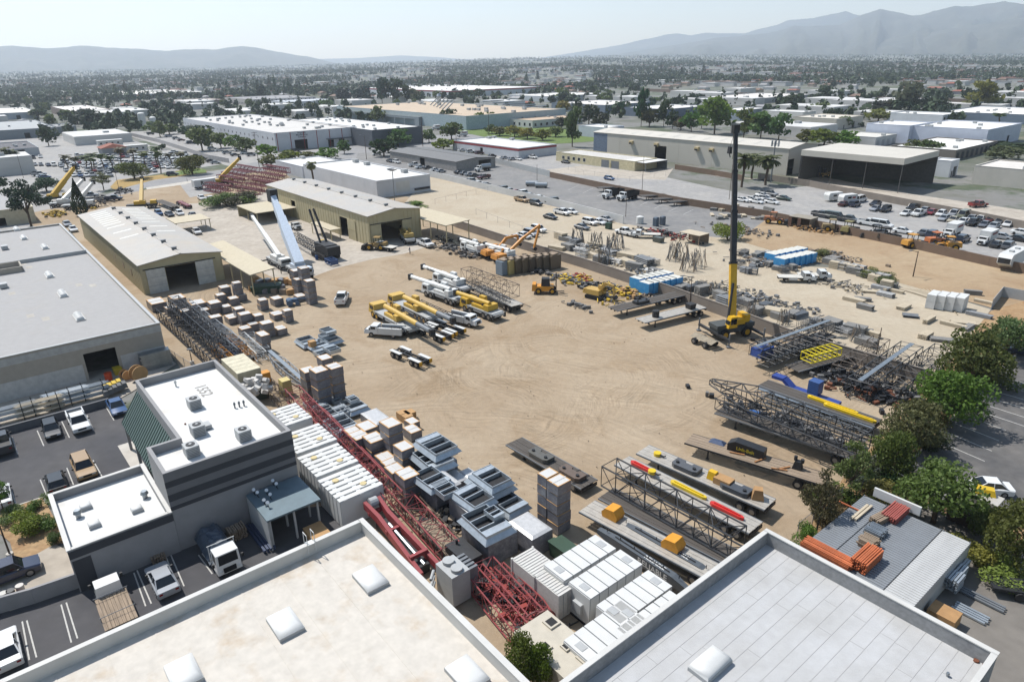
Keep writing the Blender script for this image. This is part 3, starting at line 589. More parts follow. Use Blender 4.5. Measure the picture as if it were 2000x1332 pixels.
for i, tx in enumerate(('Brasscraft', 'Manufacturing', 'Company')): letter(root, tx, 1.15, M('sign_navy', (58, 62, 84), .7), (b.a+.08, kk+.3, 8.7-i*1.05), (R(90), 0, R(90)), .02)
DKG = M('charcoal_wall', (84, 90, 98), .85, var=.06)
b = Bld('charcoal_warehouse', 'charcoal walled warehouse with bright white roof beside the manufacturing building', [(718, 254), (825, 247), (600, 232)], 9.3, DKG, ROOFW, par=.3); b.pan = {'u+': 5}
for q in range(20): x, y = random.uniform(-b.a+3, b.a-3), random.uniform(-b.b+3, b.b-3); b.ac(x, y, 1.5, 1.4, 1.0, False)
b.rect('awning', 'u+', -b.b+1, -b.b+9, 3.2, 3.5, LGREY, 1.4); b.finish()
BEIGER = M('beige_gravel_roof', (196, 176, 152), .9, var=.06, scale=.1)
b = Bld('tan_roof_factory', 'sprawling factory with tan gravel roof and steel ducts behind the lawn', [(690, 206), (866, 224), (1105, 213)], 9, M('pale_teal_wall', (168, 184, 190), .8), BEIGER, par=.4)
for q in range(22): x, y = random.uniform(-b.a+4, b.a-4), random.uniform(-b.b*.2, b.b-4); b.ac(x, y, 3, 2, 1.6, False)
for q in range(6):
 x, y = b.loc(840+q*6, 205+q*2, 9); m2 = MB(); m2.tube((x, y, 8.6), (x+1, y+8, 15), .5, 8); b.part('duct', m2, GREYM)
x, y = b.loc(858, 205, 9); m2 = MB(); m2.tube((x, y, 8.6), (x, y, 16), 1.8, 12); m2.tube((x, y, 16), (x, y, 18), 2.2, 12, 1.0); b.part('dust_collector', m2, STEEL)
for q in range(5): x, y = b.loc(960+q*20, 200+q*3, 9); m2 = MB(); m2.tube((x, y-10, 10), (x, y+14, 10), .5, 8); b.part('duct', m2, STEEL)
b.finish()
b = Bld('factory_dock', 'long open loading dock with tan roof along the factory', [(650, 215), (826, 229), (864, 223)], 6, M('dock_wall', (140, 150, 156), .8), BEIGER, par=.3)
for q in range(9): kk = -b.a+3+q*(2*b.a-8)/9; b.hole('v-', kk, kk+(2*b.a-8)/9-1.2, 0, 4.4)
b.finish()
b = Bld('red_band_building', 'white building with a red band round its roof edge', [(899, 273), (1009, 290), (1087, 282)], 4.8, WALLW, ROOFW, par=.4)
for f in ('v-', 'u+'): L = b.a if f[0] == 'v' else b.b; b.rect('red_band', f, -L, L, 3.6, 4.5, REDP, .06)
k0 = b.loc(948, 300, 0)[0]; b.hole('v-', k0-1, k0+1.2, 0, 3);
for px in ((955, 271), (965, 270), (1000, 274)): x, y = b.loc(*px, 4.4); b.ac(x, y, 2.4, 2, 1.1, False)
b.finish()
b = Bld('dark_roof_shed', 'grey metal shed with dark gable roof beside the neighbouring lot', [(769, 295), (891, 317), (962, 307)], 4.0, M('shed_grey', (150, 146, 142), .8), M('dark_sheet', (112, 110, 108), .6, var=.07), gable=.9)
k0 = b.loc(843, 322, 0)[0]; b.hole('v-', k0-2, k0+2, 0, 3.4); k0 = b.loc(925, 325, 0)[1]; b.hole('u+', k0-3.5, k0+3, 0, 3.6); b.finish()
b = Bld('cream_office', 'low cream office with roller doors and small windows', [(1096, 296), (1240, 316), (1270, 308)], 3.9, M('cream_wall', (208, 196, 160), .85), M('pale_sheet', (200, 196, 190), .8), par=.25)
for q in (1119, 1128, 1137, 1146, 1155): k0 = b.loc(q, 305+(q-1119)*.16, 2)[0]; b.window('v-', k0-.7, k0+.7, 1.3, 2.6)
for q in (1184, 1220): k0 = b.loc(q, 320, 1.5)[0]; b.rect('roller_door', 'v-', k0-2.2, k0+2.2, .05, 3.1, GREYM, .05)
k0 = b.loc(1201, 322, 1.2)[0]; b.rect('door', 'v-', k0-.5, k0+.5, .05, 2.1, TANM2, .05); b.finish()
canopy('office_canopy', 'white flat canopy over a dark glazed porch at the cream office', [(1240, 317), (1292, 315), (1258, 308)], 3.5, ROOFW, 0, (3, 2), 'R', GREYM)
BIGB = M('big_beige_wall', (198, 192, 180), .85, var=.03, scale=.1)
b = Bld('beige_warehouse', 'huge pale beige warehouse with wall vents behind the palms', [(1182, 256), (1528, 290), (1598, 282)], 10.0, BIGB, M('beige_sheet_roof', (206, 200, 188), .7, var=.04, scale=.1), gable=1.2, t=.25); b.pan = {'v-': 6}
k0 = b.loc(1276, 308, 2)[0]; b.hole('v-', k0-3.2, k0+3.2, 0, 6.5); k0 = b.loc(1567, 340, 1)[1]; b.hole('u+', k0-2.2, k0+2.2, 0, 6)
for q in (1193, 1247, 1334, 1365): k0 = b.loc(q, 283+(q-1193)*.08, 7)[0]; i = b.rect('wall_vent', 'v-', k0-1, k0+1, 6.2, 7.6, M('vent_tan', (206, 186, 140), .7), 1.1); b.rect('vent_mouth', 'v-', k0-.8, k0+.8, 6.2, 6.9, DARKM, 1.14, -1.101, i)
m2 = MB(); b.rect('blue_panel', 'v-', -b.a, -b.a+9, .05, 9.6, M('slate_panel', (104, 118, 136), .8), .07)
for sg in (-1,):
 for k in range(12):
  xx = -b.a+6+k*8; m2 = MB(); f_ = lambda y: 10+1.2*(1-abs(y)/b.b)+.175; ya, yb = .3*b.b, .8*b.b
  m2.add([(xx-.5, sg*ya, f_(ya)), (xx+.5, sg*ya, f_(ya)), (xx+.5, sg*yb, f_(yb)), (xx-.5, sg*yb, f_(yb))], [(3,2,1,0)]); b.part('roof_light', m2, M('roof_light_dull', (186, 182, 172), .5))
b.finish()
canopy('workshop_canopy', 'tall open sided steel workshop canopy with pale roof right of the palms', [(1584, 300), (1765, 322), (1816, 305)], 9.2, MATS['beige_sheet_roof'], .1, (4, 2), 'RB', M('canopy_steel', (92, 90, 88), .8), 2.0)
FAR = [
 ('white_block', 'wide bluish white warehouse beside the small palm at far right', [(1780, 246), (1940, 252), (1997, 241)], 8.5, (204, 210, 224), (232, 230, 226)),
 ('white_annex_block', 'bluish white block joined to the left of the wide warehouse', [(1697, 241), (1778, 246), (1800, 238)], 8.8, (206, 212, 226), (232, 230, 226)),
 ('roller_door_shop', 'low white shop with a row of roller doors', [(1620, 262), (1668, 266), (1752, 262)], 4.6, (206, 206, 204), (214, 210, 200)),
 ('bay_shop', 'low dark fronted shop with white roof and service bays', [(1750, 283), (1868, 294), (1941, 275)], 4.2, (128, 120, 112), (236, 234, 228)),
 ('cream_block', 'cream block with a blue door left of the leafy street trees', [(1551, 228), (1622, 232), (1687, 226)], 6.5, (206, 198, 184), (218, 210, 196)),
 ('pale_block', 'pale block with one dark window at the back of the cream block', [(1500, 215), (1552, 219), (1594, 217)], 7, (216, 214, 208), (232, 230, 226)),
 ('windowed_office', 'white two storey office with four dark windows', [(1740, 221), (1822, 224), (1871, 221)], 7.5, (220, 222, 224), (236, 234, 228)),
 ('white_side_shop', 'plain white shop right of the open workshop canopy', [(1822, 311), (1836, 313), (1875, 311)], 6.0, (220, 222, 224), (234, 232, 228)),
 ('corner_shop', 'pale corner shop with skylit roof at right edge', [(1907, 323), (1954, 328), (2080, 322)], 6.2, (206, 200, 190), (218, 212, 204)),
 ('blue_band_block', 'grey blue block with pale roof near right edge', [(1860, 215), (1990, 224), (2090, 213)], 6, (120, 134, 150), (236, 232, 226)),
 ('brown_box_building', 'brown windowless building with white roof beyond the parked trailers', [(105, 208), (139, 218), (216, 214)], 7, (128, 110, 100), (226, 220, 214)),
 ('white_hall', 'white roofed hall at left edge in front of tall trees', [(-60, 214), (20, 221), (66, 216)], 6, (176, 182, 190), (226, 220, 210)),
 ('grey_gable_hall', 'wide grey hall with low gable at left edge', [(-80, 242), (0, 252), (108, 249)], 6, (132, 140, 146), (170, 172, 172)),
 ('grey_lean_shed', 'grey shed with white eave stripe right of the wide grey hall', [(96, 243), (112, 248), (148, 246)], 4.6, (150, 154, 158), (156, 156, 156)),
 ('dark_roof_store', 'low store with dark roof behind the leftmost palms', [(-40, 282), (24, 290), (75, 288)], 4.2, (176, 180, 184), (88, 86, 90)),
 ('long_white_depot', 'very long white depot beneath the conifers', [(178, 180), (230, 186), (386, 178)], 7, (184, 192, 198), (224, 220, 212)),
 ('left_long_depot', 'long pale depot at left under the hills', [(-20, 182), (60, 188), (172, 183)], 7, (180, 186, 194), (206, 206, 204)),
 ('brick_depot', 'long brown brick depot with flat roof beyond the dirt storage', [(318, 196), (345, 199), (408, 192)], 5, (128, 108, 100), (172, 162, 154)),
 ('strip_office', 'two storey strip office with ribbon windows', [(458, 190), (492, 195), (560, 186)], 7, (200, 194, 188), (150, 148, 148)),
 ('white_unit', 'white unit with low gable beyond the strip office', [(518, 195), (560, 200), (606, 192)], 5, (214, 216, 218), (196, 200, 206)),
 ('red_stripe_hall', 'distant white hall with a red roof stripe', [(802, 168), (880, 178), (968, 168)], 8.5, (206, 210, 214), (232, 226, 222)),
 ('ribbon_window_office', 'low office with tall dark windows and tan roof by the lawn', [(1005, 231), (1040, 236), (1112, 226)], 5, (206, 206, 202), (196, 172, 146)),
 ('blue_grey_block', 'blue grey warehouse with white roof behind the tall pines', [(1125, 198), (1182, 206), (1245, 198)], 7, (118, 130, 144), (220, 214, 206)),
 ('slate_block', 'slate blue low block left of the big leafy trees', [(1246, 208), (1300, 214), (1368, 206)], 6.5, (104, 116, 132), (222, 218, 212)),
 ('white_corner_block', 'white block with dark entry right behind the tan factory', [(1035, 184), (1075, 189), (1130, 181)], 6, (198, 202, 206), (226, 222, 214)),
 ('small_white_store', 'small white store between two trees', [(1150, 244), (1182, 250), (1215, 246)], 6, (200, 206, 214), (228, 226, 220)),
 ('flat_depot', 'wide flat white roofed depot in front of the freeway wall', [(1420, 186), (1480, 193), (1580, 184)], 5, (176, 176, 176), (220, 214, 206)),
 ('side_depot', 'pale depot with grey wall behind the leafy trees', [(1422, 212), (1440, 216), (1502, 211)], 7, (150, 160, 170), (226, 222, 216)),
]
for nm, lb, pxs, hh, wc, rc in FAR:
 b = Bld(nm, lb, pxs, hh, M('w_'+nm, wc, .85, var=.05, scale=.3), M('r_'+nm, rc, .85, var=.05, scale=.2), par=.35)
 if nm == 'grey_gable_hall': pass
 nq = max(2, int(b.b/2.5))
 if nm in ('bay_shop', 'roller_door_shop'):
  for q in range(nq): kk = -b.b+2*b.b*(q+.5)/nq; b.rect('roller_door', 'u+', kk-1.3, kk+1.3, .05, 3, DARKM if nm == 'bay_shop' else LGREY, .06)
 elif nm in ('windowed_office', 'strip_office', 'ribbon_window_office'):
  for q in range(nq):
   kk = -b.b+2*b.b*(q+.5)/nq
   for zz in ((1.2, 4.2) if hh > 6 else (1.2,)): b.window('u+', kk-.9, kk+.9, zz, zz+1.8)
  for q in range(int(b.a/2.5)): kk = -b.a+2*b.a*(q+.5)/int(b.a/2.5); b.window('v-', kk-.9, kk+.9, 1.2, 3.2)
 else:
  b.hole('u+', b.b*.3-1.6, b.b*.3+1.6, 0, 3.6); b.rect('door', 'u+', -b.b*.4-.5, -b.b*.4+.5, .05, 2.2, DARKM, .05)
 if nm == 'red_stripe_hall':
  for f in ('v-', 'u+'): L = b.a if f[0] == 'v' else b.b; b.rect('red_band', f, -L, L, 6.6, 8.2, REDP, .08)
 for q in range(int(min(9, b.a*b.b/60))): b.ac(random.uniform(-b.a+2, b.a-2), random.uniform(-b.b+2, b.b-2), 1.7, 1.5, 1.0, False)
 b.finish()
# ================================================================== walls, fences, poles
def zat(xy, ypx):
 X, Y = xy; k = 666-ypx; c0 = X*_f[0]+Y*_f[1]-H*_f[2]; c1 = X*_u[0]+Y*_u[1]-H*_u[2]
 return (FPX*c1-k*c0)/(k*_f[2]-FPX*_u[2])
def wall_run(name, label, pts, h, t, mat, cat='wall', cap=None, panels=0, raw=False):
 P = [p if raw else G(*p) for p in pts]; o = P[0]; Q = [(x-o[0], y-o[1]) for x, y in P]; pr = Proto()
 for i in range(len(Q)-1):
  (x0, y0), (x1, y1) = Q[i], Q[i+1]; L = math.hypot(x1-x0, y1-y0); a = math.atan2(y1-y0, x1-x0); n = max(1, int(L/panels)) if panels else 1
  for k in range(n):
   m = MB(); m.bx(x0+(x1-x0)*(k+.5)/n, y0+(y1-y0)*(k+.5)/n, h/2, L/n-(.03 if panels else -.0), t, h, a); pr.add('wall_panel' if panels else 'wall', m, mat)
  if cap:
   m = MB(); m.bx((x0+x1)/2, (y0+y1)/2, h+.05, L, t+.08, .1, a); pr.add('coping', m, cap)
 return pr.put(name, label, cat, o)
BLOCK = M('block_wall', (136, 126, 116), .9, var=.08, scale=.4, bump=.3, bscale=6); BLOCKW = M('white_block_wall', (206, 206, 204), .85, var=.06, scale=.3); BLOCKB = M('brown_block_wall', (120, 100, 84), .9, var=.08, scale=.4)
wall_run('block_wall', 'long grey block wall dividing the dirt yard from the scaffold yard', [(868, 434), (892, 445), (1000, 481), (1140, 524), (1300, 577), (1420, 621), (1560, 676), (1730, 728), (1812, 752)], 2.1, .22, BLOCK, cap=BLOCK)
wall_run('white_wall', 'long white wall between the pale yard and the neighbouring grey lot', [(839, 345), (1000, 384), (1100, 407), (1217, 438)], 2.3, .22, BLOCKW, panels=12)
wall_run('corrugated_fence', 'pale corrugated fence at the back of the neighbouring lot', [(962, 318), (1010, 330), (1074, 346)], 2.4, .12, LGREY, 'fence', panels=2.4)
wall_run('brown_wall', 'brown block wall behind the two dump trucks', [(1074, 347), (1200, 374), (1330, 400), (1500, 427)], 2.2, .22, BLOCKB, panels=8)
wall_run('low_brown_wall', 'brown block wall between the dirt lot and the gravel car lot', [(1500, 427), (1650, 458), (1800, 490), (1930, 520), (2080, 553)], 2.1, .22, BLOCKB, panels=8)
wall_run('shop_wall', 'tan block wall behind the parked caravan and car rows', [(1480, 350), (1580, 365), (1690, 388), (1900, 428), (2080, 466)], 2.2, .22, BLOCK, panels=8)
wall_run('service_wall', 'block wall in front of the huge beige warehouse', [(1318, 331), (1395, 343), (1450, 353)], 2.0, .22, BLOCKB)
wall_run('street_fence', 'curving pale fence between the car lot and the warehouse drive', [(212, 258), (255, 266), (310, 279), (360, 295), (410, 312), (448, 319)], 2.2, .1, M('fence_pale', (176, 172, 170), .8), 'fence', panels=5)
wall_run('lot_edge_wall', 'low block wall along the top of the small parking lot', [(0, 852), (110, 822), (215, 792)], 1.0, .2, OGREY, cap=OGREY)
wall_run('court_wall', 'grey block wall at the front of the delivery court', [(-120, 1235), (20, 1192), (70, 1178), (155, 1148)], 1.6, .25, OLIGHT)
wall_run('freeway_wall', 'brown sound wall along the distant raised road at right', [(1420, 188), (1600, 196), (1800, 201), (2050, 211)], 4.5, .3, M('sound_wall', (112, 96, 86), .9))
wall_run('freeway_bank', 'brown sound wall farther off beyond the white roofs', [(1240, 178), (1420, 187)], 4, .3, M('sound_wall', (112, 96, 86), .9))
wall_run('yard_kerb', 'pale concrete kerb along the tree lot', [(1985, 692), (1900, 772), (1820, 862), (1770, 907)], .14, .2, CONC_W, 'kerb')
wall_run('parking_kerb', 'pale concrete kerb round the flower bed', [(-40, 1012), (85, 972), (92, 985)], .14, .18, CONC_W, 'kerb')
wall_run('fence_screen', 'grey screened fence at the far end of the scaffold yard', [(1935, 605), (1955, 580), (2060, 600)], 2.0, .06, LGREY, 'fence')
MESHM = bpy.data.materials.new('chain_link'); MESHM.use_nodes = True; n, l = NT(MESHM); n.clear()
df = n.new('ShaderNodeBsdfDiffuse'); df.inputs[0].default_value = (.05, .05, .05, 1); tr = n.new('ShaderNodeBsdfTransparent'); mx = n.new('ShaderNodeMixShader'); mx.inputs[0].default_value = .25; mo = n.new('ShaderNodeOutputMaterial')
l.new(tr.outputs[0], mx.inputs[1]); l.new(df.outputs[0], mx.inputs[2]); l.new(mx.outputs[0], mo.inputs[0])
def chain_fence(name, label, pts, h=2.0, step=3.0, fabric=True):
 P = [G(*p) for p in pts]; o = P[0]; pr = Proto(); fb = MB()
 for i in range(len(P)-1):
  (x0, y0), (x1, y1) = [(p[0]-o[0], p[1]-o[1]) for p in (P[i], P[i+1])]; L = math.hypot(x1-x0, y1-y0); n = max(1, int(L/step))
  for k in range(n+(i == len(P)-2)):
   m = MB(); x, y = x0+(x1-x0)*k/n, y0+(y1-y0)*k/n; m.tube((x, y, 0), (x, y, h+.1), .035, 6); pr.add('post', m, GREYM)
  m = MB(); m.tube((x0, y0, h), (x1, y1, h), .025, 6); pr.add('rail', m, GREYM)
  fb.add([(x0, y0, .05), (x1, y1, .05), (x1, y1, h), (x0, y0, h)], [(0, 1, 2, 3)])
 if fabric: pr.add('mesh_fabric', fb, MESHM)
 return pr.put(name, label, 'fence', o)
chain_fence('chain_fence', 'dark chain link fence between the red lattice booms and the white tanks', [(330, 702), (380, 735), (440, 772), (600, 902), (660, 975), (700, 1015)], 2.0)
chain_fence('chain_fence', 'chain link fence in front of the pale parking yard cars', [(930, 420), (1020, 455), (1100, 470), (1200, 470)], 1.8, 6, False)
chain_fence('chain_fence', 'chain link fence on the concrete beside the white warehouse', [(850, 400), (930, 380), (975, 372)], 1.8, 5, False)
chain_fence('chain_fence', 'chain link fence round the concrete pad of the cream office', [(1110, 333), (1140, 342), (1230, 355), (1300, 345)], 1.8, 5, False)
chain_fence('chain_fence', 'dark iron fence below the bright green tree at right', [(1555, 1055), (1640, 985), (1720, 940), (1800, 985), (1900, 1045), (1990, 1110)], 2.0, 2.5)
WOODP = M('pole_wood', (84, 68, 56), .9)
def pole(label, x, yb, yt, r=.14, arm=None, mat=None, name='utility_pole', cat='pole'):
 p = G(x, yb); h = zat(p, yt); pr = Proto(); m = MB(); m.tube((0, 0, 0), (0, 0, h), r, 8, r*.6); pr.add('pole', m, mat or WOODP, smooth=60)
 if arm == 'T':
  for dz in (.4, 1.4):
   m = MB(); m.bx(0, 0, h-dz, 2.4, .12, .12, R(40)); i = pr.add('crossarm', m, mat or WOODP)
  for k in (-1, -.5, .5, 1):
   m = MB(); m.tube((k*math.cos(R(40)), k*math.sin(R(40)), h-.34), (k*math.cos(R(40)), k*math.sin(R(40)), h-.14), .05, 6); pr.add('insulator', m, GREYM)
 if arm == 'L':
  m = MB(); m.tube((0, 0, h-.2), (-1.6, -.5, h+.3), .06, 6); i = pr.add('lamp_arm', m, mat or GREYM); m = MB(); m.bx(-1.9, -.6, h+.32, .8, .3, .14, R(18)); pr.add('lamp_head', m, GREYM, i)
 if arm == 'F':
  m = MB(); m.bx(0, 0, h+.05, .7, .3, .15); pr.add('lamp_head', m, GREYM)
  m = MB(); m.tube((0, 0, 0), (0, 0, .6), .3, 10); pr.add('footing', m, CONC_W)
 if arm == 'C':
  for k in range(6):
   t = R(60*k); m = MB(); m.bx(1.3*math.cos(t), 1.3*math.sin(t), h-1.0, .35, .35, 2.0, t); pr.add('antenna', m, LGREY)
  m = MB()
  for k in range(6): t = R(60*k); m.tube((0, 0, h-1), (1.3*math.cos(t), 1.3*math.sin(t), h-1), .06, 6)
  pr.add('antenna_frame', m, GREYM)
 return pr.put(name, label, cat, p)
pole('bare light pole on a stone footing in the brown dirt lot', 1783, 541, 491, .13, 'L', mat=WOODP, name='light_pole')
pole('tall monopole carrying a ring of phone antennas beside the date palms', 1505, 357, 275, .3, 'C', mat=GREYM, name='antenna_mast', cat='mast')
for lb, x, yb, yt, a in (('utility pole at the left end of the white annex', 507, 330, 258, 'T'), ('wooden pole between the charcoal warehouse and the lawn', 826, 287, 228, 'T'), ('wooden pole at the left corner of the red banded building', 892, 294, 250, 'T'),
     ('wooden pole on the lawn in front of the pale teal factory wall', 955, 268, 218, None), ('slim street light beside the white sedan on the street', 716, 312, 265, 'L'), ('light pole standing by the grey neighbouring lot tanks', 1049, 359, 322, None),
     ('bare pole at the concrete pad of the cream office', 1254, 374, 305, None), ('wooden pole left of the date palms', 1424, 390, 322, None), ('slim pole beside the blue barrels behind the white wall', 1222, 424, 377, None),
     ('dark leaning pole beside the leftmost palms', 46, 348, 300, None), ('slim pole in front of the dry verge', 237, 390, 332, None), ('slim lamp at the bushes near the white lettered trailer', 366, 355, 348, None),
     ('dark lamp pole by the flower bed in front of the low wing', 22, 1090, 1005, 'F'), ('bare post beside the white tanks at the front roof corner', 702, 1012, 962, None), ('black floodlight post in the dry grass left of the office block', 376, 712, 683, 'F'),
     ('slim lamp post standing at the block wall behind the flat trailer', 1347, 595, 540, 'L'), ('rusty leaning pole among the charred lattice booms', 1708, 710, 640, None), ('slim pole right of the corrugated fence corner', 1117, 287, 245, None), ('slim pole right of the wide blue white warehouse', 1945, 306, 290, None)):
 pole(lb, x, yb, yt, .16 if yt < 300 else .09, a, name='light_pole' if a in ('L', 'F') else 'utility_pole')
# ================================================================== trees
def leaf_mat(name, transl=.25):
 m = bpy.data.materials.new(name); m.use_nodes = True; n, l = NT(m); n.clear()
 oi = n.new('ShaderNodeObjectInfo'); tc = n.new('ShaderNodeTexCoord'); ns = n.new('ShaderNodeTexNoise'); ns.inputs['Scale'].default_value = 9; ns.inputs['Detail'].default_value = 3; l.new(tc.outputs['Object'], ns.inputs[0])
 mr = n.new('ShaderNodeMapRange'); mr.inputs[1].default_value = .3; mr.inputs[2].default_value = .7; mr.inputs[3].default_value = .65; mr.inputs[4].default_value = 1.4; l.new(ns.outputs[0], mr.inputs[0])
 mu = n.new('ShaderNodeMix'); mu.data_type = 'RGBA'; mu.blend_type = 'MULTIPLY'; mu.inputs[0].default_value = 1; l.new(oi.outputs['Color'], mu.inputs[6]); l.new(mr.outputs[0], mu.inputs[7])
 d = n.new('ShaderNodeBsdfPrincipled'); d.inputs['Roughness'].default_value = .6; d.inputs['Specular IOR Level'].default_value = .3; t = n.new('ShaderNodeBsdfTranslucent'); l.new(mu.outputs[2], d.inputs['Base Color']); l.new(mu.outputs[2], t.inputs[0])
 mx = n.new('ShaderNodeMixShader'); mx.inputs[0].default_value = transl; mo = n.new('ShaderNodeOutputMaterial'); l.new(d.outputs[0], mx.inputs[1]); l.new(t.outputs[0], mx.inputs[2]); l.new(mx.outputs[0], mo.inputs[0]); return m
LEAF = leaf_mat('foliage', .42); BARK = M('bark', (92, 76, 60), .95, var=.2, scale=4)
def cards(C, size, rng, out=None, asp=.75):
 n = len(C); N = rng.normal(size=(n, 3));
 if out is not None: N = N*.8 + out
 N /= np.linalg.norm(N, axis=1)[:, None]; T = np.cross(N, rng.normal(size=(n, 3))); T /= np.linalg.norm(T, axis=1)[:, None]; B = np.cross(N, T)
 s = (size*rng.uniform(.6, 1.3, n))[:, None]; T = T*s; B = B*s*asp
 return np.stack([C-T-B*.3, C-B, C+T+B*.2, C+B], 1)
def crown_pts(lobes, n, rng, shell=.55):
 w = np.array([l[3]*l[4]*l[5] for l in lobes])**.67; k = rng.choice(len(lobes), n, p=w/w.sum()); L = np.array(lobes)[k]
 d = rng.normal(size=(n, 3)); d /= np.linalg.norm(d, axis=1)[:, None]; r = shell+(1-shell)*rng.random(n)**.6
 return L[:, :3]+d*L[:, 3:]*r[:, None], d
def trunk_mesh(kind, rng, h0=.0, top=.5, r=.03, limbs=5, spread=.3):
 m = MB(); m.tube((0, 0, 0), (.01, 0, top*.6), r, 7, r*.75)
 for k in range(limbs):
  t = 2*math.pi*k/limbs+rng.random(); z0 = top*(.4+.25*rng.random()); x, y = spread*math.cos(t)*(.5+.5*rng.random()), spread*math.sin(t)*(.5+.5*rng.random())
  m.tube((0, 0, z0), (x*.5, y*.5, z0+.18), r*.6, 6, r*.4); m.tube((x*.5, y*.5, z0+.18), (x, y, min(.9, z0+.4)), r*.4, 5, r*.12)
 return m.mesh('trunk', BARK, 70)
TREE = {}
def make_tree(key, kind, seed, n, size):
 rng = np.random.default_rng(seed); P = Proto()
 if kind == 'round':
  lob = [(0, 0, .58, .36, .36, .33)]+[(.32*math.cos(t), .32*math.sin(t), .33+.36*rng.random(), .2+.08*rng.random(), .2+.08*rng.random(), .17+.1*rng.random()) for t in np.linspace(0, 6.28, 9)[:-1]+rng.random()*.6]+[(.15*rng.normal(), .15*rng.normal(), .82, .18, .18, .13) for _ in range(4)]
  tr = trunk_mesh(kind, rng, top=.5, r=.035); C, d = crown_pts(lob, n, rng, .5)
 elif kind == 'tall':
  lob = [(.14*rng.normal(), .14*rng.normal(), z, .24+.1*rng.random(), .24+.1*rng.random(), .1+.05*rng.random()) for z in np.linspace(.32, .9, 11)]
  tr = trunk_mesh(kind, rng, top=.8, r=.022, limbs=6, spread=.25); C, d = crown_pts(lob, n, rng, .35)
 elif kind == 'sparse':
  lob = [(.36*math.cos(t)*q, .36*math.sin(t)*q, z, .15, .15, .09) for t, q, z in zip(rng.random(14)*6.28, rng.random(14)**.5, rng.uniform(.35, .93, 14))]
  tr = trunk_mesh(kind, rng, top=.7, r=.022, limbs=8, spread=.36); C, d = crown_pts(lob, n, rng, .1)
 elif kind == 'conifer':
  z = 1-(1-.1)*rng.random(n)**.55; z = .1+.9*(1-np.sqrt(rng.random(n))); t = rng.random(n)*6.28; r = .5*(1-z)*(0.72+.28*np.sin(z*60)+.2*rng.normal(size=n))+.02; C = np.stack([r*np.cos(t), r*np.sin(t), z], 1); d = np.stack([np.cos(t), np.sin(t), t*0-.3], 1)
  m = MB(); m.tube((0, 0, 0), (0, 0, .8), .03, 6, .008); tr = m.mesh('trunk', BARK)
 elif kind == 'cypress':
  z = .03+.97*rng.random(n); t = rng.random(n)*6.28; r = .5*np.minimum(1, (1-z)*1.6)*np.minimum(1, .5+z*3)*rng.uniform(.8, 1.05, n); C = np.stack([r*np.cos(t), r*np.sin(t), z], 1); d = np.stack([np.cos(t), np.sin(t), t*0+.3], 1)
  m = MB(); m.tube((0, 0, 0), (0, 0, .8), .05, 6, .02); tr = m.mesh('trunk', BARK)
 elif kind == 'bush':
  lob = [(.3*rng.normal()*.8, .3*rng.normal()*.8, .3+.25*rng.random(), .26, .26, .28) for _ in range(9)]
  m = MB()
  for k in range(5): t = k*1.26; m.tube((.02*math.cos(t), .02*math.sin(t), 0), (.25*math.cos(t), .25*math.sin(t), .5), .02, 5, .008)
  tr = m.mesh('stem', BARK); C, d = crown_pts(lob, n, rng, .4); C[:, 2] = np.abs(C[:, 2])
 cm = quads_mesh('crown', cards(C, size, rng, d*.6), LEAF)
 P.add('trunk' if kind != 'bush' else 'stems', tr, None); P.add('crown' if kind != 'bush' else 'foliage', cm, None); TREE[key] = P
for kd, n0, s0 in (('round', 4200, .026), ('tall', 3400, .026), ('sparse', 2400, .022), ('conifer', 1500, .032), ('bush', 2200, .034), ('cypress', 1500, .045)):
 for v in range(3): make_tree((kd, v, 'n'), kd, 11*v+len(kd), n0, s0)
for kd, n0, s0 in (('round', 420, .085), ('tall', 420, .08), ('conifer', 260, .075), ('bush', 260, .1), ('cypress', 220, .11), ('sparse', 300, .05)):
 for v in range(3): make_tree((kd, v, 'f'), kd, 31*v+len(kd), n0, s0)
def palm(kind, seed):
 rng = np.random.default_rng(seed); P = Proto(); m = MB(); top = .8 if kind != 'thin' else .86
 pts = [(0.012*math.sin(k*1.1), .012*math.cos(k*1.3), top*k/6) for k in range(7)]
 for a, b_ in zip(pts, pts[1:]): m.tube(a, b_, .028 if kind != 'thin' else .016, 7, (.027 if kind != 'thin' else .014))
 P.add('trunk', m, BARK, smooth=70); Q = []; nf = {'date': 46, 'fan': 34, 'thin': 24}[kind]; L = {'date': .34, 'fan': .2, 'thin': .2}[kind]
 for k in range(nf):
  t = 6.28*k/nf*2.6+rng.random()*.3; el = rng.uniform(-.7, 1.25); p = np.array([0, 0, top]); hd = np.array([math.cos(t), math.sin(t), 0]); sd_ = np.array([-math.sin(t), math.cos(t), 0]); ns = 6
  for j in range(ns):
   a = el-j*.26; st = hd*math.cos(a)*L/ns+np.array([0, 0, math.sin(a)*L/ns]); w0 = .05*math.sin(.35+2.6*j/ns); w1 = .05*math.sin(.35+2.6*(j+1)/ns); q = p+st; dn = np.array([0, 0, -.02])
   for sg in (1, -1): Q.append([p, q, q+sd_*sg*w1+dn, p+sd_*sg*w0+dn])
   p = q
 P.add('fronds', quads_mesh('fronds', np.array(Q), LEAF), None); return P
PALM = {k: [palm(k, 5+i) for i in range(2)] for k in ('date', 'fan', 'thin')}
GREENS = {'mid': (92, 108, 52), 'dark': (54, 70, 40), 'olive': (104, 116, 68), 'bright': (104, 128, 48), 'yellow': (124, 128, 52), 'blue': (60, 76, 60), 'brown': (94, 94, 64), 'palm': (96, 104, 62), 'lime': (138, 146, 62)}
NT_ = [0]
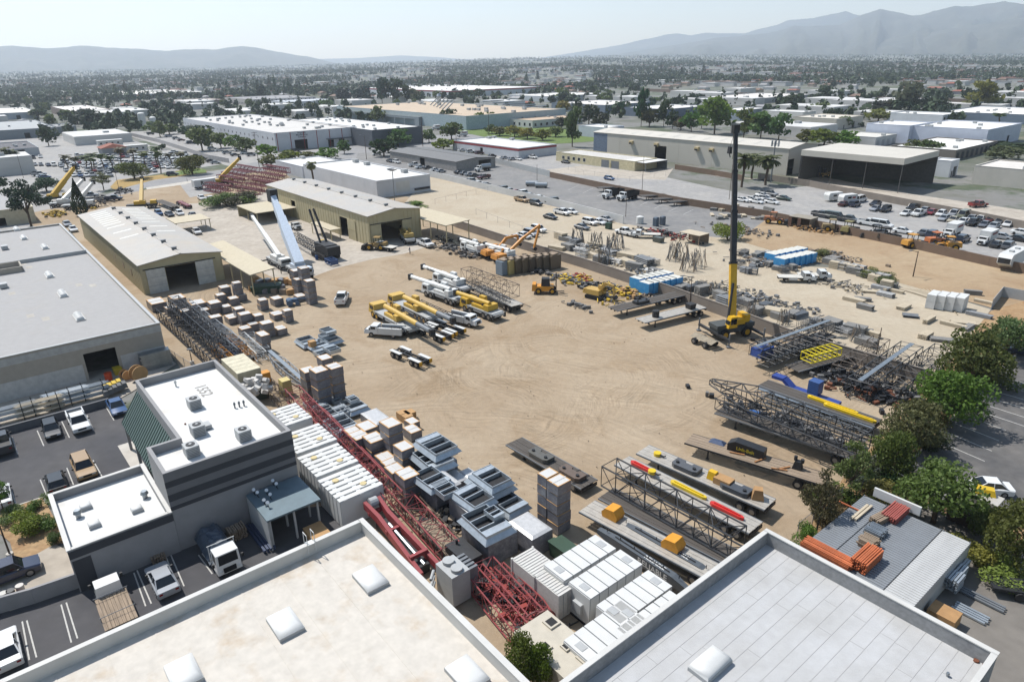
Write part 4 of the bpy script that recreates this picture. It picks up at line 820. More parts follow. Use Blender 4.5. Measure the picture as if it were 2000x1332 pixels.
def tree(kind, x, yb, yt, wpx, col, label, lod=None, group=None, name=None, cat='tree', turn=None, jit=10):
 p = G(x, yb); h = max(1.0, zat(p, yt)); d = math.hypot(p[0], p[1]); w = wpx*math.hypot(d, H)/FPX; NT_[0] += 1
 c = GREENS[col]; c = tuple(max(20, min(200, v+random.uniform(-jit, jit))) for v in c)
 if kind in PALM: P = PALM[kind][NT_[0] % 2]; sc = (h, h, h) if not wpx else (w/.68 if kind == 'date' else w/.4, w/.68 if kind == 'date' else w/.4, h)
 else: P = TREE[(kind, NT_[0] % 3, lod or ('n' if d < 330 else 'f'))]; sc = (w, w, h)
 return P.put(name or ('shrub' if kind == 'bush' else 'palm_tree' if kind in PALM else 'tree'), label, cat if kind != 'bush' else 'shrub', p, turn if turn is not None else random.random()*6.28, group, 0, colors={'crown': c, 'foliage': c, 'fronds': c}, scale=sc)
for kd, x, yb, yt, wp, c, lb in (
 ('round', 1895, 752, 640, 105, 'mid', 'dense green tree standing at the end of the block wall'), ('round', 1960, 700, 618, 74, 'olive', 'grey green feathery tree above the dark parked car at right edge'),
 ('round', 1846, 830, 718, 108, 'bright', 'round bright green tree leaning over the charred lattice booms'), ('round', 1772, 885, 778, 92, 'olive', 'olive green tree beside the tip of the yellow spreader beams'),
 ('round', 1737, 935, 842, 70, 'mid', 'small green tree between the olive tree and the grey shrub'), ('sparse', 1655, 975, 872, 84, 'olive', 'thin grey green tree behind the end of the plank deck trailer'),
 ('sparse', 1592, 1050, 930, 84, 'brown', 'thin olive tree standing at the corner of the grey roof'), ('round', 1822, 1022, 905, 128, 'bright', 'large bright green tree right of the stacked rack beams'),
 ('round', 1975, 1110, 985, 90, 'mid', 'dark green tree at the right edge above the back court'), ('round', 1925, 1060, 990, 60, 'olive', 'grey green shrub tree beside the brown dumpster'),
 ('bush', 1570, 1062, 1015, 42, 'bright', 'small bright green sapling at the corner of the grey roof'), ('bush', 1908, 1105, 1062, 60, 'lime', 'yellow green shrub below the white sedan'), ('bush', 1960, 1135, 1100, 70, 'lime', 'yellow green shrub at the edge of the back court'),
 ('bush', 1700, 928, 890, 60, 'brown', 'dry brown grey shrub under the small green tree'), ('bush', 1720, 975, 935, 70, 'yellow', 'dry yellowish shrub beside the iron fence'), ('bush', 1800, 870, 835, 60, 'dark', 'dark shrub beside the kerb of the tree lot'),
 ('bush', 1870, 790, 750, 60, 'dark', 'dark shrub below the round bright green tree'), ('bush', 1925, 735, 700, 50, 'olive', 'olive shrub near the top of the kerb'), ('bush', 1758, 945, 905, 60, 'dark', 'dark shrub at the lower end of the kerb'),
 ('round', 1020, 1345, 1238, 62, 'bright', 'bright green young tree poking up beside the stained roof'), ('round', 1052, 1355, 1260, 52, 'bright', 'second bright green young tree beside the pale hatched tank'),
 ('sparse', 64, 452, 345, 84, 'dark', 'dark ragged tree standing between the beige shop and the workshop'), ('bush', 445, 402, 372, 70, 'olive', 'flowering oleander shrub at the storage hut'), ('bush', 480, 398, 370, 60, 'dark', 'dark flowering shrub beside the storage hut'),
 ('bush', 1422, 470, 425, 46, 'lime', 'lime green willow shrub beside the tall crane boom'), ('bush', 812, 402, 392, 36, 'bright', 'green shrub at the corner of the tan warehouse'), ('bush', 1690, 540, 525, 40, 'olive', 'green shrub beside the scaffold racks'), ('bush', 1725, 552, 530, 44, 'olive', 'green shrub at the end of the scaffold racks'),
 ('bush', 1600, 500, 485, 40, 'olive', 'dry green shrub behind the blue foam stack'), ('bush', 57, 1045, 1008, 52, 'yellow', 'leafy yellow flowering shrub in the flower bed'), ('bush', 95, 1030, 1000, 44, 'mid', 'round green shrub against the low wing'), ('bush', 75, 995, 975, 34, 'mid', 'low green hedge shrub by the parking kerb'), ('bush', 30, 1008, 985, 40, 'olive', 'low olive hedge shrub by the parking kerb'),
 ('sparse', 8, 1000, 935, 40, 'bright', 'thin young tree in the flower bed at left edge'), ('bush', 1820, 785, 755, 44, 'dark', 'dark shrub hidden beside the block wall end'), ('bush', 110, 1060, 1035, 30, 'mid', 'small green shrub by the corner of the low wing')):
 tree(kd, x, yb, yt, wp, c, lb, 'n')
tree('cypress', 160, 422, 350, 22, 'dark', 'single pointed dark cypress beside the left metal shed', 'n')
for x, yb, yt, w_, lb in ((1449, 366, 296, 52, 'leftmost of the three date palms by the antenna mast'), (1468, 350, 297, 46, 'middle one of the three date palms by the antenna mast'), (1495, 362, 300, 56, 'rightmost of the three date palms by the antenna mast')): tree('date', x, yb, yt, w_, 'palm', lb)
tree('fan', 614, 372, 309, 24, 'olive', 'shaggy fan palm behind the tan warehouse', 'n')
for i, (x, yb, yt) in enumerate(((133, 332, 301), (152, 338, 304), (172, 334, 302), (185, 330, 297), (203, 332, 299), (221, 335, 302), (240, 328, 286), (264, 325, 289), (285, 328, 295), (308, 325, 284), (315, 340, 292), (336, 326, 298), (355, 322, 296), (182, 338, 306))):
 tree('thin', x, yb, yt, 24, 'palm', f'{ORD[i]} palm from the left in the row along the crowded car lot', group='palms along the car lot')
for i, (x, yb, yt) in enumerate(((20, 336, 286), (28, 334, 290), (36, 335, 292))): tree('thin', x, yb, yt, 22, 'palm', ('leftmost', 'middle', 'rightmost')[i]+' of the three slim palms at the left edge', group='slim palms at left edge')
tree('thin', 1948, 250, 219, 26, 'palm', 'lone palm in front of the wide bluish white warehouse')
MIDT = [('round', 386, 278, 243, 52, 'dark', 'big dark dome shaped tree in front of the manufacturing building'), ('round', 300, 258, 237, 32, 'mid', 'green tree beside the left white silo'), ('round', 331, 263, 241, 30, 'mid', 'green tree right of the white silos'),
 ('round', 432, 290, 258, 32, 'olive', 'first olive tree of three along the manufacturing drive'), ('round', 459, 294, 263, 34, 'olive', 'middle olive tree of three along the manufacturing drive'), ('round', 482, 300, 267, 34, 'olive', 'last olive tree of three along the manufacturing drive'),
 ('round', 523, 308, 281, 34, 'bright', 'round green tree at the left corner of the manufacturing building'), ('round', 530, 326, 302, 38, 'mid', 'round green tree left of the white annex'), ('round', 565, 315, 293, 36, 'bright', 'wide bright green bush tree behind the white annex'), ('round', 600, 312, 296, 30, 'mid', 'low green bush tree between two larger street trees'),
 ('round', 640, 312, 288, 44, 'bright', 'wide green street tree left of the small round tree'), ('round', 673, 301, 273, 24, 'mid', 'small round street tree beside the white sedan'), ('round', 750, 306, 271, 46, 'dark', 'dark broad street tree at the dark roofed shed'), ('round', 778, 287, 251, 48, 'mid', 'large green tree before the charcoal warehouse'),
 ('round', 866, 294, 270, 40, 'bright', 'bright green tree behind the dark roofed shed'), ('round', 882, 273, 238, 40, 'mid', 'dark green street tree beside the parked vans'), ('round', 838, 279, 252, 26, 'olive', 'olive tree by the wooden pole'), ('round', 878, 247, 212, 36, 'dark', 'dark tree against the factory wall'), ('round', 902, 248, 222, 18, 'mid', 'small tree against the factory wall'),
 ('round', 936, 250, 219, 28, 'mid', 'round lawn tree left of the pole'), ('round', 958, 247, 218, 22, 'mid', 'round lawn tree behind the pole'), ('round', 985, 245, 222, 28, 'mid', 'round lawn tree nearest the ribbon window office'), ('round', 961, 262, 243, 26, 'mid', 'low round bush tree on the lawn'),
 ('round', 976, 266, 247, 30, 'olive', 'leftmost olive tree in the row behind the red banded building'), ('round', 1005, 268, 245, 32, 'yellow', 'second olive tree in the row behind the red banded building'), ('round', 1030, 272, 250, 34, 'yellow', 'third olive tree in the row behind the red banded building'), ('round', 1060, 275, 252, 32, 'yellow', 'yellowish tree at the end of the red banded building'),
 ('round', 1085, 268, 246, 30, 'olive', 'tree behind the car park of the red banded building'), ('tall', 1118, 288, 210, 32, 'brown', 'tall brownish tree left of the huge beige warehouse'), ('round', 1097, 252, 228, 26, 'dark', 'dark tree at the end of the ribbon window office'), ('round', 1150, 245, 203, 36, 'dark', 'big dark green tree beyond the small white store'), ('round', 1172, 250, 218, 34, 'dark', 'dark green tree right of the small white store'),
 ('round', 1210, 222, 197, 30, 'blue', 'grey green tree before the slate block'), ('tall', 1252, 248, 173, 28, 'dark', 'tall dark pine behind the huge beige warehouse'), ('tall', 1296, 248, 195, 26, 'dark', 'second tall pine behind the huge beige warehouse'), ('tall', 1313, 252, 218, 26, 'dark', 'short dark tree beside the second tall pine'), ('round', 1268, 248, 212, 34, 'brown', 'brownish tree at the foot of the tall pine'),
 ('tall', 1395, 262, 190, 66, 'bright', 'largest leafy tree behind the huge beige warehouse'), ('tall', 1350, 258, 220, 36, 'mid', 'leafy tree left of the largest tree'), ('tall', 1370, 252, 205, 34, 'bright', 'leafy tree close behind the largest tree'), ('round', 1330, 255, 228, 26, 'brown', 'brownish small tree left of the leafy trees'),
 ('tall', 1452, 270, 213, 44, 'mid', 'broad leafy tree behind the crane boom'), ('tall', 1485, 272, 218, 52, 'olive', 'olive leafy tree right of the crane boom'), ('tall', 1520, 276, 222, 44, 'mid', 'ragged tree behind the antenna mast'), ('round', 1575, 282, 252, 34, 'mid', 'first round street tree beside the roller door shop'), ('round', 1609, 285, 251, 46, 'bright', 'second round street tree beside the roller door shop'), ('round', 1650, 287, 254, 42, 'bright', 'third round street tree beside the roller door shop'),
 ('round', 1785, 302, 272, 36, 'mid', 'street tree with clipped crown before the bay shop'), ('round', 1815, 304, 273, 40, 'mid', 'second street tree with clipped crown before the bay shop'), ('round', 1960, 312, 285, 54, 'olive', 'low spreading tree left of the corner shop roof'), ('bush', 1970, 292, 274, 90, 'dark', 'dark hedge behind the bay shop'),
 ('round', 1645, 250, 226, 30, 'olive', 'tree right of the cream block'), ('round', 1715, 238, 212, 40, 'yellow', 'yellow green tree left of the windowed office'), ('round', 1720, 222, 196, 46, 'dark', 'big dark tree above the windowed office'), ('round', 1755, 218, 196, 40, 'dark', 'second dark tree above the windowed office'), ('tall', 1775, 217, 160, 60, 'brown', 'large brownish eucalyptus by the raised road'),
 ('round', 1830, 216, 195, 42, 'dark', 'dark round tree right of the brownish eucalyptus'), ('tall', 1920, 215, 157, 46, 'yellow', 'leaning yellow green tree near right edge'), ('round', 1890, 214, 196, 34, 'olive', 'olive tree before the right sound wall'), ('round', 1940, 212, 192, 34, 'dark', 'dark tree before the right sound wall'), ('tall', 1610, 200, 168, 34, 'blue', 'grey green tree on the raised road bank'), ('round', 1550, 212, 184, 36, 'dark', 'dark tree beside the raised road'), ('round', 1605, 224, 200, 40, 'olive', 'olive tree behind the cream block'), ('round', 1640, 224, 205, 38, 'mid', 'green tree behind the cream block'), ('bush', 1660, 204, 190, 90, 'olive', 'olive scrub along the raised road bank'),
 ('round', 376, 341, 302, 50, 'mid', 'large green street tree on the lawn verge'), ('round', 263, 350, 315, 48, 'mid', 'leafy street tree behind the yellow crane'), ('sparse', 203, 372, 338, 40, 'olive', 'thin bare street tree by the dry verge'), ('round', 92, 375, 345, 40, 'dark', 'dark tree behind the leaning yellow boom'), ('round', 0, 372, 345, 22, 'dark', 'dark tree cut by the left edge'),
 ('tall', 185, 250, 213, 42, 'blue', 'large grey green tree beside the brown box building'), ('round', 152, 243, 222, 36, 'dark', 'dark tree left of the grey green tree'), ('round', 75, 232, 212, 24, 'dark', 'dark tree right of the white hall'),
 ('tall', 747, 205, 152, 32, 'blue', 'leftmost of the three tall eucalyptus behind the factory'), ('tall', 776, 204, 154, 34, 'blue', 'middle of the three tall eucalyptus behind the factory'), ('tall', 796, 202, 166, 22, 'dark', 'rightmost of the three tall eucalyptus behind the factory'), ('round', 710, 204, 168, 40, 'blue', 'broad grey tree left of the tall eucalyptus'), ('round', 672, 205, 171, 28, 'blue', 'grey tree before the low white roofs'), ('round', 810, 200, 172, 22, 'olive', 'small tree right of the tall eucalyptus'),
 ('round', 610, 218, 200, 26, 'mid', 'round green tree behind the manufacturing building'), ('round', 568, 212, 199, 20, 'dark', 'round dark tree beside the white unit'), ('round', 640, 214, 194, 26, 'olive', 'olive tree before the tan roof factory'), ('tall', 512, 198, 165, 24, 'dark', 'dark tree left of the strip office'), ('tall', 888, 190, 173, 14, 'dark', 'narrow tree before the red striped hall'), ('round', 910, 192, 174, 20, 'dark', 'tree before the red striped hall'), ('round', 936, 192, 173, 22, 'dark', 'tree at the right of the red striped hall'),
 ('tall', 1094, 198, 172, 26, 'olive', 'tree right of the white corner block'), ('round', 1100, 225, 196, 28, 'yellow', 'light green tree beside the pale factory wall'), ('round', 1187, 205, 194, 30, 'mid', 'round tree before the blue grey block'), ('round', 1280, 200, 190, 24, 'bright', 'bright hedge tree on the slate block roof line')]
for kd, x, yb, yt, wp, c, lb in MIDT: tree(kd, x, yb, yt, wp, c, lb)
for i, (x, yb, yt) in enumerate(((228, 190, 161), (248, 189, 155), (256, 188, 168), (504, 182, 152), (528, 180, 145), (538, 181, 143), (558, 184, 154), (565, 184, 151), (482, 182, 152), (446, 183, 153), (430, 180, 155), (600, 172, 152), (634, 184, 160), (1200, 155, 130), (1290, 152, 123), (1330, 158, 128), (1373, 150, 122), (1164, 170, 147), (1172, 170, 145), (1028, 165, 140), (1050, 160, 139), (265, 176, 160), (1700, 172, 148), (1860, 150, 135), (1570, 160, 138), (1440, 165, 146))):
 tree('conifer', x, yb, yt, 11, 'dark', f'{ORD[i] if i < 20 else "one"+""} dark conifer spire rising over the distant roofs' if i < 20 else f'dark conifer spire in the far suburb, {ORD[i-20]} of the later ones', 'f', 'conifer spires')
# ================================================================== vehicles
PAINT = M('car_paint', None, .32, .0, var=.02, objcol=True, coat=.5); TYRE = M('tyre', (34, 34, 36), .9); RIM = M('rim', (150, 152, 155), .35, .8); CGL = M('car_glass', (26, 32, 38), .08, var=.05); LAMPW = M('headlight', (220, 224, 226), .15); LAMPR = M('taillight', (140, 20, 20), .2); CHROME = M('grille', (52, 54, 58), .35, .6); BLKP = M('black_plastic', (36, 37, 39), .6)
PAINTM = M('machine_paint', None, .5, .0, var=.08, scale=2.5, objcol=True)
def body_loft(prof, W, z_in=.1, y_in=.12, m=None):
 m = m or MB(); zc = .5; rings = []
 for y, k in ((-W/2, 1), (-W/2+y_in, 0), (W/2-y_in, 0), (W/2, 1)):
  rings.append([(x*(1-.03*k), y, (z if z < zc else z-z_in*k*min(1, (z-zc)*2.5))) for x, z in prof])
 n = len(prof); vs = [p for r in rings for p in r]; fs = []
 for k in range(3):
  for i in range(n): fs.append((k*n+i, (k+1)*n+i, (k+1)*n+(i+1) % n, k*n+(i+1) % n))
 fs += [tuple(range(n)), tuple(range(4*n-1, 3*n-1, -1))]
 return m.add(vs, fs)
SPEC = {  # length, width, lower outline, cabin x0,x1,z0,z1,inset rear,inset front, wheel r, axles
 'sedan': (4.7, 1.84, [(-2.33, .5), (-2.25, .28), (2.2, .28), (2.35, .48), (2.28, .7), (1.1, .9), (-1.5, .95), (-2.3, .92)], (-1.75, 1.15, .9, 1.44, .75, .85), .33, (1.42, -1.38)),
 'hatch': (4.3, 1.8, [(-2.12, .5), (-2.05, .28), (2.0, .28), (2.15, .48), (2.08, .74), (1.05, .96), (-1.9, 1.0), (-2.12, .9)], (-2.0, 1.15, .94, 1.55, .35, .8), .33, (1.3, -1.28)),
 'suv': (4.8, 1.95, [(-2.4, .55), (-2.33, .34), (2.28, .34), (2.4, .55), (2.36, .88), (1.15, 1.06), (-2.2, 1.1), (-2.4, 1.0)], (-2.32, 1.2, 1.04, 1.78, .3, .65), .38, (1.45, -1.42)),
 'van': (5.6, 2.0, [(-2.8, .6), (-2.75, .34), (2.65, .34), (2.8, .55), (2.74, .95), (1.75, 1.2), (-2.7, 1.25), (-2.8, 1.1)], (-2.74, 1.8, 1.2, 2.1, .1, .7), .37, (1.75, -1.7)),
 'pickup': (5.8, 2.0, [(-2.9, .6), (-2.85, .45), (2.75, .42), (2.9, .6), (2.85, 1.0), (1.5, 1.14), (-2.85, 1.14)], (-.75, 1.55, 1.12, 1.88, .2, .65), .4, (1.8, -1.75)),
}
CARS = {}
def build_car(kind, lite):
 L, W, prof, (x0, x1, z0, z1, ir, if_), wr, ax = SPEC[kind]; P = Proto(); one = MB()
 bd = MB() if not lite else one
 body_loft(prof, W, m=bd)
 if not lite: P.add('body', bd, PAINT, smooth=35)
 gl = MB() if not lite else one; gl.tbox(x0, x1, -W/2+.1, W/2-.1, z0-.02, z1-.03, ir, .16, 1 if lite else 0, if_)
 wi = None if lite else P.add('windows', gl, CGL)
 rf = MB() if not lite else one; yy = W/2-.27
 rf.box(x0+ir-.02, x1-if_+.03, -yy, yy, z1-.032, z1+.015)
 for s in (-1, 1):
  rf.beam((x0+.02, s*(W/2-.1), z0), (x0+ir, s*(W/2-.26), z1-.02), .1, .06); rf.beam((x1-.02, s*(W/2-.1), z0), (x1-if_, s*(W/2-.26), z1-.02), .07, .05)
  xm = (x0+x1)/2-.05; rf.beam((xm, s*(W/2-.095), z0), (xm, s*(W/2-.25), z1-.02), .09, .05)
 if not lite: P.add('roof', rf, PAINT)
 if kind == 'pickup':
  m = MB() if not lite else one; m.box(-2.78, -.9, -W/2+.16, W/2-.16, 1.13, 1.146, 2 if lite else 0)
  if not lite: P.add('bed_floor', m, BLKP)
  m = MB() if not lite else one
  for s in (-1, 1): m.box(-2.85, -.82, s*(W/2-.16) if s < 0 else W/2-.16, -W/2+.04 if s < 0 else W/2-.04, 1.1, 1.42)
  m.box(-2.86, -2.78, -W/2+.17, W/2-.17, 1.1, 1.42)
  if not lite: P.add('bed_side', m, PAINT)
 for x in ax:
  for s in (-1, 1):
   m = MB() if not lite else one; m.wheel(x, s*(W/2-.1), wr, .24, mi=2 if lite else 0, n=10 if lite else 14)
   if not lite:
    i = P.add('wheel', m, TYRE, smooth=40); m = MB(); m.tube((x, s*(W/2+.021), wr), (x, s*(W/2+.03), wr), wr*.62, 12); P.add('rim', m, RIM, i)
 xf = L/2-.05
 zf = max(p[1] for p in prof if p[0] > L/2-.15)
 if not lite:
  for s in (-1, 1):
   m = MB(); m.box(xf-.1, xf+.03, s*(W/2-.35)-.2, s*(W/2-.35)+.2, zf-.2, zf-.05); P.add('headlight', m, LAMPW)
   m = MB(); m.box(-xf-.03, -xf+.1, s*(W/2-.28)-.14, s*(W/2-.28)+.14, zf-.05, zf+.12); P.add('taillight', m, LAMPR)
   m = MB(); m.box(x1-.55, x1-.4, s*(W/2+.1)-.11, s*(W/2+.1)+.09, z0+.05, z0+.22); P.add('mirror', m, BLKP)
  m = MB(); m.box(xf-.08, xf+.04, -W/2+.55, W/2-.55, zf-.3, zf-.06); P.add('grille', m, CHROME)
 if lite: P.add('car', one, [PAINT, CGL, TYRE], smooth=35)
 return P
for k in SPEC: CARS[k] = build_car(k, False); CARS[k+'_l'] = build_car(k, True)
COLS = {'white': (228, 228, 226), 'silver': (160, 163, 167), 'grey': (104, 107, 112), 'black': (26, 27, 30), 'navy': (34, 44, 70), 'blue': (52, 84, 128), 'red': (134, 26, 28), 'tan': (170, 140, 100), 'beige': (178, 168, 144), 'green': (40, 62, 52), 'maroon': (84, 26, 28), 'olive': (110, 110, 88), 'orange': (190, 100, 40), 'charcoal': (56, 58, 62)}
DIRS = {'u': GA, 'U': GA+math.pi, 'v': GA+math.pi/2, 'V': GA-math.pi/2}
def car(kind, x, y, d, col, label, lite=None, group=None, jit=0):
 p = G(x, y, .6); a = DIRS[d] if isinstance(d, str) else R(d); dist = math.hypot(*p)
 if lite is None: lite = dist > 175
 k = kind+('_l' if lite else '')
 nm = {'sedan': 'parked_car', 'hatch': 'parked_car', 'suv': 'parked_car', 'van': 'parked_van', 'pickup': 'pickup_truck'}[kind]
 return CARS[k].put(nm, label, 'pickup' if kind == 'pickup' else 'van' if kind == 'van' else 'car', p, a+random.uniform(-jit, jit), group, LV[0]+.004, color=COLS[col])
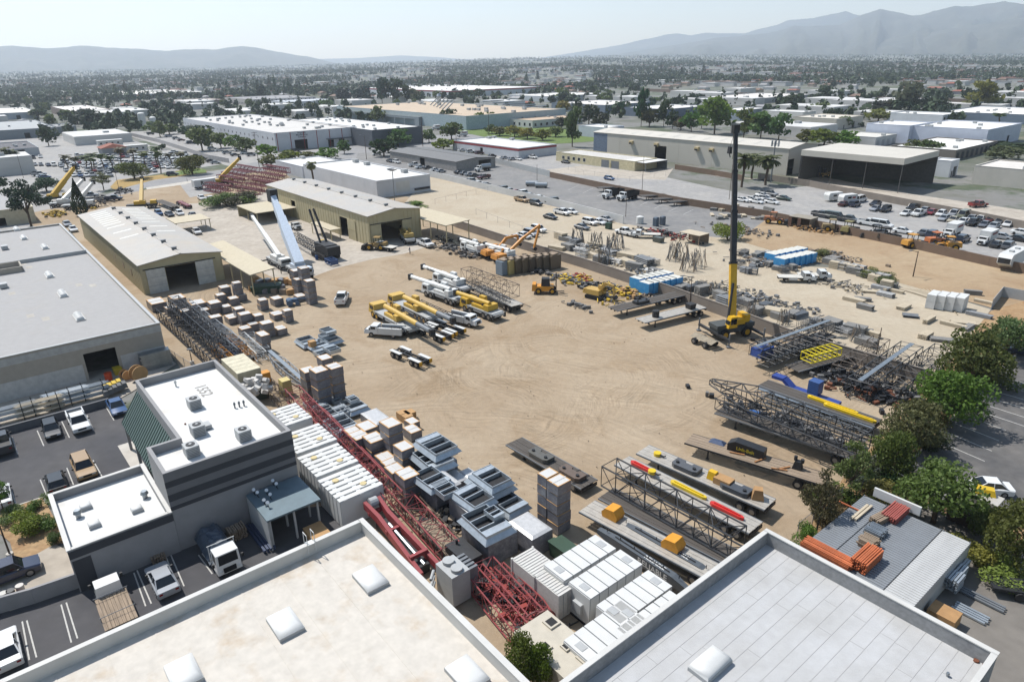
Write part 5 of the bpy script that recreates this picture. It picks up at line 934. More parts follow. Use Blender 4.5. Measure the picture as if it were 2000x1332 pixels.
CL = [
 ('pickup', 154, 826, 'u', 'white', 'large white pickup in the small parking lot, nose towards the office'), ('hatch', 101, 840, 'u', 'black', 'black hatchback parked beside the white pickup'), ('pickup', 4, 868, 'U', 'charcoal', 'dark pickup cut by the left edge of the parking lot'), ('suv', 164, 915, 'u', 'tan', 'shiny tan car behind the low office wing'), ('hatch', 110, 942, 'U', 'black', 'black car parked beside the shiny tan car'), ('sedan', 2, 970, 'U', 'white', 'white car at the left edge beside the flower bed'),
 ('sedan', 228, 795, 'u', 'blue', 'blue car half hidden under the green metal roof'), ('sedan', 317, 1132, 'U', 'silver', 'silver sedan in the delivery court between two trucks'), ('sedan', 12, 1268, 'U', 'white', 'white sedan cut by the left edge of the delivery court'), ('suv', 18, 1120, 'v', 'navy', 'blue grey car on the walk in front of the low wing'),
 ('sedan', 1926, 952, 168, 'white', 'white sedan parked alone in the tree lot'), ('suv', 1990, 684, 160, 'navy', 'dark blue car at the right edge of the tree lot'),
 ('pickup', 1019, 391, 'u', 'tan', 'tan pickup along the white wall'), ('suv', 1047, 398, 'u', 'charcoal', 'dark SUV along the white wall'), ('sedan', 1075, 424, 'u', 'black', 'black sedan in the pale yard'), ('pickup', 1098, 416, 'u', 'white', 'white pickup behind the black sedan'), ('sedan', 1116, 414, 'u', 'white', 'white sedan behind the white pickup near the white wall'),
 ('suv', 1152, 435, 'u', 'white', 'white SUV in front of the green box'), ('sedan', 1170, 434, 'u', 'white', 'white sedan between the white SUV and the wall'), ('sedan', 1184, 429, 'u', 'silver', 'silver car closest to the wall by the green box'), ('sedan', 1137, 444, 'u', 'grey', 'grey sedan beside the timber piles'),
 ('sedan', 989, 468, 'u', 'silver', 'first car in the row behind the yard wall'), ('sedan', 1009, 466, 'u', 'silver', 'second car in the row behind the yard wall'), ('sedan', 1023, 461, 'u', 'white', 'third car in the row behind the yard wall'), ('suv', 1037, 457, 'u', 'silver', 'fourth car in the row behind the yard wall'), ('suv', 1052, 449, 'u', 'white', 'white SUV at the end of the row behind the yard wall'),
 ('pickup', 1221, 455, 'U', 'white', 'white pickup beside the small flat bed truck in the scaffold yard'), ('pickup', 831, 477, 'u', 'white', 'white pickup at the corner of the tan warehouse'), ('pickup', 668, 585, 95, 'white', 'white pickup seen from behind in the open dirt yard'),
 ('suv', 337, 341, 20, 'navy', 'dark blue SUV driving along the street'), ('sedan', 736, 302, 20, 'white', 'white sedan driving on the street beyond the annex'), ('sedan', 394, 387, 'u', 'white', 'white car in front of a black and white pickup'), ('pickup', 411, 391, 'u', 'white', 'white pickup with black bed behind the left shed'), ('sedan', 422, 398, 'u', 'white', 'white sedan nearest the left shed roof'),
 ('hatch', 310, 417, 'u', 'blue', 'blue grey car against the far side of the left shed'), ('sedan', 331, 419, 'u', 'charcoal', 'dark car against the far side of the left shed'), ('hatch', 351, 417, 'u', 'white', 'white hatchback against the far side of the left shed'), ('sedan', 377, 421, 'u', 'grey', 'grey car against the carport'),
 ('sedan', 131, 438, 'u', 'silver', 'silver car squeezed behind the workshop'), ('sedan', 143, 448, 'u', 'white', 'white car squeezed between workshop and shed'), ('pickup', 222, 389, 20, 'navy', 'dark blue pickup among the parked crane trucks'), ('pickup', 175, 383, 20, 'silver', 'silver pickup among the parked crane trucks'), ('hatch', 384, 453, 'u', 'white', 'white van car in front of the carport'),
 ('pickup', 809, 323, 'v', 'white', 'white pickup first in the row before the dark roofed shed'), ('sedan', 820, 327, 'v', 'white', 'white car second in the row before the dark roofed shed'), ('sedan', 835, 328, 'v', 'charcoal', 'dark car third in the row before the dark roofed shed'), ('sedan', 850, 332, 'v', 'white', 'white car fourth in the row before the dark roofed shed'), ('sedan', 861, 335, 'v', 'silver', 'silver car beside the green fence screen'),
 ('sedan', 897, 337, 'v', 'black', 'black car right of the green fence screen'), ('sedan', 907, 339, 'v', 'grey', 'grey car right of the black car'), ('sedan', 917, 341, 'v', 'silver', 'silver car left of the tank truck'), ('sedan', 926, 343, 'v', 'black', 'black car left of the maroon truck'), ('pickup', 945, 347, 'V', 'maroon', 'maroon pickup in front of the tank truck'), ('sedan', 762, 315, 'u', 'black', 'black pickup car at the edge of the front lot'), ('suv', 775, 317, 'u', 'white', 'white SUV at the edge of the front lot'),
 ('sedan', 961, 305, 'v', 'black', 'dark car before the red banded building wall'), ('sedan', 985, 309, 'v', 'silver', 'silver car before the red banded building wall'), ('sedan', 1000, 311, 'v', 'silver', 'second silver car before the red banded building'), ('sedan', 902, 294, 'v', 'white', 'white car at the left end of the red banded building'), ('suv', 918, 297, 'v', 'white', 'white SUV at the left end of the red banded building'), ('suv', 936, 300, 'v', 'maroon', 'maroon car near the red banded building door'), ('pickup', 1040, 308, 'u', 'white', 'white pickup alone near the red banded building corner'), ('sedan', 1012, 311, 'u', 'white', 'white car at the front corner of the red banded building'), ('sedan', 1105, 317, 'u', 'black', 'black sedan parked before the cream office'), ('hatch', 1190, 349, 'u', 'blue', 'small blue car behind the brown wall'),
 ('sedan', 1481, 387, 'u', 'white', 'white car second in the white cluster near the antenna mast'), ('sedan', 1490, 382, 'u', 'white', 'white car at the back of the white cluster near the antenna mast'), ('sedan', 1469, 390, 'u', 'white', 'white car third in the white cluster near the antenna mast'), ('sedan', 1478, 394, 'u', 'white', 'white car at the front of the white cluster near the antenna mast'), ('sedan', 1494, 388, 'u', 'silver', 'silver car in the white cluster near the antenna mast'), ('sedan', 1450, 391, 'u', 'white', 'white car just right of the crane boom in the gravel lot'), ('sedan', 1508, 395, 'u', 'white', 'white sedan standing clear of the white cluster'), ('sedan', 1531, 388, 'u', 'green', 'dark green coupe beside the white sedan'), ('pickup', 1502, 380, 'u', 'grey', 'grey pickup behind the white cluster'),
 ('van', 1680, 391, 'v', 'white', 'white passenger van beside the cargo trailer'), ('suv', 1669, 400, 'v', 'navy', 'dark blue SUV in front of the white passenger van'), ('sedan', 1648, 399, 'v', 'maroon', 'small maroon car before the cargo trailer'),
 ('sedan', 1710, 398, 'V', 'black', 'black sedan behind a silver car in the gravel lot'), ('sedan', 1710, 408, 'V', 'silver', 'silver sedan left of the black SUV'), ('suv', 1729, 410, 'V', 'black', 'black SUV standing alone in the gravel lot'), ('pickup', 1783, 407, 'V', 'black', 'black pickup at the head of the car rows'), ('sedan', 1770, 417, 'V', 'white', 'white coupe at the left end of the car rows'), ('pickup', 1794, 418, 'V', 'white', 'white pickup at the left end of the car rows'), ('sedan', 1806, 411, 'V', 'silver', 'silver car behind the white pickup in the car rows'), ('sedan', 1819, 415, 'V', 'red', 'red sedan in the car rows'), ('hatch', 1838, 418, 'V', 'white', 'white hatchback right of the red sedan'),
 ('sedan', 1844, 427, 'V', 'silver', 'silver sedan in front of the white hatchback'), ('pickup', 1864, 419, 'V', 'silver', 'silver pickup in the back car row'), ('sedan', 1862, 430, 'V', 'beige', 'beige sedan in the front car row'), ('van', 1881, 422, 'V', 'olive', 'olive van in the back car row'), ('sedan', 1881, 433, 'V', 'white', 'white sedan right of the beige sedan'), ('sedan', 1898, 427, 'V', 'silver', 'silver sedan right of the olive van'), ('pickup', 1901, 436, 'V', 'black', 'black pickup in the front car row'), ('sedan', 1915, 428, 'V', 'white', 'white sedan in the back car row near its end'), ('sedan', 1923, 439, 'V', 'grey', 'grey sedan right of the black pickup'), ('sedan', 1935, 430, 'V', 'maroon', 'dark red sedan in the back car row'), ('sedan', 1941, 442, 'V', 'silver', 'silver sedan second last in the front car row'), ('sedan', 1952, 434, 'V', 'grey', 'grey sedan last in the back car row'), ('sedan', 1969, 438, 'V', 'white', 'white car at the right end of the car rows'),
 ('pickup', 1605, 421, 'u', 'charcoal', 'dark pickup with lifting gear behind the low brown wall'), ('van', 1631, 425, 'u', 'green', 'dark green van behind the low brown wall'), ('pickup', 1657, 430, 'u', 'charcoal', 'dark flat bed pickup behind the low brown wall'), ('pickup', 1697, 437, 'u', 'white', 'white pickup just behind the low brown wall'), ('van', 1722, 441, 'u', 'white', 'white camper van behind the low brown wall'), ('sedan', 1764, 452, 'u', 'white', 'white sedan mostly hidden by the low brown wall'), ('sedan', 1806, 455, 'v', 'grey', 'grey sedan mostly hidden by the low brown wall'), ('suv', 1822, 459, 'v', 'navy', 'dark blue SUV left of the box truck'), ('suv', 1880, 468, 'v', 'navy', 'dark SUV right of the box truck'), ('sedan', 1946, 478, 'v', 'charcoal', 'dark sedan right of the second box truck'), ('suv', 1970, 481, 'v', 'grey', 'grey SUV beside the fifth wheel caravan'), ('sedan', 1958, 463, 'u', 'silver', 'silver sedan behind the second box truck'), ('sedan', 1990, 467, 'u', 'black', 'black sedan at the right edge of the gravel lot'), ('sedan', 1945, 460, 'u', 'white', 'white sedan behind the silver sedan near right edge'), ('sedan', 1996, 455, 'u', 'white', 'white car cut by the right edge of the gravel lot'),
 ('pickup', 1910, 401, 15, 'red', 'bright red pickup outside the tan block wall'),
]
for t in CL: car(*t, jit=.04)
for i, (x, y, c) in enumerate(((917, 361, 'silver'), (932, 365, 'white'), (947, 368, 'grey'), (980, 377, 'black'), (993, 379, 'silver'), (1005, 382, 'red'), (1018, 385, 'white'), (1032, 389, 'silver'), (1051, 393, 'white'), (1078, 400, 'black'))):
 car('sedan' if i % 3 else 'suv', x, y-6, 'V', c, f'{ORD[i]} car from the left parked behind the white wall', True, 'cars behind the white wall')
for i, (x, y, c) in enumerate(((294, 262, 'black'), (329, 266, 'silver'), (344, 271, 'silver'), (354, 274, 'maroon'), (372, 279, 'navy'), (405, 280, 'blue'), (414, 291, 'white'), (428, 294, 'white'), (443, 299, 'silver'), (459, 303, 'black'), (466, 294, 'white'), (478, 299, 'white'), (490, 303, 'silver'), (585, 300, 'charcoal'), (577, 295, 'black'))):
 car('sedan' if i % 2 else 'suv', x, y, 'v', c, f'{ORD[i]} car from the left in front of the manufacturing building', True, 'cars before the manufacturing building')
for i, (x, y, c) in enumerate(((396, 310, 'black'), (412, 315, 'black'), (421, 318, 'silver'), (383, 305, 'navy'), (340, 297, 'white'), (347, 299, 'silver'))):
 car('sedan', x, y, 20, c, f'{ORD[i]} car along the curving pale fence', True, 'cars by the curving fence')
NC = 0; rowsv = []
cset = ['white']*16+['silver']*6+['grey']*3+['black']*3+['navy', 'red', 'maroon', 'beige', 'charcoal', 'blue']
cn = {}
for (xa, ya, xb, yb, n, dr) in ((150, 305, 372, 308, 26, 'u'), (150, 312, 385, 314, 26, 'u'), (122, 317, 385, 321, 26, 'u'), (118, 325, 360, 327, 23, 'u'), (130, 333, 300, 334, 17, 'u'), (145, 343, 215, 342, 7, 'u'), (215, 303, 362, 302, 12, 'u'), (45, 327, 90, 347, 8, 'v'), (55, 322, 120, 322, 6, 'u'), (48, 310, 80, 306, 3, 'u')):
 for k in range(n):
  if random.random() < .1: continue
  x, y = xa+(xb-xa)*k/max(1, n-1)+random.uniform(-1.5, 1.5), ya+(yb-ya)*k/max(1, n-1)+random.uniform(-.6, .6); c = random.choice(cset)
  car(random.choice(('sedan', 'sedan', 'suv', 'hatch', 'pickup')), x, y, dr, c, f'one of the {c} cars packed in the crowded lot behind the palms', True, 'cars packed in the crowded lot', .06)
WHEELM = None
def axle_wheels(P, xs, W, r, wd=.3, rimmat=RIM, dual=False, n=14):
 for x in xs:
  for s in (-1, 1):
   m = MB(); m.wheel(x, s*(W/2-wd*(1 if dual else .5)), r, wd*(2 if dual else 1), n=n); i = P.add('wheel', m, TYRE, smooth=40); m = MB(); m.tube((x, s*(W/2+.001), r), (x, s*(W/2+.02), r), r*.55, 12); P.add('rim', m, rimmat, i)
def cab(P, x0, x1, W, z0, z1, hood=0, glassz=None, mat=PAINT):
 m = MB(); m.tbox(x0, x1, -W/2, W/2, z0, z1, .06, .08, ix1=.2 if hood else .1); i = P.add('cab', m, mat, smooth=20); zg = glassz or (z0+z1)/2+.1; k = (zg+.1-z0)/(z1-z0)
 xg = x1-(.2 if hood else .1)*k
 m = MB(); m.add([(xg+.012, -W/2+.22, zg), (xg+.012, W/2-.22, zg), (x1-(.2 if hood else .1)+.025, W/2-.26, z1-.1), (x1-(.2 if hood else .1)+.025, -W/2+.26, z1-.1)], [(0, 1, 2, 3)]); P.add('windscreen', m, CGL, i)
 for s in (-1, 1):
  m = MB(); q = (W/2-.02)*s; m.add([(x0+.35, s*(W/2-.045)+s*.01, zg), (x1-.3, s*(W/2-.045)+s*.01, zg), (x1-.36, s*(W/2-.07)+s*.012, z1-.15), (x0+.38, s*(W/2-.07)+s*.012, z1-.15)], [(0, 1, 2, 3)] if s < 0 else [(3, 2, 1, 0)]); P.add('side_window', m, CGL, i)
  m = MB(); m.box(x1-.25, x1-.1, s*(W/2+.2)-.1, s*(W/2+.2)+.1, zg, zg+.35); P.add('mirror', m, BLKP, i)
  m = MB(); m.box(x1+hood-.05, x1+hood+.02, s*(W/2-.3)-.15, s*(W/2-.3)+.15, z0+.25, z0+.45); P.add('headlight', m, LAMPW, i)
 if hood: m = MB(); m.tbox(x1-.1, x1+hood, -W/2+.06, W/2-.06, z0, z0+.95*(z1-z0)*.55, 0, .12, ix1=.25); P.add('hood', m, mat, i)
 m = MB(); m.box(x1+hood-.02, x1+hood+.05, -W/2+.5, W/2-.5, z0+.1, z0+.6); P.add('grille', m, CHROME, i)
PLANK = M('deck_planks', (150, 132, 112), .9, var=.25, scale=1.5, streak=(.3, 6, 6)); ALU = M('aluminium_deck', (190, 183, 172), .5, .3, var=.1, scale=2)
def deck(P, x0, x1, W, z, mat, n=8, name='plank', th=.08):
 st = W/n
 for k in range(n): m = MB(); m.box(x0, x1, -W/2+k*st+.012, -W/2+(k+1)*st-.012, z-th, z+.012*(k % 2)); P.add(name, m, mat)
def flat_truck(kind='flat', L=7.2):
 P = Proto(); m = MB(); m.box(-L/2, L/2-2.2, -.45, .45, .55, .85); P.add('chassis', m, DARKM); cab(P, L/2-2.4, L/2-.9, 2.0, .55, 1.95, .95)
 if kind == 'flat': deck(P, -L/2, L/2-2.5, 2.3, 1.05, M('white_deck', (214, 210, 200), .7), 6); m = MB(); m.box(L/2-2.52, L/2-2.44, -1.15, 1.15, 1.06, 2.0); P.add('headboard', m, GREYM); m = MB(); m.box(-L/2+2, -L/2+3.6, -1.15, -.6, .5, .95); P.add('tool_box', m, WHITE)
 if kind == 'wood': deck(P, -L/2, L/2-2.5, 2.4, 1.05, PLANK, 9); m = MB(); [m.tube((x, -1.3, 1.45), (x, 1.3, 1.45), .03, 6) for x in (-L/2+1.2, L/2-2.9)]; [m.tube((x, s*1.2, 1.0), (x, s*1.2, 1.45), .03, 6) for x in (-L/2+1.2, L/2-2.9) for s in (-1, 1)]; P.add('rack', m, GREYM)
 if kind == 'service':
  m = MB()
  for s in (-1, 1): m.box(-L/2, L/2-2.5, s*.75 if s > 0 else -1.15, 1.15 if s > 0 else -.75, .6, 1.7)
  P.add('tool_box', m, WHITE); m = MB(); m.box(-L/2, L/2-2.5, -.74, .74, .95, 1.05); P.add('bed_floor', m, DARKM)
  m = MB(); [m.tube((x, s*1.1, 1.7), (x, s*1.1, 2.15), .03, 5) for x in (-L/2+.2, -L/2+1.6, L/2-2.7) for s in (-1, 1)]; [m.tube((-L/2+.2, s*1.1, 2.1), (L/2-2.7, s*1.1, 2.1), .03, 5) for s in (-1, 1)]; P.add('rack', m, DARKM)
  for k in range(3): m = MB(); m.tube((-L/2+1+k*.7, -.25, 1.25), (-L/2+1+k*.7, .25, 1.25), .32, 12); P.add('hose_reel', m, TYRE)
 axle_wheels(P, (L/2-1.25,), 2.05, .42); axle_wheels(P, (-L/2+1.5,), 2.2, .42, dual=True, wd=.26); return P
def box_truck():
 P = Proto(); m = MB(); m.box(-3.3, 2, -.45, .45, .55, .85); P.add('chassis', m, DARKM); cab(P, 1.6, 2.8, 2.0, .55, 2.0, .8)
 m = MB(); m.box(-3.4, 1.5, -1.2, 1.2, .95, 3.2); i = P.add('cargo_box', m, WHITE); m = MB(); m.box(-3.45, -3.4, -1.05, 1.05, 1.05, 3.0); P.add('rear_door', m, LGREY, i); m = MB(); m.box(-2.6, .6, -1.215, -1.2, 2.2, 2.7); m.box(-2.6, .6, 1.2, 1.215, 2.2, 2.7); P.add('painted_stripe', m, M('stripe_maroon', (120, 50, 50), .7), i)
 axle_wheels(P, (2.6,), 2.0, .42); axle_wheels(P, (-2.0,), 2.2, .42, dual=True, wd=.26); return P
def dump_truck():
 P = Proto(); m = MB(); m.box(-4, 2.6, -.5, .5, .6, 1.0); P.add('chassis', m, DARKM); cab(P, 1.6, 3.0, 2.3, .8, 2.7, 1.4)
 m = MB(); m.add([(-4.2,-1.25,1.1),(1.3,-1.25,1.1),(1.3,1.25,1.1),(-4.2,1.25,1.1),(-4.2,-1.3,2.6),(1.4,-1.3,2.6),(1.4,1.3,2.6),(-4.2,1.3,2.6)], [(0,3,2,1),(0,1,5,4),(1,2,6,5),(2,3,7,6),(3,0,4,7)]); P.add('dump_bed', m, M('dump_black', (30, 31, 34), .5))
 axle_wheels(P, (3.2,), 2.2, .52); axle_wheels(P, (-1.6, -2.9), 2.4, .52, dual=True); return P
def tank_truck():
 P = Proto(); m = MB(); m.box(-3.6, 2, -.45, .45, .6, .9); P.add('chassis', m, DARKM); cab(P, 1.4, 2.8, 2.2, .7, 2.4, 1.2); m = MB(); m.tube((-3.5, 0, 1.9), (1.1, 0, 1.9), 1.0, 16); P.add('tank', m, STEEL, smooth=40); axle_wheels(P, (3.0,), 2.1, .5); axle_wheels(P, (-1.2, -2.4), 2.3, .5, dual=True); return P
def cabover():
 P = Proto(); m = MB(); m.box(-3.2, 2.5, -.45, .45, .55, .85); P.add('chassis', m, DARKM); cab(P, 1.5, 3.1, 2.1, .5, 2.5, 0, 1.45); m = MB(); m.box(-3.3, 1.3, -1.1, 1.1, .95, 1.1); P.add('bed', m, DARKM)
 m = MB(); rng = np.random.default_rng(3); nx, ny = 14, 8; vs = []
 for i in range(nx):
  for j in range(ny):
   e = min(i, nx-1-i, j, ny-1-j); vs.append((-3.4+4.7*i/(nx-1), -1.25+2.5*j/(ny-1), (.7 if e == 0 else 1.5 if e == 1 else 1.9)+.3*rng.random()))
 m.add(vs, [(i*ny+j, (i+1)*ny+j, (i+1)*ny+j+1, i*ny+j+1) for i in range(nx-1) for j in range(ny-1)]); P.add('tarpaulin', m, M('tarp_bluegrey', (66, 78, 92), .5, var=.2, scale=2))
 m = MB(); m.tube((1.45, -1.2, 2.75), (1.45, 1.2, 2.75), .04, 6); [m.tube((1.45, s*1.1, 1), (1.45, s*1.1, 2.75), .04, 6) for s in (-1, 1)]; P.add('rack', m, WHITE)
 axle_wheels(P, (2.3,), 2.0, .4); axle_wheels(P, (-1.6,), 2.1, .4, dual=True, wd=.25); return P
FT, WT, ST, BT, DT, TT, CO = flat_truck('flat'), flat_truck('wood', 6.8), flat_truck('service', 6.6), box_truck(), dump_truck(), tank_truck(), cabover()
def truck(P, x, y, d, label, nm='work_truck', cat='truck', col='white', group=None):
 return P.put(nm, label, cat, G(x, y, .8), DIRS[d] if isinstance(d, str) else R(d), group, LV[0]+.004, color=COLS[col] if isinstance(col, str) else col)
truck(WT, 222, 1178, 'U', 'white crew truck with weathered timber deck in the delivery court', 'flatbed_truck'); truck(CO, 428, 1078, 'u', 'white cab over truck with blue grey tarp over its bed', 'cabover_truck')
truck(FT, 1555, 543, -8, 'white flat bed truck nearest the blue foam stack', 'flatbed_truck'); truck(flat_truck('flat', 6.4), 1590, 539, -8, 'second white truck half hidden behind the flat bed truck', 'flatbed_truck'); truck(FT, 1262, 459, 168, 'small white flat bed truck loaded with green gear', 'flatbed_truck')
truck(ST, 752, 648, 168, 'white service truck with tool boxes beside the yellow crane', 'service_truck'); truck(ST, 905, 625, -35, 'white pickup truck with cable reels parked among the cranes', 'service_truck')
truck(BT, 1860, 455, 'V', 'white box truck with maroon stripe in the gravel lot', 'box_truck'); truck(BT, 1926, 470, 'V', 'second white box truck nearer the fifth wheel caravan', 'box_truck')
truck(DT, 1197, 382, 'V', 'left of two white dump trucks with black beds', 'dump_truck'); truck(DT, 1226, 386, 'V', 'right of two white dump trucks with black beds', 'dump_truck'); truck(TT, 944, 331, 'V', 'tank truck with round steel tank before the dark shed', 'tank_truck')
truck(flat_truck('flat', 6.4), 752, 483, 150, 'small white flat truck in front of the warehouse door', 'flatbed_truck'); truck(flat_truck('flat', 6), 575, 442, 'u', 'white truck with open back parked at the warehouse side', 'flatbed_truck')
truck(BT, 851, 252, 'V', 'white box van beside the lawn, the left one', 'box_truck'); truck(BT, 903, 265, 'V', 'white box van behind the dark street tree', 'box_truck')
# ================================================================== yard gear
Z0 = LV[0]+.004
GRT0 = M('grey_tubes', (132, 134, 136), .5, .4, var=.15); TANB0 = M('pale_boards', (196, 182, 158), .85, var=.15, scale=2, streak=(.4, 5, 5))
def BX(*a): return MB().box(*a)
LATC = {'dark': (50, 51, 54), 'red': (156, 78, 78), 'silver': (150, 153, 156), 'orange': (206, 140, 50), 'navy': (52, 60, 84), 'yellow': (214, 178, 30), 'brown': (96, 82, 70), 'maroon': (118, 44, 52), 'grey': (104, 108, 112), 'blue': (36, 62, 140), 'white': (214, 214, 210)}
LCACHE = {}
def lattice_proto(L, w, h, taper, r=.06, walk=False):
 key = (round(L*2)/2, w, h, taper, r, walk)
 if key in LCACHE: return LCACHE[key]
 L = key[0]; P = Proto(); n = max(3, int(L/max(w, h)/.8)); xs = [-L/2+L*k/n for k in range(n+1)]
 def sz(x):
  t = (x+L/2)/L; q = 1.0
  if taper & 1: q = min(q, .25+t*2.5)
  if taper & 2: q = min(q, .25+(1-t)*2.5)
  return w/2*q, h/2*q
 def pt(x, sy, s_z): a, b = sz(x); return (x, sy*a, h/2+r+s_z*b)
 for sy in (-1, 1):
  for s_z in (-1, 1):
   m = MB()
   for a, b in zip(xs, xs[1:]): m.tube(pt(a, sy, s_z), pt(b, sy, s_z), r, 5)
   P.add('chord', m, PAINTM)
 m = MB(); rr = r*.6
 for k, (a, b) in enumerate(zip(xs, xs[1:])):
  o = 1 if k % 2 else -1
  for sy in (-1, 1): m.tube(pt(a, sy, -o), pt(b, sy, o), rr, 4, cap=False); m.tube(pt(b, sy, -1), pt(b, sy, 1), rr, 4, cap=False)
  for s_z in (-1, 1): m.tube(pt(a, -o, s_z), pt(b, o, s_z), rr, 4, cap=False); m.tube(pt(b, -1, s_z), pt(b, 1, s_z), rr, 4, cap=False)
 for s_z in (-1, 1): m.tube(pt(xs[0], -1, s_z), pt(xs[0], 1, s_z), rr, 4)
 for sy in (-1, 1): m.tube(pt(xs[0], sy, -1), pt(xs[0], sy, 1), rr, 4)
 P.add('lacing', m, PAINTM)
 if walk: P.add('walkway', BX(-L/2, L/2, -.3, .3, h+2*r, h+2*r+.06), STEEL)
 LCACHE[key] = P; return P
def lattice(a, b, w, h, col, label, z=.15, taper=0, r=.06, walk=False, zt=None, group=None, cat='lattice boom'):
 c, ang, L = seg(a, b, z+h/2)
 return lattice_proto(L, w, h, taper, r, walk).put('lattice_boom', label, cat, c, ang, group, Z0+z, color=LATC[col])
TC = {}
def trailer_proto(L, dmat, key, n=6, axles=2, low=False):
 if (key, round(L)) in TC: return TC[(key, round(L))]
 L = round(L); P = Proto(); W = 2.5; z = 1.4 if not low else .95
 deck(P, -L/2, L/2, W-.1, z, dmat, n, th=.06)
 for s in (-1, 1):
  m = MB(); m.box(-L/2, L/2, s*W/2-.05, s*W/2+.05, z-.16, z+.005); P.add('side_rail', m, GREYM if dmat is not PLANK else DARKM); m = MB(); m.side([(-L/2, z-.3), (-L/2+2, z-.3), (-L/2+3.2, z-.62), (L/2, z-.55), (L/2, z-.07), (-L/2, z-.07)], s*.5-.07, s*.5+.07); P.add('frame_beam', m, DARKM)
 for s in (-1, 1): m = MB(); m.box(-L/2+2.6, -L/2+2.75, s*.8-.07, s*.8+.07, 0, z-.2); m.box(-L/2+2.5, -L/2+2.85, s*.8-.15, s*.8+.15, 0, .05); P.add('landing_leg', m, DARKM)
 axle_wheels(P, [L/2-1.2-1.3*k for k in range(axles)], W, .5, dual=True); m = MB(); m.box(L/2-.05, L/2+.06, -W/2+.1, W/2-.1, z-.55, z-.2); P.add('bumper', m, DARKM)
 TC[(key, L)] = P; return P
DDECK = M('dark_deck', (84, 78, 72), .9, var=.2, scale=1.5, streak=(.3, 5, 5))
def trailer(a, b, mat, key, label, n=6, axles=2, z=1.4, low=False):
 c, ang, L = seg(a, b, z); trailer_proto(L, mat, key, n, axles, low).put('flatbed_trailer', label, 'trailer', c, ang, 'trailers in the dirt yard', Z0); return c, ang, L
TR = {}
TR['lowboy'] = trailer((1003, 862), (1152, 948), DDECK, 'd', 'short brown low trailer loaded with counterweights in the open yard', 5, 2, .95, True)
TR['t2'] = trailer((1143, 988), (1425, 1135), ALU, 'a', 'aluminium flat trailer carrying two yellow blocks nearest the grey roof')
TR['t3'] = trailer((1185, 965), (1450, 1100), DDECK, 'd', 'dark trailer beneath the long black lattice boom in front')
TR['t4'] = trailer((1213, 900), (1478, 1033), ALU, 'a', 'aluminium flat trailer carrying red and yellow spreader bars')
TR['t5'] = trailer((1258, 880), (1500, 985), ALU, 'a', 'aluminium flat trailer carrying grey counterweights and a brown crate')
TR['t6'] = trailer((1347, 858), (1612, 938), PLANK, 'w', 'timber deck trailer with a black box and loose timbers', 9)
TR['t7'] = trailer((1402, 800), (1690, 895), DDECK, 'd', 'black trailer beneath the biggest lattice boom on the right')
TR['t8'] = trailer((1490, 748), (1715, 828), DDECK, 'd', 'dark drop deck trailer carrying long yellow beams')
TR['t9'] = trailer((1482, 702), (1620, 652), DDECK, 'd', 'black trailer loaded with dark lattice next to the blue crate')
TR['t10'] = trailer((1545, 716), (1662, 684), DDECK, 'd', 'dark trailer carrying the bright yellow frame')
TR['t11'] = trailer((1248, 628), (1372, 598), ALU, 'a', 'pale flat trailer near the block wall carrying a black drum')
TR['t12'] = trailer((1195, 605), (1330, 574), DDECK, 'd', 'dark trailer with black slabs behind the pale flat trailer')
TR['t13'] = trailer((930, 560), (1012, 598), ALU, 'a', 'pale trailer beneath the brown lattice among the cranes')
TR['t14'] = trailer((310, 392), (343, 404), DDECK, 'd', 'old flat trailer beside the maroon trailer', 5, 1)
def on(t, f, side, z=1.42, tname=None): (c, a, L) = TR[t]; return (c[0]+math.cos(a)*L*f-math.sin(a)*side, c[1]+math.sin(a)*L*f+math.cos(a)*side), a
def put1(name, mb, mat, label, cat, xy, rz=0, z=0, color=None, smooth=None, group=None): return thing1(name, mb, mat, label, cat, xy, rz, group, Z0+z, LATC.get(color, color) if isinstance(color, str) else color, smooth)
def cweight(m=None):
 m = MB(); m.prism([(-1.5, -.7), (-1.1, -.95), (1.1, -.95), (1.5, -.7), (1.5, .5), (.5, .5), (.4, .15), (-.4, .15), (-.5, .5), (-1.5, .5)], 0, .5); P = Proto(); P.add('slab', m, PAINTM)
 for s in (-1, 1): m = MB(); m.tube((s*1.0, -.4, .5), (s*1.0, -.4, .68), .18, 10); P.add('lifting_lug', m, DARKM)
 return P
CW = cweight()
for t, f, s_, cl, lb in (('lowboy', -.1, 0, (92, 90, 84), 'dark grey counterweight slab on the short brown trailer'), ('lowboy', .3, 0, (104, 88, 76), 'rusty counterweight slab on the short brown trailer'), ('t5', -.12, 0, (86, 88, 92), 'large grey counterweight on the aluminium trailer'), ('t5', .27, 0, (70, 74, 80), 'dark grey counterweight near the brown crate'), ('t12', -.1, 0, (44, 45, 48), 'black slab counterweight by the block wall'), ('t9', .25, .2, (60, 61, 64), 'charcoal counterweight on the trailer next to the crane')):
 p, a = on(t, f, s_); CW.put('counterweight', lb, 'counterweight', p, a, 'crane counterweights', Z0+(1.43 if t != 'lowboy' else .98), color=cl)
def spreader(L=3.2): m = MB(); m.prism([(-L/2, -.12), (-L/2+.3, -.3), (L/2-.3, -.22), (L/2, -.1), (L/2, .1), (L/2-.3, .22), (-L/2+.3, .3), (-L/2, .12)], 0, .3); m.box(-L/2+.4, L/2-.4, -.06, .06, .3, .42); return m
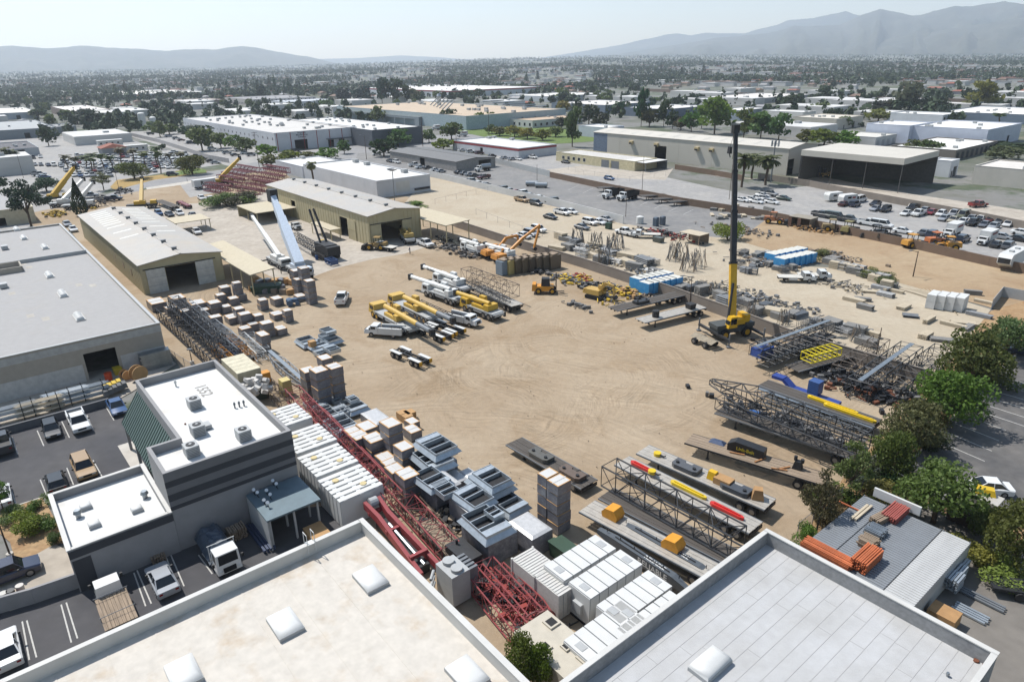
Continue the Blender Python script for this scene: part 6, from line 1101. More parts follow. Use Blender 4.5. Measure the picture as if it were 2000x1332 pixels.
for t, f, s_, L, c, lb in (('t4', -.33, .3, 3.2, (200, 40, 32), 'red spreader bar at the front of the aluminium trailer'), ('t4', .02, .35, 4.2, (222, 190, 30), 'yellow spreader bar in the middle of the aluminium trailer'), ('t4', .3, .1, 3.6, (206, 38, 30), 'red spreader bar at the rear of the aluminium trailer'), ('t8', .28, -.3, 6.4, (228, 192, 26), 'long yellow beam lying next to its twin on the drop deck'), ('t8', .12, .25, 6.4, (228, 192, 26), 'long yellow beam farther forward on the drop deck')):
 p, a = on(t, f, s_); put1('spreader_bar', spreader(L), PAINTM, lb, 'beam', p, a, 1.43, c)
def hookblock():
 P = Proto(); m = MB(); m.prism([(.42*math.cos(t), .42*math.sin(t)) for t in np.linspace(0, 6.28, 13)[:-1]], 0, .35); P.add('sheave_block', m, PAINTM, smooth=40); m = MB(); m.tube((.3, 0, .2), (.8, 0, .15), .1, 8); m.tube((.8, 0, .15), (.9, .25, .15), .08, 8); P.add('hook', m, DARKM); return P
HB = hookblock()
for t, f, s_, lb in (('t4', -.24, -.1, 'yellow hook block lying on the red spreader bar'), ('t5', -.38, 0, 'small yellow hook block at the front of the counterweight trailer')): p, a = on(t, f, s_); HB.put('hook_block', lb, 'hook', p, a, None, Z0+1.76 if t == 't4' else Z0+1.43, color=(226, 190, 20))
m = MB(); m.side([(-.8, 0), (.8, 0), (.9, .5), (.5, 1.1), (-.5, 1.0), (-.9, .5)], -.65, .65)
for f, lb in ((-.3, 'yellow block at the front of the aluminium trailer'), (.13, 'yellow block at the rear of the aluminium trailer')): p, a = on('t2', f, .35); put1('yellow_block', m, PAINTM, lb, 'weight', p, a, 1.43, (222, 152, 36))
p, a = on('t5', .08, .1); put1('yellow_winch', MB().tbox(-.5, .5, -.4, .4, 0, .9, .1, .1), PAINTM, 'yellow winch housing beside the brown crate', 'winch', p, a, 1.43, (222, 176, 20)); CARD = M('cardboard', (178, 138, 92), .85, var=.1)
p, a = on('t5', .17, 0); put1('crate', BX(-.9, .9, -.6, .6, 0, .7), CARD, 'brown crate on the counterweight trailer', 'crate', p, a, 1.43); p, a = on('t5', .42, .1); put1('crate', MB().tbox(-.6, .6, -.5, .5, 0, 1.1, .2, .1), CARD, 'tilted brown carton at the rear of the counterweight trailer', 'crate', p, a+.5, 1.43)
p, a = on('t6', -.07, .6); m = MB(); m.side([(-2, 0), (2, 0), (2, 1.0), (-1.2, 1.25), (-2, .8)], -.6, .6); o = put1('tool_case', m, M('black_case', (34, 34, 36), .5), 'long black box with yellow lettering on the timber deck trailer', 'box', p, a, 1.43); letter(o, 'Link-Belt', .55, M('letter_yellow', (214, 190, 40), .6), (0, -.61, .5), (R(90), 0, 0), .01)
p, a = on('t6', .3, .5); put1('engine_part', MB().tbox(-.5, .5, -.4, .4, 0, .9, .2, .1).tube((-.3, 0, .9), (-.3, 0, 1.4), .18, 8).tube((.4, 0, .8), (.4, 0, 1.2), .2, 8), DARKM, 'black winch machine on the timber deck trailer', 'machine', p, a, 1.43)
p, a = on('t6', -.3, .9); put1('chain_heap', MB().tbox(-.9, .9, -.5, .5, 0, .3, .4, .3), M('blue_chain', (70, 84, 112), .5, .3, var=.4, scale=12), 'heap of blue chain at the front of the timber deck trailer', 'chain', p, a, 1.43)
for i, (f, s_, q) in enumerate(((-.12, -.3, .2), (.05, -.2, 1.1), (.22, -.4, .9), (.2, -.9, .3))): p, a = on('t6', f, s_); put1('loose_timber', BX(-.8, .8, -.08, .08, 0, .12), M('timber', (170, 120, 76), .85), f'{ORD[i]} loose timber from the front on the timber deck trailer', 'timber', p, a+q, 1.44)
p, a = on('t11', -.25, 0); put1('drum', MB().tube((0, 0, 0), (0, 0, 1.1), .6, 14), M('drum_black', (40, 40, 42), .7), 'black drum standing on the pale flat trailer', 'drum', p, a, 1.43, smooth=40); p, a = on('t11', .3, 0); put1('bin', MB().tbox(-.6, .6, -.6, .6, 0, .9, -.1, -.1), M('drum_black', (40, 40, 42), .7), 'black bin at the wall end of the pale flat trailer', 'bin', p, a, 1.43)
p, a = on('t9', -.42, .6); put1('blue_crate', BX(-1.5, 1.5, -.9, .9, 0, 1.3), M('blue_tarp', (48, 78, 150), .5, var=.15), 'blue wrapped crate at the end of the lattice trailer', 'crate', p, a, 1.43)
p, a = on('t8', -.3, 1.9); m = MB(); m.beam((-2.6, 0, 2.0), (-1, 0, 2.0), 1.2, .4); m.beam((-1, 0, 2.0), (.4, 0, 1.0), 1.2, .4); m.beam((.4, 0, 1.0), (6.5, 0, 1.0), 1.4, .45); put1('blue_gooseneck', m, PAINTM, 'bright blue gooseneck trailer neck beside the yellow beams', 'trailer', p, a, 0, 'blue'); p, a = on('t8', -.1, 2.3); put1('blue_cabinet', BX(-.7, .7, -.7, .7, 0, 1.8), PAINTM, 'blue cabinet on the blue gooseneck', 'cabinet', p, a, 1.25, (52, 84, 140))
p, a = on('t7', -.28, 1.9); put1('blue_bin', MB().tbox(-.7, .7, -.6, .6, 0, 1.5, .05, .05), PAINTM, 'blue bin behind the biggest lattice boom', 'bin', p, a, 0, (44, 88, 150))
P = Proto(); m = MB();
for y in (-1.0, 1.0):
 for z in (.1, 1.2): m = MB(); m.tube((-3, y, z), (3, y, z), .09, 6); P.add('rail', m, PAINTM)
for k in range(7):
 x = -3+k
 m = MB(); m.tube((x, -1, .1), (x, 1, .1), .07, 5); m.tube((x, -1, 1.2), (x, 1, 1.2), .07, 5); m.tube((x, -1, .1), (x, -1, 1.2), .07, 5); m.tube((x, 1, .1), (x, 1, 1.2), .07, 5); P.add('cross_frame', m, PAINTM)
p, a = on('t10', -.02, 0); P.put('tubular_rack', 'bright yellow tubular frame on a dark trailer', 'frame', p, a, None, Z0+1.43, color=(226, 204, 20))
for a, b, w, h, c, lb, z, tp, r, wk in (
 ((1190, 925), (1440, 1062), 2.3, 2.3, 'dark', 'long black lattice boom on the front trailer by the grey roof', 1.45, 0, .09, False), ((1388, 748), (1690, 868), 2.4, 2.3, 'dark', 'biggest dark lattice boom lying across the top of the loaded black trailer', 3.0, 1, .09, False),
 ((1405, 785), (1680, 885), 2.2, 1.4, 'dark', 'dark lattice boom strapped with yellow webbing beneath the biggest boom', 1.45, 0, .08, False), ((1480, 770), (1700, 850), 1.8, 1.2, 'grey', 'grey lattice boom behind the biggest dark boom', .3, 0, .07, True),
 ((1475, 690), (1618, 638), 2.2, 1.6, 'dark', 'dark lattice with pale walkway on the trailer by the crane', 1.45, 0, .08, True), ((1490, 708), (1600, 665), 2.0, 1.2, 'dark', 'dark lattice lying low on the trailer by the crane', 1.45, 0, .07, False),
 ((1675, 765), (1778, 690), 3.0, 2.6, 'dark', 'wide charred lattice with walkway near the right end of the wall', .1, 0, .08, True), ((1640, 730), (1720, 672), 2.4, 1.8, 'brown', 'rusty lattice left of the wide charred lattice', .1, 0, .07, False), ((1735, 770), (1842, 690), 2.6, 2.0, 'dark', 'charred lattice half hidden by the round bright tree', .1, 0, .08, False), ((1655, 760), (1745, 705), 2.0, 1.2, 'dark', 'low charred lattice between the wider ones', .1, 0, .07, False),
 ((910, 535), (1005, 572), 2.4, 2.3, 'brown', 'brown open lattice boom standing on the pale trailer among cranes', 1.45, 0, .07, False), ((915, 552), (990, 590), 1.6, .8, 'dark', 'dark lattice insert beneath the brown boom', 1.45, 0, .06, False),
 ((572, 770), (772, 985), 1.9, 1.9, 'red', 'long red lattice boom between white tanks and wrapped boxes', .3, 0, .065, False), ((590, 775), (740, 935), 1.4, 1.2, 'red', 'second red lattice boom beside the white tanks', .2, 1, .065, False), ((770, 960), (880, 1080), 1.8, 1.5, 'red', 'short red lattice section behind the heavy red crane arm', .2, 0, .07, False), ((800, 985), (900, 1095), 2.0, 1.2, 'brown', 'rusty lattice lying beside the flat deck with lumber', .2, 0, .06, False),
 ((925, 1125), (1040, 1262), 1.8, 1.6, 'red', 'bright red lattice boom nearest the stained roof', .2, 0, .065, False), ((945, 1110), (1062, 1240), 1.8, 1.6, 'red', 'middle red lattice boom beside the white containers', .2, 0, .065, False), ((975, 1115), (1088, 1222), 1.0, 1.0, 'red', 'red mast with wheels closest to the white containers', .2, 2, .065, False),
 ((318, 612), (440, 722), 2.0, 2.0, 'dark', 'dark lattice boom nearest the workshop corner', .2, 0, .08, False), ((338, 600), (455, 700), 2.0, 2.0, 'grey', 'grey lattice boom beside the dark one', .2, 0, .08, False), ((340, 590), (430, 668), 1.8, 1.6, 'dark', 'upper dark lattice boom of the stacked pair', 2.3, 0, .08, False), ((362, 595), (472, 685), 1.8, 1.6, 'silver', 'long silver lattice boom in the left stack', .2, 0, .07, False), ((392, 620), (470, 672), 1.6, 1.0, 'silver', 'pointed silver boom tip in the left stack', .2, 3, .07, False),
 ((420, 680), (458, 715), 1.3, 1.2, 'orange', 'orange lattice section left of the pale beige tank', .2, 0, .06, False), ((436, 668), (476, 705), 1.3, 1.2, 'navy', 'navy lattice section between two orange ones', .2, 0, .06, False), ((452, 664), (492, 700), 1.3, 1.2, 'orange', 'orange lattice section right of the navy one', .2, 0, .06, False), ((470, 660), (512, 698), 1.5, 1.3, 'white', 'white lattice section right of the orange ones', .2, 0, .06, False), ((488, 658), (520, 690), 1.3, 1.3, 'silver', 'short silver lattice section farthest right in the row', .2, 0, .06, False),
 ((528, 695), (592, 752), 1.7, 1.2, 'silver', 'pointed grey boom tip left of the tall wrapped boxes', .2, 3, .07, True), ((520, 752), (562, 792), 1.6, 1.4, 'brown', 'rusty lattice section behind the office block', .2, 0, .06, False)):
 lattice(a, b, w, h, c, lb, z, tp, r, wk)
for i in range(14):
 x, y = 425+i*9+random.uniform(-6, 6), 372-(i % 7)*7; lattice((x-22, y-4+(i % 3)), (x+22, y+4+(i % 3)), 2, 1.8, 'maroon', f'{ORD[i]} maroon lattice section in the red boom pile beyond the yard', .1+2*(i % 2), 0, .12, group='maroon lattice pile')
m = MB(); m.beam((-5.5, 0, .9), (5.5, 0, .9), 1.2, .5); [m.beam((x, -1.1, .9), (x, 1.1, .9), .3, .3) for x in (-5, -2, 1, 4)]
c, a, L = seg((333, 386), (388, 412), 1); P = Proto(); P.add('frame', m, PAINTM); axle_wheels(P, (-4.5, -3.2, 3, 4.3), 2.4, .45, dual=True); P.put('maroon_trailer', 'maroon lowboy trailer standing behind the left shed', 'trailer', c, a, None, Z0, color=LATC['maroon'])
def box_boom(L, w, h, txt=None):
 P = Proto(); m = MB(); m.loft([[(-L/2, -w/2*.7, h*.3), (-L/2, w/2*.7, h*.3), (-L/2, w/2*.7, h*.8), (-L/2, -w/2*.7, h*.8)], [(-L*.3, -w/2, 0), (-L*.3, w/2, 0), (-L*.3, w/2, h), (-L*.3, -w/2, h)], [(L*.35, -w/2, 0), (L*.35, w/2, 0), (L*.35, w/2, h), (L*.35, -w/2, h)], [(L/2, -w/2*.6, 0), (L/2, w/2*.6, 0), (L/2, w/2*.6, h*.6), (L/2, -w/2*.6, h*.6)]]); P.add('boom_plate', m, PAINTM)
 m = MB(); m.tube((-L*.3, 0, h+.05), (L*.3, 0, h+.05), .06, 6); [m.tube((x, 0, h), (x, 0, h+.35), .04, 5) for x in np.linspace(-L*.4, L*.4, 6)]; P.add('hose_rail', m, DARKM); return P
for a, b, s_, lb in (((1170, 1035), (1345, 1150), 0, 'left grey box boom lettered RELIABLE'), ((1205, 1018), (1400, 1130), 0, 'right grey box boom lettered RELIABLE')):
 c, ang, L = seg(a, b, 1.2); o = box_boom(L, .7, 1.0).put('box_boom', lb, 'boom', c, ang, None, Z0+.5, color=(84, 90, 96)); letter(o, 'RELIABLE', .8, INKW, (1.5, -.36, .5), (R(90), 0, 0), .01); letter(o, 'RELIABLE', .55, INKW, (1.5, 0, 1.01), (0, 0, 0), .01)
P = Proto()
for s in (-1, 1): m = MB(); m.loft([[(-5.5, s*.75-.18, 1.6), (-5.5, s*.75+.18, 1.6), (-5.5, s*.75+.18, 2.4), (-5.5, s*.75-.18, 2.4)], [(-3, s*.55-.2, 1.2), (-3, s*.55+.2, 1.2), (-3, s*.55+.2, 2.1), (-3, s*.55-.2, 2.1)], [(5.5, s*.9-.18, .5), (5.5, s*.9+.18, .5), (5.5, s*.9+.18, 1.2), (5.5, s*.9-.18, 1.2)]]); P.add('arm', m, PAINTM)
for x in (-4.6, -1, 3.5): m = MB(); m.beam((x, -.9, 1.5), (x, .9, 1.5), .35); P.add('cross_beam', m, PAINTM)
m = MB(); m.tube((-2, 0, 1.5), (4.5, 0, 1.0), .17, 8); P.add('cylinder', m, STEEL); m = MB(); m.tube((-5.2, -.4, 2.2), (-5.2, .4, 2.2), .5, 12); P.add('sheave', m, LGREY); m = MB(); m.box(-4, 4.5, -.5, .5, 0, .9); P.add('support', m, DARKM)
c, a, L = seg((722, 985), (848, 1115), 1.5); P.put('crane_arm', 'heavy red crane arm beside the stained roof parapet', 'crane arm', c, a, None, Z0, color=(150, 58, 60))
P = Proto(); m = MB();
for t in range(10): m.tube((0, 0, 0), (.95*math.cos(t*.628), 0, .95*math.sin(t*.628)), .05, 5)
for t in range(16): m.tube((math.cos(t*.3927), 0, math.sin(t*.3927)), (math.cos((t+1)*.3927), 0, math.sin((t+1)*.3927)), .08, 5)
P.add('spoked_wheel', m, PAINTM)
for i, px in enumerate(((1045, 1218), (1062, 1216))): P.put('sheave_wheel', ('left', 'right')[i]+' red spoked wheel at the end of the red mast', 'wheel', G(*px, 1), GA+1.2, None, Z0+1.1, color=(120, 60, 58))
def truck_crane(L, axles, W=2.6, boomL=None, boom_r=.45, dark_tip=True, cabs=2, bz=2.7, wheelmat=RIM, rev=1):
 P = Proto(); P.add('carrier', MB().box(-L/2, L/2, -W/2+.05, W/2-.05, .85, 1.35).box(-L/2+.3, L/2-1.8, -W/2, W/2, 1.35, 1.5), LGREY)
 xs = [L/2-1.4, L/2-2.9]+[-L/2+1.4+1.45*k for k in range(axles-2)]; axle_wheels(P, xs, W, .62, .45, wheelmat)
 m = MB(); m.tbox(L/2-2.1, L/2+.1, -W/2, W/2, .8, 2.5, .1, .1, ix1=.3); i = P.add('driver_cab', m, PAINTM); m = MB(); m.box(L/2-.12, L/2+.02, -W/2+.25, W/2-.25, 1.6, 2.25); m.box(L/2-1.7, L/2-.5, -W/2-.01, W/2+.01, 1.6, 2.2); P.add('window', m, CGL, i)
 m = MB(); m.box(-2.0, 1.6, -1.1, 1.1, 1.5, 2.1); m.box(-3.1, -1.9, -1.2, 1.2, 1.6, 2.6); P.add('turntable', m, PAINTM); m = MB(); m.tbox(-.2, 1.7, -W/2, -.55, 1.7, 3.2, .1, .05, ix1=.35); i = P.add('operator_cab', m, PAINTM); m = MB(); m.box(0, 1.35, -W/2-.015, -W/2+.1, 2.2, 3.0); m.box(1.45, 1.62, -W/2+.1, -.65, 2.2, 2.9); P.add('window', m, CGL, i)
 bl = boomL or L*1.05; m = MB(); m.loft([[(x, .25+.5*math.cos(t)*k*boom_r/.45, z+.55*math.sin(t)*k*boom_r/.45) for t in np.linspace(0, 6.283, 11)[:-1]] for x, z, k in ((-2.6*rev, bz, .9), (bl*.55*rev, bz-.1, .9))][::rev]); P.add('boom', m, PAINTM, smooth=40)
 m = MB(); m.loft([[(x, .25+.42*math.cos(t)*boom_r/.45, bz-.1+.46*math.sin(t)*boom_r/.45) for t in np.linspace(0, 6.283, 11)[:-1]] for x in (bl*.55*rev, (bl-2.6)*rev)][::rev]); P.add('boom_tip', m, GREYM if dark_tip else PAINTM, smooth=40); m = MB(); m.bx((bl-2.4)*rev, .25, bz-.15, .6, .9, 1.1); m.tube(((bl-2.3)*rev, -.15, bz-.5), ((bl-2.3)*rev, .65, bz-.5), .35, 10); P.add('boom_head', m, DARKM)
 m = MB(); m.tube((1.0*rev, .25, 1.8), (3.2*rev, .25, bz-.5), .16, 8); P.add('lift_cylinder', m, STEEL)
 for x in (-L/2+.15, 1.2):
  for s in (-1, 1): m = MB(); m.box(x-.15, x+.15, s*W/2-.3, s*W/2+.12, .5, 1.3); P.add('outrigger', m, DARKM)
 m = MB(); m.tube((-1.2, -.3, 2.3), (-1.2, .8, 2.3), .3, 10); P.add('winch', m, DARKM)
 if rev < 0: m = MB(); x0, x1 = -1.5, -bl+4; [m.tube((x0, y, z), (x1, y, z), .06, 5) for y in (-.85, -.4) for z in (bz-.3, bz+.3)]; [m.tube((x0+(x1-x0)*k/10, -.85, bz-.3 if k % 2 else bz+.3), (x0+(x1-x0)*(k+1)/10, -.85, bz+.3 if k % 2 else bz-.3), .04, 4) for k in range(10)]; P.add('stowed_jib', m, DARKM)
 return P
YEL = M('yellow_hub', (200, 150, 20), .6); YC = (208, 170, 78); YC2 = (202, 162, 48); WC = (226, 226, 222)
def crane(P, a, b, label, col, z=1.0, colors=None): c, ang, L = seg(a, b, z); return P.put('mobile_crane', label, 'crane', c, ang, 'mobile cranes in the yard', Z0, color=col, colors=colors)
c5 = truck_crane(14, 5, 2.8, 15.5, wheelmat=YEL, rev=-1);
crane(c5, (838, 662), (712, 592), 'yellow five axle crane with yellow hubs at the left of the crane row', YC); crane(c5, (880, 640), (745, 575), 'second yellow crane with long pale boom in the crane row', YC)
c4 = truck_crane(10.5, 4, 2.6, 12.5, .42, False, wheelmat=RIM)
o = crane(c4, (925, 598), (812, 558), 'front white truck crane in the crane row', WC); o = crane(c4, (945, 580), (828, 535), 'rear white truck crane lettered RELIABLE', WC); letter(o, 'RELIABLE', .7, INK, (6.6, .71, 2.65), (R(90), 0, R(180)), .02)
c3 = truck_crane(9.5, 4, 2.6, 9.5, .42, False); crane(c3, (985, 622), (900, 590), 'yellow truck crane right of the white service truck', YC2)
crane(truck_crane(8, 3, 2.5, 8, .4, False), (952, 498), (900, 480), 'white truck crane beside the orange excavators', WC); crane(truck_crane(8, 3, 2.5, 8.5, .4, False), (1010, 508), (955, 492), 'second white crane before the orange excavators', WC)
P = Proto(); m = MB(); m.box(-3.6, 3.6, -.5, -.3, .8, 1.05); m.box(-3.6, 3.6, .3, .5, .8, 1.05); [m.box(x, x+.2, -.5, .5, .8, 1.0) for x in (-3.4, -1.5, 0, 1.6, 3.2)]; P.add('frame', m, DARKM); axle_wheels(P, (-3, -1.8, 1.6, 2.8), 2.5, .5, dual=True)
for x in (-2.4, 2.2):
 for s in (-1, 1): m = MB(); m.prism([(x-1.3, s*.65), (x+1.3, s*.65), (x+1.3, s*1.27), (x-1.3, s*1.27)][::s], 1.05, 1.13); P.add('mudguard', m, WHITE)
m = MB(); m.box(3.6, 3.7, -1.2, -.7, .5, 1.1); m.box(3.6, 3.7, .7, 1.2, .5, 1.1); P.add('rear_marker', m, YEL); c, a, L = seg((768, 682), (838, 712), .8); P.put('boom_dolly', 'four axle boom dolly with white mudguards in the open yard', 'dolly', c, a, None, Z0)
for i, (px, lb) in enumerate((((848, 650), 'dark boom dolly with yellow markers in front of the yellow cranes'), ((872, 640), 'second dark boom dolly with yellow markers'))): c = G(*px, .8); P.put('boom_dolly', lb, 'dolly', c, a, None, Z0)
P = Proto(); m = MB(); [m.add([(-1.2+k*.8, -1, .9), (-.45+k*.8, -1, .9), (-.45+k*.8, .2, 1.25), (-1.2+k*.8, .2, 1.25), (-.45+k*.8, 1.2, .9), (-1.2+k*.8, 1.2, .9)], [(0, 1, 2, 3), (3, 2, 4, 5)]) for k in range(3)]; P.add('mudguard', m, M('tan_panel', (150, 138, 118), .8)); axle_wheels(P, (0,), 2.6, .5, dual=True)
for px, lb in (((1366, 663), 'left two wheeled bogie with tan panels near the tall crane'), ((1387, 672), 'right two wheeled bogie with tan panels near the tall crane')): P.put('wheel_bogie', lb, 'bogie', G(*px, .6), R(-60), None, Z0)
bp = G(1428, 640, 1.5); P = Proto(); cr_ = R(200)
def RT(): pass
m = MB(); m.box(-3.4, 3.4, -1.1, 1.1, 1.0, 1.9); m.box(.6, 3.6, -1.2, 1.2, 1.9, 2.5); m.box(-3.6, -2.0, -1.2, 1.2, 1.6, 2.3); P.add('carrier', m, M('carrier_grey', (70, 74, 74), .7, var=.15)); axle_wheels(P, (2.1, -2.1), 3.0, .85, .6, YEL)
for x in (-3.3, 3.3):
 m = MB(); m.box(x-.2, x+.2, -4.0, 4.0, .9, 1.25); i = P.add('outrigger_beam', m, DARKM)
 for s in (-1, 1): m = MB(); m.tube((x, s*4, .1), (x, s*4, 2.2), .13, 8); m.tube((x, s*4, 0), (x, s*4, .12), .4, 12); P.add('outrigger_jack', m, GREYM, i)
ci = cr_; rc = P.put('tall_crane', 'rough terrain crane with tall black and yellow boom raised beside the wall', 'crane', bp, ci, None, Z0)
tz = 31.6; tp = G(1437, 252, tz); b0 = Vector((bp[0], bp[1], 3.0)); t0 = Vector((tp[0], tp[1], tz)); inv = Matrix.Translation((bp[0], bp[1], Z0)) @ Matrix.Rotation(ci, 4, 'Z'); inv = inv.inverted(); q0, q1 = inv @ b0, inv @ t0
dv = q1-q0
def crpart(name, m, mat, color=None, par=None): return link(name, m.mesh(name, mat), par or rc, None, 0, None, color)
def along(f, off=Vector((0, 0, 0))): return q0+dv*f+off
CY_ = (216, 168, 18); crpart('boom', MB().beam(along(-.03), along(.30), 1.0, 1.15), PAINTM, CY_); BK = M('boom_black', (46, 46, 48), .45, .2, var=.15)
for k, (f0, f1, ww) in enumerate(((.28, .56, .84), (.55, .77, .7), (.76, 1.0, .58))): o_ = crpart('boom_section', MB().beam(along(f0), along(f1), ww, ww*1.15), BK); crpart('boom_collar', MB().beam(along(f0+.012), along(f0+.025), ww*1.35, ww*1.5), DARKM, None, o_)
crpart('lift_cylinder', MB().tube(q0+Vector((1.5, .8, -.6)), along(.2, Vector((.5, .75, 0))), .2, 10), DARKM); crpart('upper_works', MB().bx(q0.x-1.2, q0.y, 2.5, 3.0, 1.7, .9).bx(q0.x-2.4, q0.y-.2, 3.0, 1.0, 2.0, 1.1), PAINTM, CY_)
o_ = crpart('operator_cab', MB().tbox(.3, 2.0, .75, 1.85, 2.1, 3.9, .1, .08, ix1=.5), PAINTM, CY_); crpart('window', MB().box(.5, 1.6, 1.845, 1.87, 2.7, 3.6).box(1.66, 1.85, .85, 1.75, 2.5, 3.3), CGL, None, o_)
crpart('boom_head', MB().bx(q1.x, q1.y, q1.z, 1.1, .7, 1.3), DARKM); hk = inv @ Vector((*G(1426, 287, 28.5), 28.5)); crpart('hoist_rope', MB().tube(q1, hk, .03, 5), DARKM); crpart('hook_block', MB().tbox(hk.x-.25, hk.x+.25, hk.y-.35, hk.y+.35, hk.z-1.1, hk.z, .05, .05).tube((hk.x, hk.y, hk.z-1.1), (hk.x, hk.y+.3, hk.z-1.7), .09, 6), DARKM)
def raised(label, base, pivot_z, tip, tz, col, bw, cy=True, body=None, rz=None, steps=3, cat='crane'):
 p = G(*base, 1.0); P = Proto(); L = 9; m = MB(); m.box(-L/2, L/2, -1.25, 1.25, .85, 1.5); P.add('carrier', m, LGREY if col != YC2 else DARKM); axle_wheels(P, (-3.4, -2, 2.2, 3.6), 2.6, .6, .45)
 m = MB(); m.box(-2.2, 1.2, -1.1, 1.1, 1.5, 2.5); P.add('upper_works', m, PAINTM); m = MB(); m.tbox(L/2-2, L/2, -1.25, 1.25, .9, 2.5, .1, .1); i = P.add('driver_cab', m, PAINTM); P.add('window', MB().box(L/2-.1, L/2+.02, -1, 1, 1.6, 2.2), CGL, i)
 for x in (-3.9, 1.0):
  for s in (-1, 1): m = MB(); m.box(x-.15, x+.15, s*1.25, s*2.6, .7, .95) if s > 0 else m.box(x-.15, x+.15, -2.6, -1.25, .7, .95); m.tube((x, s*2.6, 0), (x, s*2.6, 1.1), .1, 6); P.add('outrigger', m, DARKM)
 a = DIRS[rz] if isinstance(rz, str) else R(rz); r_ = P.put('mobile_crane', label, cat, p, a, None, Z0, color=col); iv = (Matrix.Translation((p[0], p[1], Z0)) @ Matrix.Rotation(a, 4, 'Z')).inverted(); t = G(*tip, tz); A, B = Vector((0, 0, pivot_z)), iv @ Vector((t[0], t[1], tz)); d = B-A
 for k in range(steps):
  f0, f1 = (-.04 if k == 0 else .45+.5*(k-1)/max(1, steps-1)), (.48 if k == 0 else .45+.55*k/max(1, steps-1)); w_ = bw*(1-.13*k); link('boom_section', MB().beam(A+d*f0, A+d*f1, w_, w_*1.15).mesh('boom_section', PAINTM), r_, None, 0, None, col)
 link('boom_head', MB().bx(B.x, B.y, B.z, bw*1.1, bw*.9, bw*1.4).mesh('boom_head', DARKM), r_); link('lift_cylinder', MB().tube((d.x*.06+.3, d.y*.06, 1.8), A+d*.33, .2, 8).mesh('lift_cylinder', STEEL), r_); return r_
raised('huge crane with wide pale blue white boom raised between the sheds', (585, 530), 2.8, (532, 382), 14.5, (202, 214, 228), 2.0, rz='u', steps=4)
raised('white lattice jib truck crane with low white boom beside the sheds', (545, 512), 2.6, (492, 422), 6.0, WC, .9, rz='u'); raised('yellow crane with leaning boom behind the left workshop', (108, 388), 2.5, (146, 326), 10.5, YC2, 1.3, rz=20)
raised('white crane with leaning boom right of the leaning yellow boom', (128, 398), 2.5, (163, 350), 7.5, WC, 1.0, rz=20); raised('second white crane with leaning boom beside the cypress', (155, 402), 2.5, (182, 356), 7.5, WC, 1.0, rz=20); raised('yellow crane with short upright boom behind the left shed', (278, 402), 2.5, (277, 349), 8.5, YC2, 1.0, rz=20); raised('yellow crane with leaning boom at the maroon lattice pile', (433, 358), 3, (468, 309), 9.5, YC2, 1.1, rz=20)
P = Proto()
for s in (-1, 1): m = MB(); m.side([(-3.4, .2), (-3, 0), (3, 0), (3.4, .2), (3.4, .8), (3, 1.1), (-3, 1.1), (-3.4, .8)], s*1.7-.4, s*1.7+.4); P.add('crawler_track', m, TYRE)
m = MB(); m.box(-3.6, 2.4, -1.5, 1.5, 1.2, 3.4); P.add('engine_house', m, DARKM); m = MB(); m.box(-1.2, 2.2, -1.55, -1.5, 1.5, 3.0); m.tbox(2.0, 3.6, -1.5, -.3, 1.3, 3.3, .1, .1); P.add('yellow_cab', m, PAINTM); m = MB(); m.box(-5, -3.6, -1.6, 1.6, 1.2, 3.2); P.add('counterweight', m, DARKM)
c = G(635, 490, 1.5); o = P.put('crawler_crane', 'black and yellow crawler crane with two black masts beside the warehouse', 'crane', c, GA+math.pi, None, Z0, color=(214, 172, 20))
for s in (-1, 1): link('mast', MB().beam((0, s*.8, 3.0), (5.0, s*.5, 10.5), .38, .45).mesh('mast', DARKM), o)
lattice((575, 462), (625, 490), 1.8, 1.6, 'dark', 'dark lattice boom attached to the crawler crane', 1.4, 0, .08); m = MB(); m.tube((-1.4, 0, .5), (1.4, 0, .5), .5, 12); put1('blue_barrel', MB().tube((0, 0, 0), (0, 0, 1.0), .35, 12), PAINTM, 'blue barrel beside the crawler crane', 'barrel', G(619, 508), 0, 0, (40, 84, 140), 40)
P = Proto(); [P.add('rail', MB().tube((-1.6, y, z), (1.6, y, z), .08, 6), PAINTM) for y in (-.9, .9) for z in (.3, 1.2)]; [P.add('cross_frame', MB().box(x-.08, x+.08, -.9, .9, .2, 1.25), PAINTM) for x in (-1.5, 0, 1.5)]; P.put('steel_rack', 'blue steel rack in front of the crawler crane', 'rack', G(648, 517), GA, None, Z0, color=(52, 82, 128))
